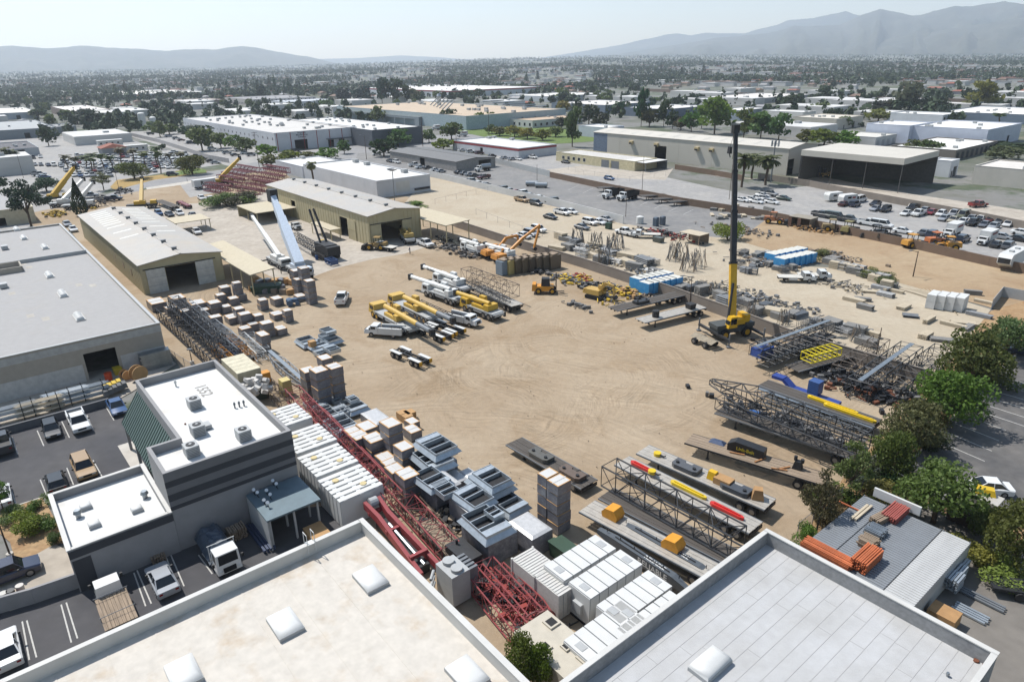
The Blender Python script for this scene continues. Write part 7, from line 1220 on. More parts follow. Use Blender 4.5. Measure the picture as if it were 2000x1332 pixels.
def digger(col, label, base, rz, pts, s=1.0, cat='excavator'):
 P = Proto()
 for q in (-1, 1): m = MB(); m.side([(-2.2, .2), (-1.9, 0), (1.9, 0), (2.2, .2), (2.2, .6), (1.9, .9), (-1.9, .9), (-2.2, .6)], q*1.2-.3, q*1.2+.3); P.add('crawler_track', m, TYRE)
 m = MB(); m.tbox(-2.4, 1.4, -1.35, 1.35, 1.0, 2.1, .15, .1); P.add('house', m, PAINTM); m = MB(); m.tbox(.1, 1.7, .3, 1.35, 1.1, 2.9, .05, .08, ix1=.3); i = P.add('cab', m, PAINTM); P.add('window', MB().box(.35, 1.3, 1.34, 1.37, 1.9, 2.7).box(1.5, 1.66, .4, 1.25, 1.7, 2.6), CGL, i); P.add('counterweight', MB().tbox(-2.9, -2.4, -1.3, 1.3, 1.0, 2.0, .1, .1), PAINTM)
 for k in range(len(pts)-1): m = MB(); m.beam(pts[k], pts[k+1], .5-.07*k, .62-.1*k); P.add('arm' if k else 'boom', m, PAINTM)
 e = pts[-1]; m = MB(); m.side([(e[0]-.5, e[2]), (e[0]+.3, e[2]-.7), (e[0]+.8, e[2]-.2), (e[0]+.4, e[2]+.3)], -.5, .5); P.add('bucket', m, DARKM); return P.put('excavator', label, cat, G(*base, .5), R(rz), None, Z0, color=col, scale=s)
OR = (208, 142, 62); digger(OR, 'orange long arm excavator with its arm raised highest over the wall', (985, 508), 35, [(1, -.2, 2), (5, -.2, 4.6), (10, -.2, 7.0), (8.3, -.2, 1.8)]); digger(OR, 'orange excavator parked behind the long arm one', (965, 500), 30, [(1, -.2, 2), (3.2, -.2, 4.2), (6.2, -.2, 4.4), (6.6, -.2, 2.4)]); digger((196, 160, 84), 'small tan excavator near the block wall', (1165, 578), -40, [(.8, 0, 1.8), (2.2, 0, 3.8), (4.4, 0, 3.5), (4.6, 0, 1.2)], .85)
P = Proto(); axle_wheels(P, (1.3, -1.4), 2.4, .6, .5, YEL); P.add('body', MB().tbox(-2.5, 1.6, -1.1, 1.1, .6, 1.5, .1, .1), PAINTM); P.add('counterweight', MB().tbox(-2.7, -1.8, -1.1, 1.1, .6, 1.9, .1, .1), PAINTM); i = P.add('cab', MB().tbox(-.9, .8, -.8, .8, 1.5, 3.0, .1, .1), DARKM); [P.add('mast', MB().box(1.9, 2.1, y-.12, y+.12, .2, 3.9), DARKM) for y in (-.6, .6)]; [P.add('fork', MB().box(2.1, 3.6, y-.1, y+.1, .15, .25), DARKM) for y in (-.5, .5)]
P.put('forklift', 'orange heavy forklift with black mast in the yard', 'forklift', G(1066, 565, .8), R(-5), None, Z0, color=(214, 146, 36)); P.put('forklift', 'dark forklift under the tall workshop canopy', 'forklift', G(1608, 342, .8), R(200), None, Z0, color=(150, 120, 60))
P = Proto(); axle_wheels(P, (1.5, -1.5), 2.4, .75, .55, YEL); P.add('body', MB().tbox(-2.8, .2, -1, 1, .8, 1.9, .1, .1).box(.2, 2, -.5, .5, .8, 1.4), PAINTM); P.add('canopy', MB().box(-1.2, .4, -.9, .9, 3.0, 3.15), PAINTM); [P.add('post', MB().box(x-.06, x+.06, y-.06, y+.06, 1.8, 3.0), DARKM) for x in (-1.1, .3) for y in (-.8, .8)]; P.add('bucket', MB().side([(2.4, .2), (3.6, .1), (3.3, 1.2), (2.6, 1.3)], -1.25, 1.25), DARKM); [P.add('lift_arm', MB().beam((.6, y, 1.6), (2.6, y, .7), .2, .3), PAINTM) for y in (-.6, .6)]
for (x, y, d, c, lb) in ((1783, 477, 20, (206, 150, 60), 'yellow wheel loader with canopy in the brown dirt lot'), (1850, 482, 160, (196, 140, 50), 'yellow loader parked by shrubs near the low brown wall'), (1830, 473, 10, (190, 110, 60), 'orange loader just under the low brown wall'), (1513, 432, -30, (170, 110, 70), 'rusty orange telehandler at the timber heap'), (1628, 447, -20, (150, 130, 90), 'tan backhoe below the low brown wall'), (1658, 450, 40, (140, 130, 80), 'green and tan backhoe below the low brown wall'), (735, 482, 170, (150, 124, 76), 'tan crawler loader in front of the warehouse door'), (1730, 463, 10, (60, 52, 44), 'dark track loader against the low brown wall'), (1708, 458, 170, (40, 40, 42), 'black dump cart against the low brown wall')):
 P.put('wheel_loader', lb, 'loader', G(x, y, .8), R(d), None, Z0, color=c)
crane(truck_crane(8.5, 4, 2.5, 7, .4, True), (805, 475), (785, 455), 'tan truck crane standing in the warehouse doorway', (176, 150, 84))
# ================================================================== stacked goods
WRAP = M('wrapped_carton', (112, 112, 118), .35, var=.22, scale=1.6, rgb2=(142, 140, 142), thr=(.45, .7)); WRAPTOP = M('carton_top', (206, 204, 200), .5, var=.06, scale=2); EDGE = M('carton_edge', (206, 160, 104), .8); GALV = M('sheet_metal', (190, 198, 204), .42, .6, var=.1, scale=2); KRAFT = M('kraft_box', (186, 146, 98), .85, var=.1)
def box_proto(n):
 P = Proto(); m = MB(); m.box(-.5, .5, -.5, .5, .03, .95); P.add('carton', m, WRAP); m = MB(); [m.box(*q, .95, .975) for q in ((-.505, .505, -.505, -.43), (-.505, .505, .43, .505), (-.505, -.45, -.43, .43), (.45, .505, -.43, .43))]; P.add('edge_board', m, EDGE); P.add('lid', BX(-.449, .449, -.429, .429, .95, .965), WRAPTOP)
 if n: P.add('pallet_strap', BX(-.508, .508, -.03, .03, .976, .99) if n == 1 else BX(-.04, .04, -.508, .508, .976, .99), WRAPTOP)
 return P
BXP = [box_proto(i) for i in range(3)]; NB = [0]
def stack(px, n, sx, sy, sz, where, rz=None, zt=None, hat=None, nm='wrapped_carton'):
 p = G(*px, n*sz if zt is None else zt);
 for k in range(n):
  NB[0] += 1; lvl = 'only' if n == 1 else 'top' if k == n-1 else 'bottom' if k == 0 else ORD[k]+' up'
  BXP[NB[0] % 3].put(nm, (f'grey film wrapped carton {where}' if n == 1 else f'wrapped carton, {lvl} of stack {where}'), 'carton', (p[0]+random.uniform(-.05, .05), p[1]+random.uniform(-.05, .05)), (GA if rz is None else R(rz))+random.uniform(-.04, .04), 'film wrapped cartons', Z0+k*sz, scale=(sx, sy, sz))
 return p, n*sz
for px, n, sx, sy, sz, w_ in (((602, 722), 3, 2.0, 1.7, 1.25, 'at the back of the tall group'), ((634, 698), 3, 1.9, 1.6, 1.2, 'at the far right of the tall group'), ((622, 722), 4, 2.0, 1.8, 1.25, 'at the front of the tall group'), ((652, 715), 4, 1.9, 1.7, 1.2, 'at the right front of the tall group'), ((612, 738), 2, 2.0, 1.7, 1.25, 'at the left foot of the tall group'),
 ((715, 832), 2, 2.2, 1.8, 1.1, 'beside the white sheet covered heap'), ((730, 855), 2, 2.2, 1.9, 1.2, 'left of the tallest group'), ((762, 826), 4, 2.1, 1.8, 1.1, 'tallest by the white sheet heap'), ((700, 850), 2, 2.0, 1.8, 1.1, 'nearest the long red lattice boom'), ((690, 842), 2, 1.9, 1.6, 1.0, 'left of the pair by the red boom'), ((805, 838), 1, 2.0, 1.5, 1.2, 'right of the tall pale stack'), ((804, 822), 1, 1.6, 1.3, 1.0, 'behind the right hand cartons'), ((788, 872), 3, 1.9, 1.6, 1.1, 'left of the big sheet metal hoods'), ((752, 893), 1, 2.0, 1.7, 1.3, 'low beside the red boom'), ((766, 905), 1, 2.1, 1.8, 1.4, 'in front of the low one by the red boom'), ((795, 925), 3, 2.0, 1.8, 1.1, 'with a metal square on top'), ((770, 915), 2, 1.8, 1.6, 1.0, 'left of the stack with a metal square'),
 ((1070, 925), 5, 1.25, 1.6, 1.12, 'left half of the lone tower'), ((1092, 938), 5, 1.5, 1.7, 1.12, 'right half of the lone tower'),
 ((577, 528), 4, 1.8, 1.6, 1.15, 'behind the tall ones at the canopy'), ((592, 523), 5, 1.9, 1.7, 1.15, 'tallest by the pale blue crane'), ((604, 548), 4, 1.8, 1.6, 1.15, 'right of the tallest at the canopy'), ((583, 545), 3, 1.8, 1.6, 1.15, 'at the front of the canopy stacks'),
 ((438, 560), 2, 2.0, 1.8, 1.3, 'under the canopy edge by the shed'), ((462, 552), 3, 1.6, 1.5, 1.2, 'under the canopy edge with a tall top'), ((455, 582), 1, 1.9, 1.7, 1.3, 'low in front of the canopy edge'), ((440, 598), 1, 1.8, 1.6, 1.2, 'in the open before the shed door'), ((466, 602), 2, 1.8, 1.6, 1.3, 'right one before the shed door'), ((512, 585), 2, 1.8, 1.5, 1.0, 'beside the small blue tractor'), ((540, 582), 1, 2.2, 1.8, 1.4, 'left of the small blue tractor'), ((585, 577), 1, 2.2, 1.8, 1.0, 'behind the small blue tractor'), ((305, 588), 1, 4.0, 2.6, 1.6, 'large and low before the shed corner'), ((345, 580), 1, 3.2, 2.4, 1.7, 'large with pale top before the shed door'), ((385, 590), 1, 3.0, 2.6, 1.9, 'with white plastic top before the shed door'), ((503, 615), 2, 1.6, 1.5, 1.1, 'at the end of the carton row by the boom tip'), ((430, 575), 1, 1.7, 1.6, 2.0, 'tall single before the canopy'),):
 stack(px, n, sx, sy, sz, w_)
def curb(L, W, h, n=2, flare=.0):
 P = Proto(); m = MB(); t = .06; m.box(-L/2, L/2, -W/2, -W/2+t, 0, h); m.box(-L/2, L/2, W/2-t, W/2, 0, h); m.box(-L/2, -L/2+t, -W/2+t, W/2-t, 0, h); m.box(L/2-t, L/2, -W/2+t, W/2-t, 0, h); P.add('curb_wall', m, GALV)
 if flare: m = MB(); m.add([(-L/2-flare,-W/2-flare,h*.35),(L/2+flare,-W/2-flare,h*.35),(L/2+flare,W/2+flare,h*.35),(-L/2-flare,W/2+flare,h*.35),(-L/2-.01,-W/2-.01,h*.75),(L/2+.01,-W/2-.01,h*.75),(L/2+.01,W/2+.01,h*.75),(-L/2-.01,W/2+.01,h*.75)], [(0,1,5,4),(1,2,6,5),(2,3,7,6),(3,0,4,7)]); P.add('flashing', m, GALV)
 for k in range(1, n): x = -L/2+L*k/n; P.add('divider', BX(x-.05, x+.05, -W/2+t, W/2-t, h*.2, h-.02), GALV)
 P.add('inner_panel', BX(-L/2+t, -L/2+L*.22, -W/2+t, W/2-t, h*.3, h-.05), GALV); P.add('inner_shade_fill', BX(-L/2+t, L/2-t, -W/2+t, W/2-t, h*.2, h*.5), INSHADE); return P  # black fill stands in for the shade down inside the curb
CU = [curb(3.4, 2.4, .9, 2, .3), curb(2.6, 1.8, .6, 3), curb(4.0, 2.8, 1.1, 3, .35), curb(1.6, 1.2, .5, 2)]
CB = [((846, 892), 2, 3.0, 'on the big wrapped base right of the carton rows'), ((852, 866), 2, 3.9, 'topmost of the big hood stack'), ((843, 932), 0, 3.2, 'left of the long row of open hoods'), ((868, 952), 1, 3.2, 'small one between the long hoods'), ((925, 967), 0, 3.3, 'second in the long row of open hoods'), ((958, 938), 2, 2.8, 'flared with a step beside the tall tower'), ((960, 930), 0, 3.7, 'topmost of the flared hood stack'), ((992, 978), 0, 2.2, 'lowest flared one left of the sheet covered crate'), ((950, 1017), 2, 3.5, 'closest to the red lattice wheels'), ((965, 1000), 3, 4.0, 'small one lying on the closest hood'),
 ((620, 672), 0, .9, 'low by the stacked metal pans'), ((645, 660), 0, 1.1, 'farther in the stacked metal pans'), ((628, 688), 1, .8, 'in front of the stacked metal pans'), ((648, 680), 1, 1.6, 'topmost of the stacked metal pans'), ((632, 655), 3, 1.5, 'small on the stacked metal pans'), ((600, 668), 0, .6, 'leftmost of the stacked metal pans'), ((640, 645), 1, 1.8, 'at the back of the stacked metal pans'),
 ((612, 790), 1, .7, 'at the left of the open grids by the boom'), ((632, 797), 1, .9, 'in the middle of the open grids'), ((652, 805), 1, .8, 'at the right of the open grids'), ((668, 800), 1, .9, 'at the right end of the open grids'), ((655, 780), 3, .5, 'small behind the open grids'), ((690, 790), 0, 1.0, 'with a tall pan on it near the tyre tracks'), ((688, 778), 3, 1.7, 'small atop the tall pan'), ((625, 780), 3, .6, 'at the back of the open grids'), ((668, 832), 2, .8, 'long grid below the open grids'), ((650, 826), 1, .6, 'short grid below the open grids')]
for px, k, zt, w_ in CB: CU[k].put('metal_curb', f'galvanised roof curb {w_}', 'roof curb', G(*px, zt), GA+random.choice((0, math.pi))+random.uniform(-.05, .05), 'galvanised roof curbs', Z0+max(0, zt-(.9, .6, 1.1, .5)[k]))
for px, L, W, h, lb in (((848, 893), 4.4, 3.2, 2.2, 'big dark wrapped base beneath the metal hoods by the carton rows'), ((855, 940), 4.2, 3.2, 2.3, 'wrapped base beneath the left open hood'), ((925, 980), 4.0, 3.2, 2.4, 'wrapped base beneath the second open hood'), ((955, 1030), 4.2, 3.4, 2.5, 'wrapped base beneath the hood closest to the red wheels'), ((960, 946), 3.8, 3.0, 1.7, 'wrapped base beneath the flared hoods'), ((1035, 1028), 3.6, 2.6, 2.1, 'crate under clear plastic sheet left of the tower'), ((880, 925), 4.4, 1.8, 1.0, 'grey plastic covered bundle behind the open hoods'), ((920, 930), 3.0, 1.6, 1.0, 'pale plastic covered bundle behind the flared hoods'), ((735, 815), 4.2, 2.4, 1.0, 'heap under white plastic sheet at the edge of the yard')):
 P = Proto(); P.add('wrapped_body', MB().tbox(-L/2, L/2, -W/2, W/2, 0, h, .06, .06), WRAP); P.add('plastic_sheet', MB().tbox(-L/2+.05, L/2-.05, -W/2+.05, W/2-.05, h, h+.14, .3, .3), M('clear_plastic', (196, 196, 196), .3, var=.1, scale=3)); P.put('wrapped_bundle', lb, 'bundle', G(*px, h), GA, None, Z0)
for i, px in enumerate(((786, 806), (795, 812), (800, 805))): put1('kraft_box', BX(-.6, .6, -.6, .6, 0, .9), KRAFT, ('left', 'front', 'right')[i]+' one of three brown boxes behind the white sheet heap', 'box', G(*px, .9), GA, 0)
put1('kraft_box', BX(-.5, .5, -.5, .5, 0, .9), KRAFT, 'brown box standing on the stacked metal pans', 'box', G(609, 667, 1.9), GA, 1.0)
P = Proto(); P.add('block_body', BX(-2.5, 2.5, -2.3, 2.3, 0, 2.9), WHITE)
for k in range(6): P.add('rib', BX(-2.45+k*.86, -1.85+k*.86, -2.36, 2.36, .1, 3.1), WHITE)
for y in (-1.7, 0, 1.7): P.add('cross_rib', BX(-2.5, 2.5, y-.22, y+.22, 2.9, 3.06), WHITE)
for x, y in ((-1.2, -1.0), (1.1, .9)): P.add('round_cap', MB().tube((x, y, 3.0), (x, y, 3.17), .34, 14), M('cap_tan', (206, 188, 140), .7))
for i, px in enumerate(((557, 815), (602, 858), (640, 900), (684, 945))): P.put('ribbed_block', ('rearmost', 'second', 'third', 'frontmost')[i]+' white ribbed mould block in the row beside the office', 'mould block', G(*px, 3), GA, 'white ribbed blocks', Z0)
def genset(L=6.2, W=2.4, h=2.9, n=6):
 P = Proto(); P.add('housing', BX(-L/2, L/2, -W/2, W/2, .15, h), GREYM); P.add('skid', BX(-L/2-.1, L/2+.1, -W/2+.1, W/2-.1, 0, .15), DARKM)
 for k in range(n): x = -L/2+L*(k+.5)/n; P.add('roof_panel', MB().box(x-L/n/2+.05, x+L/n/2-.05, -W/2-.03, W/2+.03, h, h+.07), WHITE); [P.add('side_panel', BX(x-L/n/2+.04, x+L/n/2-.04, *q, .2, h-.05), WHITE) for q in ((-W/2-.03, -W/2-.001), (W/2+.001, W/2+.03))]
 P.add('roof_hatch', BX(-L/2+.3, -L/2+.9, -.4, .4, h+.07, h+.1), LGREY); P.add('roof_hatch', BX(L/2-.9, L/2-.3, -.4, .4, h+.07, h+.1), LGREY); P.add('end_panel', BX(-L/2-.04, -L/2-.001, -W/2, W/2, .2, h), WHITE); P.add('end_box', BX(-L/2-.35, -L/2, -.5, .4, 1.0, 1.9), LGREY); P.add('end_box', BX(L/2, L/2+.25, -.5, .4, .8, 1.9), LGREY); return P
GP = genset()
for px, lb in (((1134, 1090), 'white generator housing farthest back behind the containers'), ((1184, 1122), 'white generator housing second from the back'), ((1240, 1166), 'white generator housing with fittings on its end'), ((1283, 1210), 'white generator housing half hidden by the grey roof parapet'), ((1182, 1232), 'white generator housing nearest the pale hatched tank')): GP.put('generator_housing', lb, 'generator', G(*px, 2.9), GA+math.pi/2, 'white generator housings', Z0)
CONT = M('container_white', (206, 204, 198), .6, var=.08, scale=.8, rgb2=(190, 180, 174), thr=(.55, .8))
P = Proto(); P.add('container_body', BX(-1.5, 1.5, -1.22, 1.22, .05, 2.55), CONT); [P.add('roof_rib', BX(-1.4+k*.31, -1.25+k*.31, -1.15, 1.15, 2.55, 2.6), CONT) for k in range(10)]; [P.add('corner_post', BX(x-.09, x+.09, y-.09, y+.09, 0, 2.63), CONT) for x in (-1.45, 1.45) for y in (-1.17, 1.17)]; [P.add('door_bar', MB().tube((1.53, y, .2), (1.53, y, 2.4), .03, 6), LGREY) for y in (-.7, -.2, .2, .7)]
for px, lb in (((1042, 1098), 'rear one of two joined white shipping containers'), ((1088, 1133), 'front one of two joined white shipping containers')): P.put('shipping_container', lb, 'container', G(*px, 2.6), GA, None, Z0)
CRM = M('cream_tank', (196, 188, 172), .8, var=.06); P = Proto(); P.add('tank_body', BX(-4.2, 4.2, -1.7, 1.7, 0, 2.6), CRM)
for x, y, s_ in ((-3.0, 1.0, .5), (-1.6, -.9, .4), (-.6, .3, .35), (1.0, .6, .5), (2.6, -.5, .55)): P.add('hatch_rim', MB().box(x-s_, x+s_, y-s_, y+s_, 2.6, 2.75), CRM); P.add('hatch_shade_panel', BX(x-s_*.7, x+s_*.7, y-s_*.7, y+s_*.7, 2.751, 2.76), INSHADE)  # solid dark panel on each rim paints the shade of an open hatch
P.put('hatched_tank', 'pale cream tank with square roof hatches beside the bright green trees', 'tank', G(1112, 1280, 2.6), GA, None, Z0)
put1('white_cabinet', MB().tbox(-1.1, 1.1, -.8, .8, 0, 1.6, .05, .05), WHITE, 'low white cabinet beside the pale hatched tank', 'cabinet', G(1172, 1283, 1.6), GA); put1('green_bin', MB().tbox(-1.0, 1.0, -.7, .7, 0, 1.5, -.1, -.1).box(-1.2, 1.2, -.85, 0, 1.5, 1.58), PAINTM, 'dark green bin behind the generator housings', 'bin', G(1100, 1066, 1.4), GA, 0, (52, 76, 58))
P = Proto(); P.add('tank_body', BX(-1.2, 1.2, -.9, .9, .2, 3.2), LGREY); [P.add('bushing', MB().tube((x, y, 3.2), (x, y, 3.5), .5, 14), LGREY) for x, y in ((-.6, 0), (.6, 0))]; [P.add('radiator_fin', BX(-1.1+k*.45, -.85+k*.45, .92, 1.9, .5, 2.9), GREYM) for k in range(5)]; [P.add('pipe', MB().tube((-1.6, -.9, z), (-1.6+.8, -1.7, z), .14, 8), LGREY) for z in (1.0, 1.6, 2.2)]; P.put('transformer', 'grey electrical transformer with fins by the stained roof parapet', 'transformer', G(884, 1108, 3.2), GA, None, Z0)
put1('dark_generator', MB().box(-1.6, 1.6, -.9, .9, .3, 1.8).tube((-1, 0, 1.8), (-1, 0, 2.3), .12, 8), DARKM, 'dark generator on the deck with lumber beside the transformer', 'generator', G(905, 1075, 1.8), GA); put1('lumber_deck', MB().box(-3, 3, -1.1, 1.1, .6, .8).box(-2.6, 2.6, -.6, .0, .8, .95), PLANK, 'low timber deck with lumber behind the red crane arm', 'deck', G(862, 1050, .8), GA)
P = Proto(); P.add('tank_body', BX(-3.4, 3.4, -1.6, 1.6, 0, 3.0), M('beige_tank', (180, 172, 146), .7)); [P.add('roof_panel', BX(-3.4+k*1.36, -2.1+k*1.36, -1.62, 1.62, 3.0, 3.08), M('beige_tank_top', (206, 198, 172), .7)) for k in range(5)]; P.put('beige_tank', 'pale beige ribbed tank behind the office roof', 'tank', G(470, 712, 3), GA, None, Z0)
rng_ = np.random.default_rng(8); m = MB()
for k in range(40): d_ = rng_.normal(size=3)*np.array([1.1, .8, .4]); m.bx(d_[0], d_[1], 1.9+d_[2], .8, .6, .5, rng_.random()*3, 0, rng_.random()*2)
put1('bag_heap', m, M('white_bags', (206, 202, 196), .8), 'heap of white bags on a dark bin behind the office', 'bags', G(500, 748, 2.2), GA); put1('dark_bin', MB().tbox(-1.3, 1.3, -1, 1, 0, 1.7, -.1, -.1), M('bin_green', (44, 58, 50), .7), 'dark bin beneath the white bag heap', 'bin', G(503, 760, 1.2), GA); put1('pump_set', MB().tbox(-.8, .8, -.7, .7, 0, 2.2, .1, .1), PAINTM, 'pale yellow machine left of the tall wrapped boxes', 'machine', G(556, 745, 2), GA, 0, (206, 186, 118)); put1('orange_cage', MB().box(-.6, .6, -.6, .6, 0, 1.6), PAINTM, 'small orange cage beside the pale beige tank', 'cage', G(517, 730, 1.4), GA, 0, (214, 146, 44))
put1('blue_tractor', MB().box(-1.4, .6, -.5, .5, .5, 1.2).wheel(-.9, -.8, .6, .4).wheel(-.9, .8, .6, .4).wheel(.5, -.7, .4, .3).wheel(.5, .7, .4, .3).beam((.4, 0, 1.2), (2.2, 0, .9), .2), PAINTM, 'small blue tractor in front of the canopy stacks', 'tractor', G(575, 590, .6), R(20), 0, (70, 96, 124))
put1('green_skip', MB().tbox(-2.6, 2.6, -1.2, 1.2, 0, 1.5, -.25, -.15), M('skip_green', (44, 72, 56), .7), 'green skip full of scrap beneath the shed canopy', 'skip', G(520, 560, 1.2), R(10))
for i in range(14): x, y = 498+(i % 7)*12+random.uniform(-5, 5), 546+(i//7)*16+random.uniform(-4, 4); put1('scrap_crate', MB().bx(0, 0, .5, random.uniform(1, 2), random.uniform(.8, 1.4), 1.0, random.random()*3), random.choice((KRAFT, PLANK, WRAP)), f'{ORD[i]} brown crate from the back in the pile around the green skip', 'crate', G(x, y, 1), GA, .1 if i < 7 else 0, group='crates round the green skip')
for i in range(8):
 c = ((120, 136, 150), (176, 160, 104), (92, 82, 68), (100, 88, 70), (84, 74, 62), (96, 86, 72), (88, 80, 68), (104, 92, 76))[i]; x = 985+i*13.5 if i > 1 else (985, 998)[i]; P = Proto(); P.add('box_wall', BX(-1.1, 1.1, -1.5, 1.5, 0, 3.0), PAINTM); [P.add('stiffener', BX(1.1, 1.16, y-.08, y+.08, .1, 2.9), PAINTM) for y in (-1.2, -.4, .4, 1.2)]; P.add('lid_load', MB().bx(.1, 0, 3.15, 1.8, 2.2, .28, .2), PLANK); P.put('steel_box', ('blue grey steel box at the left end of the tall rusty row', 'pale yellow steel box second in the tall rusty row')[i] if i < 2 else f'rusty steel box, {ORD[i]} from the left in the tall row', 'steel box', G(x, 518-(i*1.6), 2.0), GA+math.pi, 'tall steel boxes', Z0, color=c)
GRB = M('grey_boards', (134, 132, 128), .85, var=.2, scale=2, streak=(.4, 5, 5)); TANB = M('pale_boards', (196, 182, 158), .85, var=.15, scale=2, streak=(.4, 5, 5)); GRT = M('grey_tubes', (132, 134, 136), .5, .4, var=.15)
def pile(kind):
 P = Proto()
 if kind in ('boards', 'pale'):
  for k in range(4):
   for j in range(5): x = random.uniform(-.03, .03); P.add('board', BX(-.5+x, .5+x, -.5+j*.2+.015, -.31+j*.2, k*.25, k*.25+.2), GRB if kind == 'boards' else TANB)
  for x in (-.35, .35): P.add('bearer', BX(x-.03, x+.03, -.45, .45, .2, .25), PLANK)
 if kind == 'tubes':
  for k in range(4):
   for j in range(6): P.add('tube', MB().tube((-.5, -.42+j*.17, .1+k*.22), (.5+random.uniform(-.04, .04), -.42+j*.17, .1+k*.22), .085, 6), GRT)
 if kind == 'frames':
  for j in range(7):
   m = MB(); y = -.45+j*.15; [m.tube((-.5, y, z), (.5, y, z), .02, 4) for z in (.05, .5, .95)]; [m.tube((x, y, 0), (x, y, 1), .02, 4) for x in (-.5, 0, .5)]; P.add('scaffold_frame', m, GRT)
 if kind == 'lean':
  for j in range(22): t = random.random()*6.28; r0 = .3+.2*random.random(); P.add('pole', MB().tube((r0*math.cos(t), r0*math.sin(t), 0), (.3*math.cos(t+.7), .3*math.sin(t+.7), .75+.3*random.random()), .018, 4), GRT if j % 3 else PLANK)
 return P
PL = {k: [pile(k) for _ in range(2)] for k in ('boards', 'pale', 'tubes', 'frames', 'lean')}
NM = {'boards': ('board_stack', 'grey scaffold board stack'), 'pale': ('timber_stack', 'pale timber stack'), 'tubes': ('tube_bundle', 'grey tube bundle'), 'frames': ('frame_bundle', 'grey scaffold frame bundle'), 'lean': ('pole_cluster', 'cluster of leaning scaffold poles')}
CNT = {}
def pput(k, x, y, L, W, h, rz, where):
 key = (k, where); CNT[key] = CNT.get(key, -1)+1; i = CNT[key]; nm, ds = NM[k]
 PL[k][i % 2].put(nm, f'{ORD[i % 20]} {ds} {where}'+(' farther on' if i > 19 else ''), 'stack' if k != 'lean' else 'poles', G(x, y, h/2), rz, 'scaffold yard stacks', Z0, scale=(L, W, h))
random.seed(21)
for i in range(26):
 f = i/25; x, y = 1335+f*360+random.uniform(-6, 6), 562+f*100+random.uniform(-14, 6); pput(('boards', 'tubes', 'frames', 'boards', 'lean')[i % 5] if i != 12 else 'pale', x, y, random.uniform(2.2, 3.6), random.uniform(1.4, 2.2), random.uniform(.9, 1.8) if i % 5 != 4 else 2.6, GA+random.choice((0, 1.57))+random.uniform(-.2, .2), 'behind the dividing wall counted from the left')
for i in range(24): pput(('pale', 'boards', 'tubes', 'frames')[i % 4], 1090+(i % 12)*17+random.uniform(-6, 6), 462+(i % 12)*4.5+(i//12)*18+random.uniform(-4, 5), random.uniform(2.5, 5), random.uniform(1.2, 2.2), random.uniform(.7, 1.8), GA+random.uniform(-.2, .2), 'right of the orange excavators')
for i, (x, y) in enumerate(((1165, 470), (1195, 478), (1128, 462), (1318, 492), (1332, 490), (1366, 505), (1345, 512), (1180, 500), (1206, 470))): pput('lean', x, y, 4, 4, 4.0, random.random()*6, 'in the middle of the scaffold yard')
for i in range(24): pput(('boards', 'frames', 'tubes', 'boards')[i % 4], 1445+random.uniform(0, 110), 500+random.uniform(-8, 30), random.uniform(1.6, 3), random.uniform(1, 1.8), random.uniform(.6, 1.6), random.random()*3, 'behind the tall crane boom')
for i in range(16): pput(('boards', 'frames', 'pale')[i % 3], 1620+i*8, 508+i*3.2+random.uniform(-6, 6), random.uniform(2, 4), random.uniform(1.2, 2), random.uniform(.8, 1.8), GA+random.uniform(-.2, .2), 'right of the blue foam stack')
for i, (x, y) in enumerate(((1668, 586), (1685, 585), (1700, 570), (1720, 562), (1745, 568), (1690, 600), (1765, 600), (1778, 617), (1815, 625), (1900, 572), (1922, 590), (1912, 615), (1882, 632), (1890, 640), (1862, 635), (1730, 575), (1808, 655), (1845, 665), (1700, 652), (1680, 645))): pput(('pale', 'boards', 'pale', 'tubes')[i % 4], x, y, random.uniform(2.2, 4.2), random.uniform(.7, 1.6), random.uniform(.3, .9), GA+random.choice((0, .5, 1.57)), 'on the open end of the scaffold yard')
for i in range(16):
 c, a, L = seg((1690+i*9, 545+i*1.5), (1905-i*1.5, 612+i*1.2)); put1('long_timber', BX(-L*(.2+.02*i), L*.3, -.07, .07, 0, .1), TANB, f'{ORD[i]} long timber from the left laid out on the ground', 'timber', (c[0], c[1]), a, 0, group='long timbers on the ground')
BLUE = M('blue_foam_wrap', (54, 146, 208), .5, var=.12, scale=1.2, rgb2=(86, 170, 220)); FOAMT = M('foam_top', (214, 212, 202), .6, var=.1)
for (x0, y0, n, m_, w_) in ((1508, 500, 6, 2, 'beside the flat bed truck'), (1245, 548, 6, 2, 'against the dividing wall')):
 for i in range(n):
  for j in range(m_):
   p = G(x0+i*11+j*18, y0-i*2.2+j*9, 1.6); P = Proto(); P.add('foam_pack', BX(-.9, .9, -1.3, 1.3, 0, 2.1), BLUE); P.add('pack_top', BX(-.85, .85, -1.25, 1.25, 2.1, 2.14), FOAMT); P.put('foam_pack', f'blue wrapped foam pack {w_}, {("front", "back")[1-j]} row {ORD[i]} from left', 'foam pack', p, GA+math.pi/2, 'blue wrapped packs', Z0)
for i in range(4):
 for k in range(2): p = G(1822+i*18, 592+(i-1.5)*2, 1); put1('white_pack', BX(-.72, .72, -1.7, 1.7, 0, 1.25), WHITE, f'white wrapped pack, {("lower", "upper")[k]} of the {ORD[i]} pair from the left', 'pack', p, GA+.1, k*1.28, group='white wrapped packs')
P = Proto(); P.add('roof', BX(-3, 3, -2, 2, 2.4, 2.5), TANB); [P.add('post', BX(x-.08, x+.08, y-.08, y+.08, 0, 2.4), PLANK) for x in (-2.8, 2.8) for y in (-1.8, 1.8)]; P.add('back_wall', BX(-3, 3, 1.85, 1.95, 0, 2.4), PLANK); P.put('timber_shed', 'small grey timber shed among leaning poles', 'shed', G(1356, 456, 2.4), GA, None, Z0)
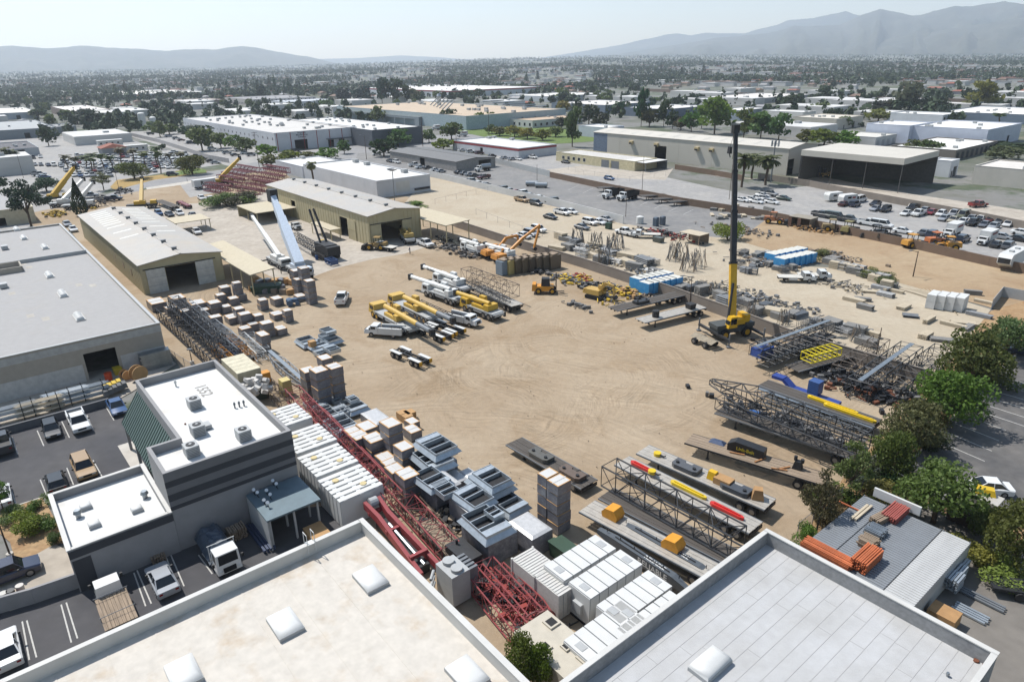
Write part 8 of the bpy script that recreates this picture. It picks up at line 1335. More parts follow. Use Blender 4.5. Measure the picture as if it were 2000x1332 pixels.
for i, (x, y, c) in enumerate(((1281, 435, (74, 90, 106)), (1294, 433, (86, 96, 108)))): put1('portable_toilet', MB().box(-.6, .6, -.6, .6, 0, 2.1).tbox(-.62, .62, -.62, .62, 2.1, 2.35, .15, .15), PAINTM, ('left', 'right')[i]+' blue grey portable toilet behind the white wall end', 'toilet', G(x, y, 1), GA, 0, c)
put1('white_tank', MB().tube((0, 0, 0), (0, 0, 1.8), 1.0, 14).tube((0, 0, 1.8), (0, 0, 2.1), 1.0, 14, .3), WHITE, 'round white water tank beside the blue grey toilets', 'tank', G(1250, 430, 1), 0, 0, None, 40); put1('green_cart', MB().tbox(-.8, .8, -.6, .6, 0, 1.6, .05, .05), PAINTM, 'dark green box beside the white SUV', 'bin', G(1189, 442, .8), GA, 0, (36, 66, 50)); put1('debris_skip', MB().tbox(-1.1, 1.1, -.8, .8, 0, 1.2, -.15, -.1), PAINTM, 'grey debris bin behind the small flat bed truck', 'skip', G(1286, 468, .7), GA, 0, (84, 90, 84))
P = Proto(); P.add('tank', MB().tube((-2.2, 0, 1), (2.2, 0, 1), .9, 14), STEEL, smooth=40); [P.add('cradle', BX(x-.15, x+.15, -.8, .8, 0, .5), DARKM) for x in (-1.5, 1.5)]
for x, lb in ((1039, 'left of two steel tanks lying in the neighbouring lot'), (1057, 'right of two steel tanks lying in the neighbouring lot')): P.put('fuel_tank', lb, 'tank', G(x, 359 if x < 1050 else 362, 1), R(-12), None, Z0)
for i, (x, y) in enumerate(((1190, 368), (1275, 384), (1300, 390), (1330, 395))): c = G(x, y, 1); trailer_proto(9, DDECK, 's', 5, 2).put('flatbed_trailer', f'{ORD[i]} dark trailer from the left beneath the brown wall', 'trailer', c, R(15), None, Z0)
for i in range(22): pput(('boards', 'pale')[i % 2], 1385+random.uniform(0, 120), 400+random.uniform(0, 28), random.uniform(1.5, 4), random.uniform(.8, 1.6), random.uniform(.3, 1), random.random()*3, 'in the timber heap by the brown wall')
P = Proto(); DOORB = M('rust_door', (104, 76, 62), .8); P.add('shed_wall', MB().box(-3, 3, 1.9, 2, 0, 2.6).box(-3, -2.9, -2, 1.9, 0, 2.6).box(2.9, 3, -2, 1.9, 0, 2.6), M('shed_tan', (128, 116, 102), .8)); P.add('roof', BX(-3.1, 3.1, -2.1, 2.1, 2.6, 2.7), M('shed_top', (150, 142, 128), .8)); [P.add('door', BX(x, x+.9, -2.1, -2.02, 0, 2.5), DOORB) for x in (-3, -.4)]; P.put('open_container', 'rusty open fronted storage container below the gravel lot', 'container', G(1568, 434, 1.3), GA, None, Z0)
P = Proto(); P.add('body', MB().side([(-4.5, .6), (3.6, .6), (5.6, 1.6), (5.6, 2.8), (4.8, 3.5), (-4.5, 3.5)], -1.25, 1.25), WHITE); P.add('nose_panel', BX(5.58, 5.62, -1.1, 1.1, 1.65, 2.75), DARKM); [P.add('window', BX(x, x+1.1, -1.27, -1.25, 1.9, 2.6), CGL) for x in (-3.4, -1.2, 1.4)]; P.add('stripe', BX(-4.4, 3.4, -1.268, -1.251, 1.2, 1.6), DARKM); [P.add('roof_unit', BX(x, x+.9, -.4, .4, 3.5, 3.8), LGREY) for x in (-2, 1.5)]; axle_wheels(P, (-.6, -1.6), 2.4, .4); o = P.put('fifth_wheel_caravan', 'long white fifth wheel caravan with black nose at right edge', 'caravan', G(1978, 505, 1.8), GA-math.pi/2, None, Z0)
P = Proto(); P.add('body', MB().side([(-2.8, .5), (2.6, .5), (2.9, 1.2), (2.4, 2.7), (-2.5, 2.7), (-2.9, 2)], -1.15, 1.15), WHITE); P.add('window', BX(-1.2, .2, -1.17, -1.15, 1.5, 2.1), CGL); P.add('stripe', BX(.6, 1.8, -1.17, -1.15, 1.5, 2.0), REDP); axle_wheels(P, (0,), 2.2, .35); P.put('caravan', 'white caravan with a red patch beside the shop wall', 'caravan', G(1628, 385, 1.3), R(20), None, Z0); P.put('caravan', 'white cargo trailer with an open dark end', 'trailer', G(1656, 389, 1.3), R(20), None, Z0)
for i, (x, y, L) in enumerate(((180, 267, 14), (195, 273, 13), (215, 281, 13), (245, 293, 22))): P = Proto(); P.add('wall', BX(-L/2, L/2, -2, 2, .4, 3.4), OFFW); P.add('roof', BX(-L/2-.2, L/2+.2, -2.2, 2.2, 3.4, 3.6), ROOFW); [P.add('window', BX(q, q+1, -2.03, -2, 1.4, 2.4), GLASS) for q in np.arange(-L/2+1, L/2-1, 3)]; P.put('site_office', ('rearmost', 'second', 'third', 'longest front')[i]+' white portable office beyond the crowded car lot', 'portable building', G(x, y, 1.5), GA+math.pi/2, None, Z0)
P = Proto(); P.add('body', BX(-4, 4, -1.25, 1.25, .9, 3.4), WHITE); axle_wheels(P, (-2.8, -1.6), 2.4, .5); o = P.put('lettered_trailer', 'white box trailer with a black letter R beside the red boom pile', 'trailer', G(398, 358, 2), GA+math.pi/2+.1, None, Z0); letter(o, 'R', 2.0, INK, (-1, -1.27, 2.1), (R(90), 0, 0), .06); letter(o, 'RELIABLE', .9, INK, (1.6, -1.27, 2.1), (R(90), 0, 0), .02)
for i, x in enumerate((281, 302)): put1('white_silo', MB().tube((0, 0, 0), (0, 0, 11-3*i), 2.6-.4*i, 18).tube((0, 0, 11-3*i), (0, 0, 11.6-3*i), 2.6-.4*i, 18, 1.2), WHITE, ('taller left', 'shorter right')[i]+' white silo behind the green trees', 'silo', G(x, 252, 0), 0, 0, None, 40)
P = Proto(); p = G(771, 393); h_ = zat(p, 336); P.add('mast', MB().tube((0, 0, 0), (0, 0, h_), .12, 8), GREYM); m = MB(); m.loft([[(r*math.cos(t), r*math.sin(t), h_+.1+.2*r*r) for t in np.linspace(0, 6.283, 19)[:-1]] for r in (.1, .7, 1.4, 1.9)], cap=False); P.add('dish', m, GREYM); P.put('satellite_dish', 'mesh satellite dish on a mast before the white warehouse', 'satellite dish', p, 0, None, Z0)
def heap(px, n, rx, ry, hh, mats, label, L=1.6, flat=.5):
 P = Proto();
 for q, mt in enumerate(mats):
  m = MB()
  for k in range(n):
   x, y = random.gauss(0, rx/2), random.gauss(0, ry/2); z = random.random()*hh*max(.15, 1-abs(x)/rx-abs(y)/ry)+.08; t = random.random()*6.28; l_ = L*random.uniform(.4, 1.2)
   if random.random() < flat: m.beam((x-l_/2*math.cos(t), y-l_/2*math.sin(t), z), (x+l_/2*math.cos(t), y+l_/2*math.sin(t), z+random.uniform(-.15, .3)), random.uniform(.06, .22), random.uniform(.06, .2))
   else: m.bx(x, y, z*.8+.12, random.uniform(.3, .9), random.uniform(.3, .7), random.uniform(.2, .6), t)
  o_ = P.add('scrap_layer', m, mt)
 r_ = P.put('scrap_heap', label, 'scrap heap', G(*px), GA, 'heaps of parts', Z0)
 for c in r_.children: c['kind'] = 'stuff'
YP = M('scrap_yellow', (206, 172, 50), .7, var=.15); RP = M('scrap_red', (150, 54, 46), .7); SL = M('scrap_grey', (112, 110, 108), .7, var=.2)
for px, n, rx, ry, hh, mats, lb in (((880, 486), 40, 5, 2, 1.0, (DARKM, SL), 'dark axles and parts heaped under the warehouse canopy end'), ((910, 498), 45, 6, 2, 1.0, (DARKM, SL, PLANK), 'dark chassis parts left of the white cranes'), ((870, 470), 30, 4, 2, 1.2, (DARKM, TANB0), 'tarped parts under the warehouse canopy'), ((925, 478), 30, 4, 2, 1.1, (KRAFT, DARKM), 'brown parts behind the white cranes'), ((1045, 530), 40, 5, 2, .8, (DARKM, SL), 'steel offcuts in front of the tall rusty boxes'),
 ((1110, 548), 40, 4, 2.5, 1.2, (YP, SL), 'yellow beams heaped right of the forklift'), ((1135, 545), 25, 3, 2, 1.0, (RP, YP), 'red and yellow parts by the wall'), ((1150, 562), 30, 3, 2, .8, (SL, DARKM), 'grey parts before the small tan excavator'), ((1190, 565), 40, 4, 2, 1.4, (DARKM, YP, SL), 'mixed machine parts right of the small tan excavator'), ((1225, 575), 40, 4, 2, 1.3, (YP, KRAFT, DARKM), 'yellow and brown parts against the wall'), ((1260, 585), 30, 4, 2, 1.0, (PLANK, DARKM), 'brown parts against the wall behind the dark trailer'), ((1185, 585), 30, 3, 2, .8, (YP, SL), 'yellow outrigger parts in front of the wall heaps'),
 ((1650, 745), 50, 5, 3, 1.6, (DARKM, DARKM, SL), 'black engine parts left of the charred booms'), ((1700, 770), 60, 6, 3, 1.6, (DARKM, DARKM, M('rust', (120, 72, 48), .9)), 'charred parts beneath the wide lattice'), ((1760, 780), 50, 5, 3, 1.4, (DARKM, SL), 'charred parts near the round bright tree'), ((1620, 705), 40, 4, 3, 1.2, (DARKM,), 'black parts behind the yellow tubular rack'), ((1560, 690), 40, 6, 2, .9, (DARKM, SL), 'black parts under the dark lattice by the crane'), ((1530, 830), 60, 10, 2, 1.2, (DARKM, SL), 'dark rigging beneath the biggest lattice boom'), ((1600, 860), 60, 8, 2, 1.3, (DARKM, SL), 'dark rigging at the rear of the black trailer'),
 ((1160, 490), 60, 9, 4, 1.0, (GRT0, TANB0), 'grey scaffold parts heap behind the wall'), ((1390, 565), 60, 9, 4, 1.0, (GRT0, TANB0), 'grey scaffold parts heap left of the tall boom'), ((1490, 590), 60, 9, 4, 1.0, (GRT0, SL), 'grey scaffold parts heap right of the tall boom'), ((1500, 515), 60, 9, 4, 1.1, (GRT0, SL, PLANK), 'grey and brown scrap heap behind the tall boom'), ((1440, 450), 60, 10, 4, .9, (PLANK, SL), 'timber scrap heap behind the lime green shrub'), ((1650, 560), 40, 8, 3, .5, (TANB0, SL), 'pale offcuts on the open scaffold yard'), ((1300, 460), 60, 9, 3, 1.2, (DARKM, SL, RP), 'mixed scrap behind the debris bin'), ((1620, 500), 50, 7, 3, 1.2, (SL, PLANK), 'rubble heap behind the blue foam packs'), ((1250, 530), 50, 8, 3, .9, (GRT0, TANB0), 'grey and pale offcuts left of the blue packs'),
 ((200, 392), 50, 9, 3, 1.4, (DARKM, SL), 'dark machine parts behind the left shed'), ((170, 405), 40, 6, 3, 1.4, (DARKM, YP), 'dark and yellow parts by the cypress'), ((240, 375), 40, 8, 3, 2.0, (DARKM, SL), 'dark steel stack by the verge'), ((110, 420), 40, 5, 3, 1.8, (YP, YP, DARKM), 'yellow counterweight parts by the ragged tree'), ((1580, 450), 40, 6, 2, 1.2, (KRAFT, DARKM), 'brown machine parts below the gravel lot wall'), ((1690, 462), 30, 5, 2, 1.0, (DARKM,), 'dark machine parts below the gravel lot wall'), ((380, 640), 50, 7, 2, .8, (SL, DARKM), 'grey parts beneath the left lattice booms'), ((460, 690), 50, 6, 2, .7, (SL, DARKM), 'grey parts beneath the coloured lattice sections'), ((1130, 600), 25, 3, 1, .4, (SL,), 'small grey litter near the excavator'), ((860, 1010), 50, 6, 2, .8, (PLANK, DARKM), 'timber and steel between the red lattices'), ((1000, 1180), 40, 6, 2, .8, (RP, DARKM), 'red parts beneath the red lattice booms'), ((680, 880), 60, 9, 1.5, .8, (DARKM, RP), 'dark parts beneath the long red lattice boom')): heap(px, n, rx, ry, hh, mats, lb)
# ================================================================== painted lines
WLINE = M('line_paint', (190, 188, 182), .8, var=.15, scale=3)
def line(zn, a, b, w=.11):
 z = bpy.data.objects[zn]; c, ang, L = seg(a, b); o = link('parking_line', MB().box(-L/2, L/2, -w/2, w/2, 0, .004).mesh('parking_line', WLINE), z, (c[0], c[1], .004), ang)
for a, b in (((44, 1215), (58, 1290)), ((53, 1213), (72, 1285)), ((120, 1182), (140, 1256)), ((130, 1178), (152, 1248)), ((262, 1120), (285, 1185)), ((268, 1115), (296, 1180)), ((325, 1090), (350, 1152)), ((334, 1085), (360, 1146)), ((388, 1085), (415, 1122)), ((395, 1082), (424, 1118))): line('delivery_court', a, b)
for a, b in (((24, 855), (35, 888)), ((73, 842), (86, 872)), ((121, 824), (136, 856)), ((170, 812), (183, 842)), ((207, 795), (223, 822)), ((23, 958), (34, 995)), ((79, 938), (93, 972)), ((131, 915), (144, 948)), ((182, 900), (200, 932))): line('parking_lot', a, b)
for k in range(6): line('tree_lot', (1945-k*12, 735+k*12), (2080-k*12, 770+k*14), .13)
for k in range(4): line('tree_lot', (1880-k*15, 810+k*18), (1965-k*14, 842+k*20), .12)
for k in range(9): line('neighbour_lot', (1130+k*28, 362+k*6), (1110+k*28, 372+k*6), .14)
# ================================================================== containers and rack beams at lower right
CORR = M('corrugated_grey', (140, 144, 148), .55, .2, var=.08, scale=1); CORRW = M('corrugated_white', (192, 192, 190), .55, .1, var=.1, scale=.8, streak=(1, .3, 1)); ORB = M('rack_orange', (190, 102, 58), .7, var=.25, scale=1); RKB = M('rack_pink', (164, 84, 74), .7, var=.15)
ue = [uv(*p, 2.7)[0] for p in ((1637, 1008), (1684, 1031), (1783, 1094), (1842, 1123))]; vt = uv(1681, 965, 2.7)[1]; vt2 = uv(1859, 1044, 2.7)[1]; vb = vt-14
for i, lb in enumerate(('left grey corrugated container carrying long orange beams', 'middle grey corrugated container carrying stacked rack parts', 'right pale corrugated container with streaked roof')):
 u0, u1 = ue[i]+.04, ue[i+1]-.04; t_ = vt if i < 2 else vt2; c = XY((u0+u1)/2, (t_+vb)/2); a, b_ = (u1-u0)/2, (t_-vb)/2; P = Proto(); mt = CORR if i < 2 else CORRW; P.add('container_body', BX(-a, a, -b_, b_, .1, 2.62), mt)
 m0 = MB().box(-a+.02, a-.02, -.07, .07, 2.62, 2.66).mesh('roof_rib', mt)
 for k in range(int(b_*2/.32)): P.add('roof_rib', m0, None, loc=(0, -b_+.2+k*.32, 0))
 for sx in (-1, 1):
  for sy in (-1, 1): P.add('corner_post', BX(sx*(a-.06)-.06, sx*(a-.06)+.06, sy*(b_-.06)-.06, sy*(b_-.06)+.06, 0, 2.7), GREYM)
 P.put('storage_container', lb, 'container', c, GA, None, Z0)
def bundle(name, lb, px, L, n, m_, mat, rz, z=2.72, s=.12, cat='beams'):
 P = Proto(); mm = BX(-L/2, L/2, -s/2, s/2, 0, s*.8).mesh('beam', mat)
 for j in range(m_):
  for i in range(n): P.add('beam', mm, None, loc=(random.uniform(-.12, .12), (i-(n-1)/2)*s*1.45+random.uniform(-.03, .03), j*s*1.02))
 P.put(name, lb, cat, G(*px, z+m_*s*.5), rz, None, Z0+z)
bundle('rack_beams', 'long bundle of orange rack beams at the grey roof edge', (1617, 1082), 4.2, 7, 5, ORB, GA); bundle('rack_beams', 'orange rack beam stack nearest the grey roof', (1692, 1092), 3.0, 8, 8, ORB, GA+1.57); bundle('rack_beams', 'faded red rack beams in front of the white panel', (1748, 1003), 2.8, 8, 5, RKB, GA+1.57); bundle('rack_beams', 'mixed rack beams left of the faded red ones', (1722, 1012), 2.2, 6, 4, PLANK, GA+1.4); bundle('pallet_stack', 'brown pallet stack between the rack beams', (1696, 1060), 1.3, 8, 6, PLANK, GA, cat='pallets'); bundle('wire_basket', 'grey wire basket stack between the rack beams', (1711, 1038), 1.4, 9, 4, STEEL, GA, cat='basket'); bundle('pale_beam', 'single pale beam lying on the left container', (1682, 1002), 3.2, 2, 1, TANB, GA+1.57, s=.22); bundle('orange_rail', 'thin orange rail at the upper edge of the left container', (1655, 988), 2.4, 1, 1, ORB, GA, s=.12)
put1('white_slab', BX(-2.1, 2.1, -.12, .12, 0, .9), WHITE, 'white panel standing behind the faded red beams', 'panel', G(1751, 982, 3.1), GA, 2.72)
for i, (x, y) in enumerate(((1873, 1108), (1868, 1121), (1862, 1136))): bundle('metal_channel', ('rear', 'middle', 'front')[i]+' stack of pale metal channels beside the right container', (x, y), 1.6, 5, 7, GALV, GA+1.57, .3+.2*i, .16)
put1('tan_crate', BX(-1.0, 1.0, -.8, .8, 0, 1.1), CARD, 'tan crate stack at the corner of the grey roof', 'crate', G(1845, 1195, 1.1), GA); bundle('channel_stack', 'flat steel frame lying on the back court', (1915, 1170), 3.4, 3, 1, GREYM, GA, .05, .2); bundle('channel_stack', 'blue grey steel channels lying on the back court', (1895, 1198), 2.4, 4, 1, GALV, GA, .05, .2); put1('trailer_frame', MB().box(-2, 2, -.9, .9, .7, .9).wheel(0, -.9, .4, .3).wheel(0, .9, .4, .3), DARKM, 'dark trailer at the right edge of the back court', 'trailer', G(1985, 1150, .6), GA+.6)
put1('brown_dumpster', MB().tbox(-1.6, 1.6, -1, 1, 0, 1.5, -.15, -.1), PAINTM, 'brown dumpster below the white sedan', 'dumpster', G(1897, 1000, 1.3), GA, 0, (92, 72, 62)); put1('white_skip', MB().tbox(-1.5, 1.5, -.9, .9, 0, 1.4, -.1, -.1), PAINTM, 'dirty white skip with yellow scrap beside the white sedan', 'skip', G(1918, 972, 1.2), GA, 0, (186, 182, 174)); put1('yellow_scrap', MB().tbox(-.9, .9, -.6, .6, 0, .6, .2, .2), PAINTM, 'yellow scrap piece on the dirty white skip', 'scrap', G(1925, 958, 1.8), GA+.4, 1.4, (214, 178, 30))
# ================================================================== workshop slab and shelter
for i, (x, y) in enumerate(((30, 808), (80, 797), (130, 778), (170, 770))):
 P = Proto(); [P.add('post', BX(q-.05, q+.05, s_*.6-.05, s_*.6+.05, 0, 2.4), DARKM) for q in (-2, 2) for s_ in (-1, 1)]; tm = MB().tube((-2.6, 0, 0), (2.6, 0, 0), .07, 6).mesh('pipe', (STEEL, TANB, GALV, STEEL)[i])
 for z in (.5, 1.2, 1.9): [P.add('pipe', tm, None, loc=(random.uniform(-.3, .3), -.5+k*.17, z+.07)) for k in range(7)]; P.add('shelf_arm', MB().box(-2.05, -1.95, -.6, .6, z-.08, z).box(1.95, 2.05, -.6, .6, z-.08, z), DARKM)
 P.put('pipe_rack', f'{ORD[i]} pipe rack from the left along the parking lot wall', 'rack', G(x, y, 1), GA+math.pi/2, 'pipe racks', Z0)
put1('orange_barrel', MB().tube((0, 0, 0), (0, 0, 1.1), .5, 14), PAINTM, 'orange barrel on the slab before the workshop door', 'barrel', G(212, 737, .5), 0, 0, (206, 74, 30), 40); put1('yellow_tub', MB().tbox(-.6, .6, -.5, .5, 0, 1.0, -.08, -.08), PAINTM, 'yellow tub on the slab behind the orange barrel', 'tub', G(230, 725, .5), GA, 0, (206, 176, 40))
for i, (x, y, r_) in enumerate(((245, 733, .7), (270, 730, 1.15), (262, 705, .9))): P = Proto(); [P.add('flange', MB().tube((q-.06, 0, r_), (q+.06, 0, r_), r_, 20), KRAFT) for q in (-.5, .5)]; P.add('drum', MB().tube((-.5, 0, r_), (.5, 0, r_), r_*.55, 14), DARKM); P.put('cable_reel', ('small', 'largest', 'shaded')[i]+' wooden cable reel near the workshop corner', 'cable reel', G(x, y, r_), GA+.3, None, Z0)
for i, (x, y) in enumerate(((292, 706), (316, 700))): bundle('scaffold_stack', ('left', 'right')[i]+' tall stack of grey walkway frames at the workshop corner', (x, y), 2.4, 6, 14, STEEL, GA+1.57, 0, .18, 'stack')
P = Proto(); [P.add('shelf', BX(-1.8, 1.8, -.5, .5, z, z+.12), DARKM) for z in (.4, 1.0, 1.6, 2.2)]; [P.add('post', BX(x-.06, x+.06, .4, .5, 0, 2.8), DARKM) for x in (-1.7, 1.7)]; [P.add('stock', BX(-1.7, 1.7, -.45+.1*k, -.4+.1*k, .4+.6*(k % 4)+.12, .55+.6*(k % 4)+.12), STEEL) for k in range(8)]; P.put('stock_rack', 'dark cantilever stock rack against the workshop wall', 'rack', G(88, 730, 1.2), GA+math.pi/2, None, Z0)
for i in range(9): put1('yellow_part' if i < 4 else 'frame_part', MB().tbox(-.7, .7, -.35, .35, 0, .7, .1, .1), PAINTM, (f'{ORD[i]} yellow fitting on the racks by the green metal roof' if i < 4 else f'{ORD[i-4]} grey frame bundle on the slab edge by the green metal roof'), 'fitting', G(205+i*9 if i < 4 else 170+i*9, 758-i*4 if i < 4 else 782-i*4, 1), GA, .5, (208, 176, 44) if i < 4 else (96, 98, 100))
for i, (x, y) in enumerate(((497, 963), (504, 968), (522, 964), (529, 972), (534, 945), (541, 951), (517, 983), (524, 988))):
 P = Proto(); P.add('stand', MB().tube((0, 0, 0), (0, 0, .5), .03, 6).box(-.25, .25, -.03, .03, 0, .04), DARKM); P.add('lamp', MB().tube((0, -.05, .5), (.15, -.05, .62), .16, 12), LAMPW); P.put('floodlight', f'{ORD[i]} floodlight on the blue grey shelter roof', 'floodlight', G(x, y, 3.6), GA, 'floodlights on the shelter', 3.5)
put1('scrap_bin', MB().tbox(-1.2, 1.2, -.8, .8, 0, .9, -.1, -.1), KRAFT, 'open scrap bin in front of the blue grey shelter', 'bin', G(620, 1040, .8), GA); bundle('pallet_stack', 'pallet stack against the office wall behind the tarp truck', (462, 1040), 1.2, 8, 8, PLANK, GA, 0, .14, 'pallets'); bundle('pallet_stack', 'leaning pallets against the office wall left of the tarp truck', (308, 1088), 1.2, 6, 5, PLANK, GA, 0, .14, 'pallets'); bundle('blue_beams', 'dark blue beams on the ground left of the shelter', (508, 1050), 5, 4, 2, M('beam_blue', (48, 62, 92), .6), GA, .05, .2)
for i, (x, y) in enumerate(((8, 1165), (22, 1160), (40, 1150), (10, 1178), (30, 1170))): put1('barrel', MB().tube((0, 0, 0), (0, 0, .9), .32, 12), PAINTM, f'{ORD[i]} of the pale drums behind the delivery court wall', 'barrel', G(x, y, .6), 0, 0, ((190, 186, 178), (60, 60, 60), (196, 190, 182), (70, 66, 62), (176, 88, 50))[i], 40)
# ================================================================== people
def person(shirt, legs, label, px, rz, arm=.2):
 V = [(0,0,.95),(0,0,1.2),(0,0,1.42),(0,0,1.52),(0,.01,1.64),(0,.02,1.74), (.1,0,.9),(.11,.02,.5),(.12,0,.08),(.12,.14,.04), (-.1,0,.9),(-.11,-.02,.5),(-.12,-.04,.08),(-.12,.1,.04), (.2,0,1.4),(.26,arm*.3,1.14),(.25,arm,.92),(.25,arm+.07,.85), (-.2,0,1.4),(-.26,0,1.14),(-.25,.1,.92),(-.25,.13,.85)]
 Ed = [(0,1),(1,2),(2,3),(3,4),(4,5),(0,6),(6,7),(7,8),(8,9),(0,10),(10,11),(11,12),(12,13),(2,14),(14,15),(15,16),(16,17),(2,18),(18,19),(19,20),(20,21)]
 Rr = [.15,.15,.15,.06,.1,.07,.1,.075,.05,.05,.1,.075,.05,.05,.07,.055,.04,.035,.07,.055,.04,.035]
 me = bpy.data.meshes.new('person'); me.from_pydata(V, Ed, []); o = bpy.data.objects.new('person', me); COL.objects.link(o); o.modifiers.new('skin', 'SKIN'); o.modifiers.new('sub', 'SUBSURF').levels = 1
 for i, sv in enumerate(me.skin_vertices[0].data): sv.radius = (Rr[i], Rr[i]*.85); sv.use_root = i == 0
 m2 = bpy.data.meshes.new_from_object(o.evaluated_get(bpy.context.evaluated_depsgraph_get())); bpy.data.objects.remove(o)
 m2.materials.clear(); [m2.materials.append(q) for q in (M('cloth_%d' % shirt[0], shirt, .9), M('trousers_%d' % legs[0], legs, .9), M('skin', (176, 128, 100), .6), M('hair', (40, 32, 28), .8))]
 for f in m2.polygons: z = f.center.z; f.material_index = 3 if z > 1.7 else 2 if (z > 1.5 or (z < .9 and abs(f.center.x) > .2)) else 0 if z > .95 else 1
 P = Proto(); P.add('person', m2, None); P.put('person', label, 'person', G(*px), rz, None, Z0)
person((36, 38, 44), (44, 44, 48), 'person in dark clothes standing before the workshop wall', (129, 742), .5); person((50, 60, 90), (50, 52, 60), 'person in blue standing beside the tan truck crane', (801, 497), 2, .3); person((30, 32, 36), (40, 42, 50), 'person in dark clothes bending over the racks left of the workshop', (107, 748), 2.4, .4); person((150, 150, 146), (60, 64, 80), 'person in grey standing beside the red pickup', (1922, 408), 1)
# ================================================================== the town out to the hills
rng = np.random.default_rng(12)
def blocked(x, y, mg=4):
 u, v = x*UX+y*UY, x*VX+y*VY; return any(a-mg < u < b+mg and c-mg < v < d+mg for a, b, c, d in RECTS)
def polar(n, d0, d1, az=43): d = d0*(d1/d0)**rng.random(n); t = np.radians(rng.uniform(-az, az, n)); return d, t
HM = [M('house_white', (206, 204, 200), .8), M('house_tan', (186, 170, 150), .8), M('house_grey', (150, 150, 152), .8)]; RM = [M('roof_white', (214, 212, 208), .8), M('roof_brown', (128, 104, 90), .9), M('roof_red', (150, 92, 74), .9), M('roof_grey', (156, 154, 154), .8)]
HP = []
for i in range(4):
 P = Proto(); P.add('wall', BX(-.5, .5, -.5, .5, 0, .8 if i else .96), HM[i % 3])
 if i: m = MB(); m.add([(-.55, -.55, .78), (.55, -.55, .78), (.55, .55, .78), (-.55, .55, .78), (-.4, 0, 1.1), (.4, 0, 1.1)], [(0, 1, 5, 4), (1, 2, 5), (2, 3, 4, 5), (3, 0, 4), (3, 2, 1, 0)]); P.add('roof', m, RM[i])
 else: P.add('roof', BX(-.49, .49, -.49, .49, .96, 1.0), RM[0]); P.add('roof_unit', BX(.1, .16, .1, .2, 1.0, 1.2), LGREY)
 HP.append(P)
k = 0
for d, t in zip(*polar(1500, 380, 1500)):
 x, y = d*math.sin(t), d*math.cos(t); az = math.degrees(t); big = d < 950 and rng.random() < .75
 if blocked(x, y, 26 if d < 700 else 16) or (d < 560 and abs(az+4) < 24) or k >= 165 or (d < 430 and az > 10): continue
 sx, sy, sz = (rng.uniform(18, 55), rng.uniform(14, 36), rng.uniform(5, 8)) if big else (rng.uniform(9, 16), rng.uniform(8, 13), rng.uniform(4, 6.5)); u, v = x*UX+y*UY, x*VX+y*VY; RECTS.append((u-sx/2, u+sx/2, v-sy/2, v+sy/2)); k += 1
 HP[0 if big else 1+k % 3].put('far_building', ('large flat roofed shed' if big else 'small house with pitched roof')+' in the distant town, '+('left' if az < -15 else 'middle' if az < 12 else 'right')+(' part, nearer' if d < 800 else ' part, farther'), 'building', (x, y), GA, 'buildings of the distant town', rise(x, y), scale=(sx, sy, sz))
mb = MB()
for d, t in zip(*polar(2600, 1200, 6200)): x, y = d*math.sin(t), d*math.cos(t); q = int(rng.integers(0, 4)); z = rise(x, y); s_ = rng.uniform(9, 22)*(1.6 if rng.random() < .12 else 1); mb.bx(x, y, z+2.5, s_, s_*.7, 6, GA, 0); mb.bx(x, y, z+5.9, s_+.6, s_*.7+.6, .8, GA, 1+q)
o = struct('distant_roofs', mb.mesh('distant_roofs', [HM[0]]+RM), 'stuff')
k = 0
for d, t in zip(*polar(900, 420, 1300)):
 x, y = d*math.sin(t), d*math.cos(t)
 if blocked(x, y, 3) or k >= 130 or (d < 560 and -22 < math.degrees(t) < 16): continue
 k += 1; kd = ('round', 'round', 'tall', 'round', 'bush')[k % 5]; h_ = rng.uniform(6, 13) if kd != 'bush' else 4; w_ = h_*rng.uniform(.7, 1.1); c = GREENS[('dark', 'blue', 'mid', 'olive', 'dark')[k % 5]]
 TREE[(kd, k % 3, 'f')].put('tree', 'town tree with '+('tall' if kd == 'tall' else 'round' if kd == 'round' else 'low')+' crown in the distant '+('left' if t < -.25 else 'middle' if t < .2 else 'right')+' part of the town', 'tree', (x, y), k, 'trees of the distant town', rise(x, y), colors={'crown': c, 'foliage': c}, scale=(w_, w_, h_))
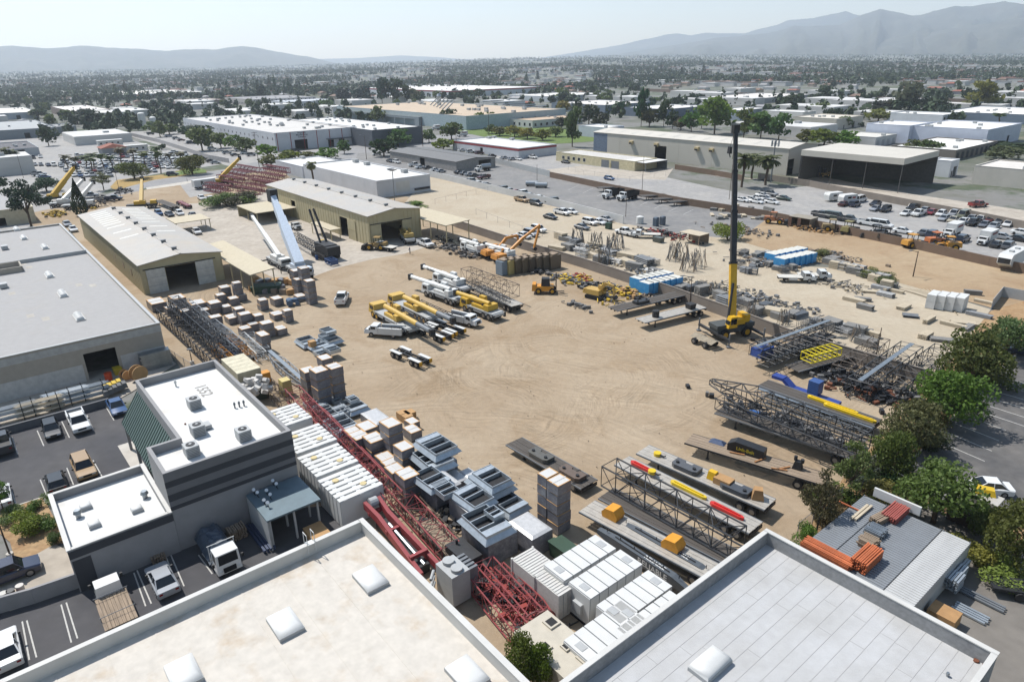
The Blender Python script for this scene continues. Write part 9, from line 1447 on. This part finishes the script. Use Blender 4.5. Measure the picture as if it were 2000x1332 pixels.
def far_trees(name, n, d0, d1, per, mat, hmin, hmax):
 d, t = polar(n, d0, d1, 46); x, y = d*np.sin(t), d*np.cos(t); keep = np.array([(d0 > 1100 or not blocked(a, b, 3)) and rng.random() < .28+2.2*(mnoise.noise(Vector((a*.0045, b*.0025, 1.0)))+.12) for a, b in zip(x, y)]); x, y, d = x[keep], y[keep], d[keep]; n = len(x)
 z = np.array([rise(a, b) for a, b in zip(x, y)]); h = rng.uniform(hmin, hmax, n); tall = rng.random(n) < .15; h[tall] *= 1.5; w_ = h*rng.uniform(.55, .95, n); w_[tall] *= .4
 q = rng.normal(size=(n, per, 3)); q /= np.linalg.norm(q, axis=2)[:, :, None]; C = np.stack([x, y, z+h*.55], 1)[:, None, :]+q*np.stack([w_*.42, w_*.42, h*.42], 1)[:, None, :]*rng.uniform(.6, 1, (n, per, 1))
 V = cards(C.reshape(-1, 3), np.repeat(w_*.3, per), rng, q.reshape(-1, 3)*1.2); struct(name, quads_mesh(name, V, mat), 'stuff')
FARL = M('far_foliage', (50, 70, 42), .9, var=.35, scale=.05, rgb2=(66, 80, 50), detail=3)
far_trees('town_trees', 2200, 560, 1400, 26, FARL, 6, 11); far_trees('distant_trees', 26000, 1150, 3200, 11, FARL, 7, 12); far_trees('horizon_trees', 20000, 2600, 6600, 7, FARL, 9, 14)
for i in range(0, 16, 2): x = 1905-i*21+random.uniform(-8, 8); tree('bush', x, 745+i*20 if i < 8 else 905+(i-8)*19, (745+i*20 if i < 8 else 905+(i-8)*19)-34, 62, ('mid', 'olive', 'brown', 'yellow')[i % 4], f'{ORD[i]} hedge shrub from the wall end along the tree strip', 'n', 'hedge shrubs along the tree strip')
random.seed(5)
for i, (x, y) in enumerate(((332, 600), (362, 606), (398, 604), (420, 618), (452, 618), (478, 612), (494, 632), (520, 630), (540, 612), (560, 606), (478, 640), (512, 652), (548, 640), (418, 590), (470, 575))): stack((x, y), 1+i % 2, random.uniform(1.5, 2.6), random.uniform(1.4, 2), random.uniform(1, 1.5), f'{ORD[i]} from the left in the loose field before the sheds')
m = MB()
for k in range(320):
 x, y = G(random.uniform(560, 1500), random.uniform(530, 1050)); s_ = random.choice((.05, .06, .08, .12)); m.bx(x, y, Z0+s_*.25, s_, s_*.8, s_*.6, random.random()*3)
struct('yard_stones', m.mesh('yard_stones', M('stone', (126, 112, 96), .95)), 'stuff')
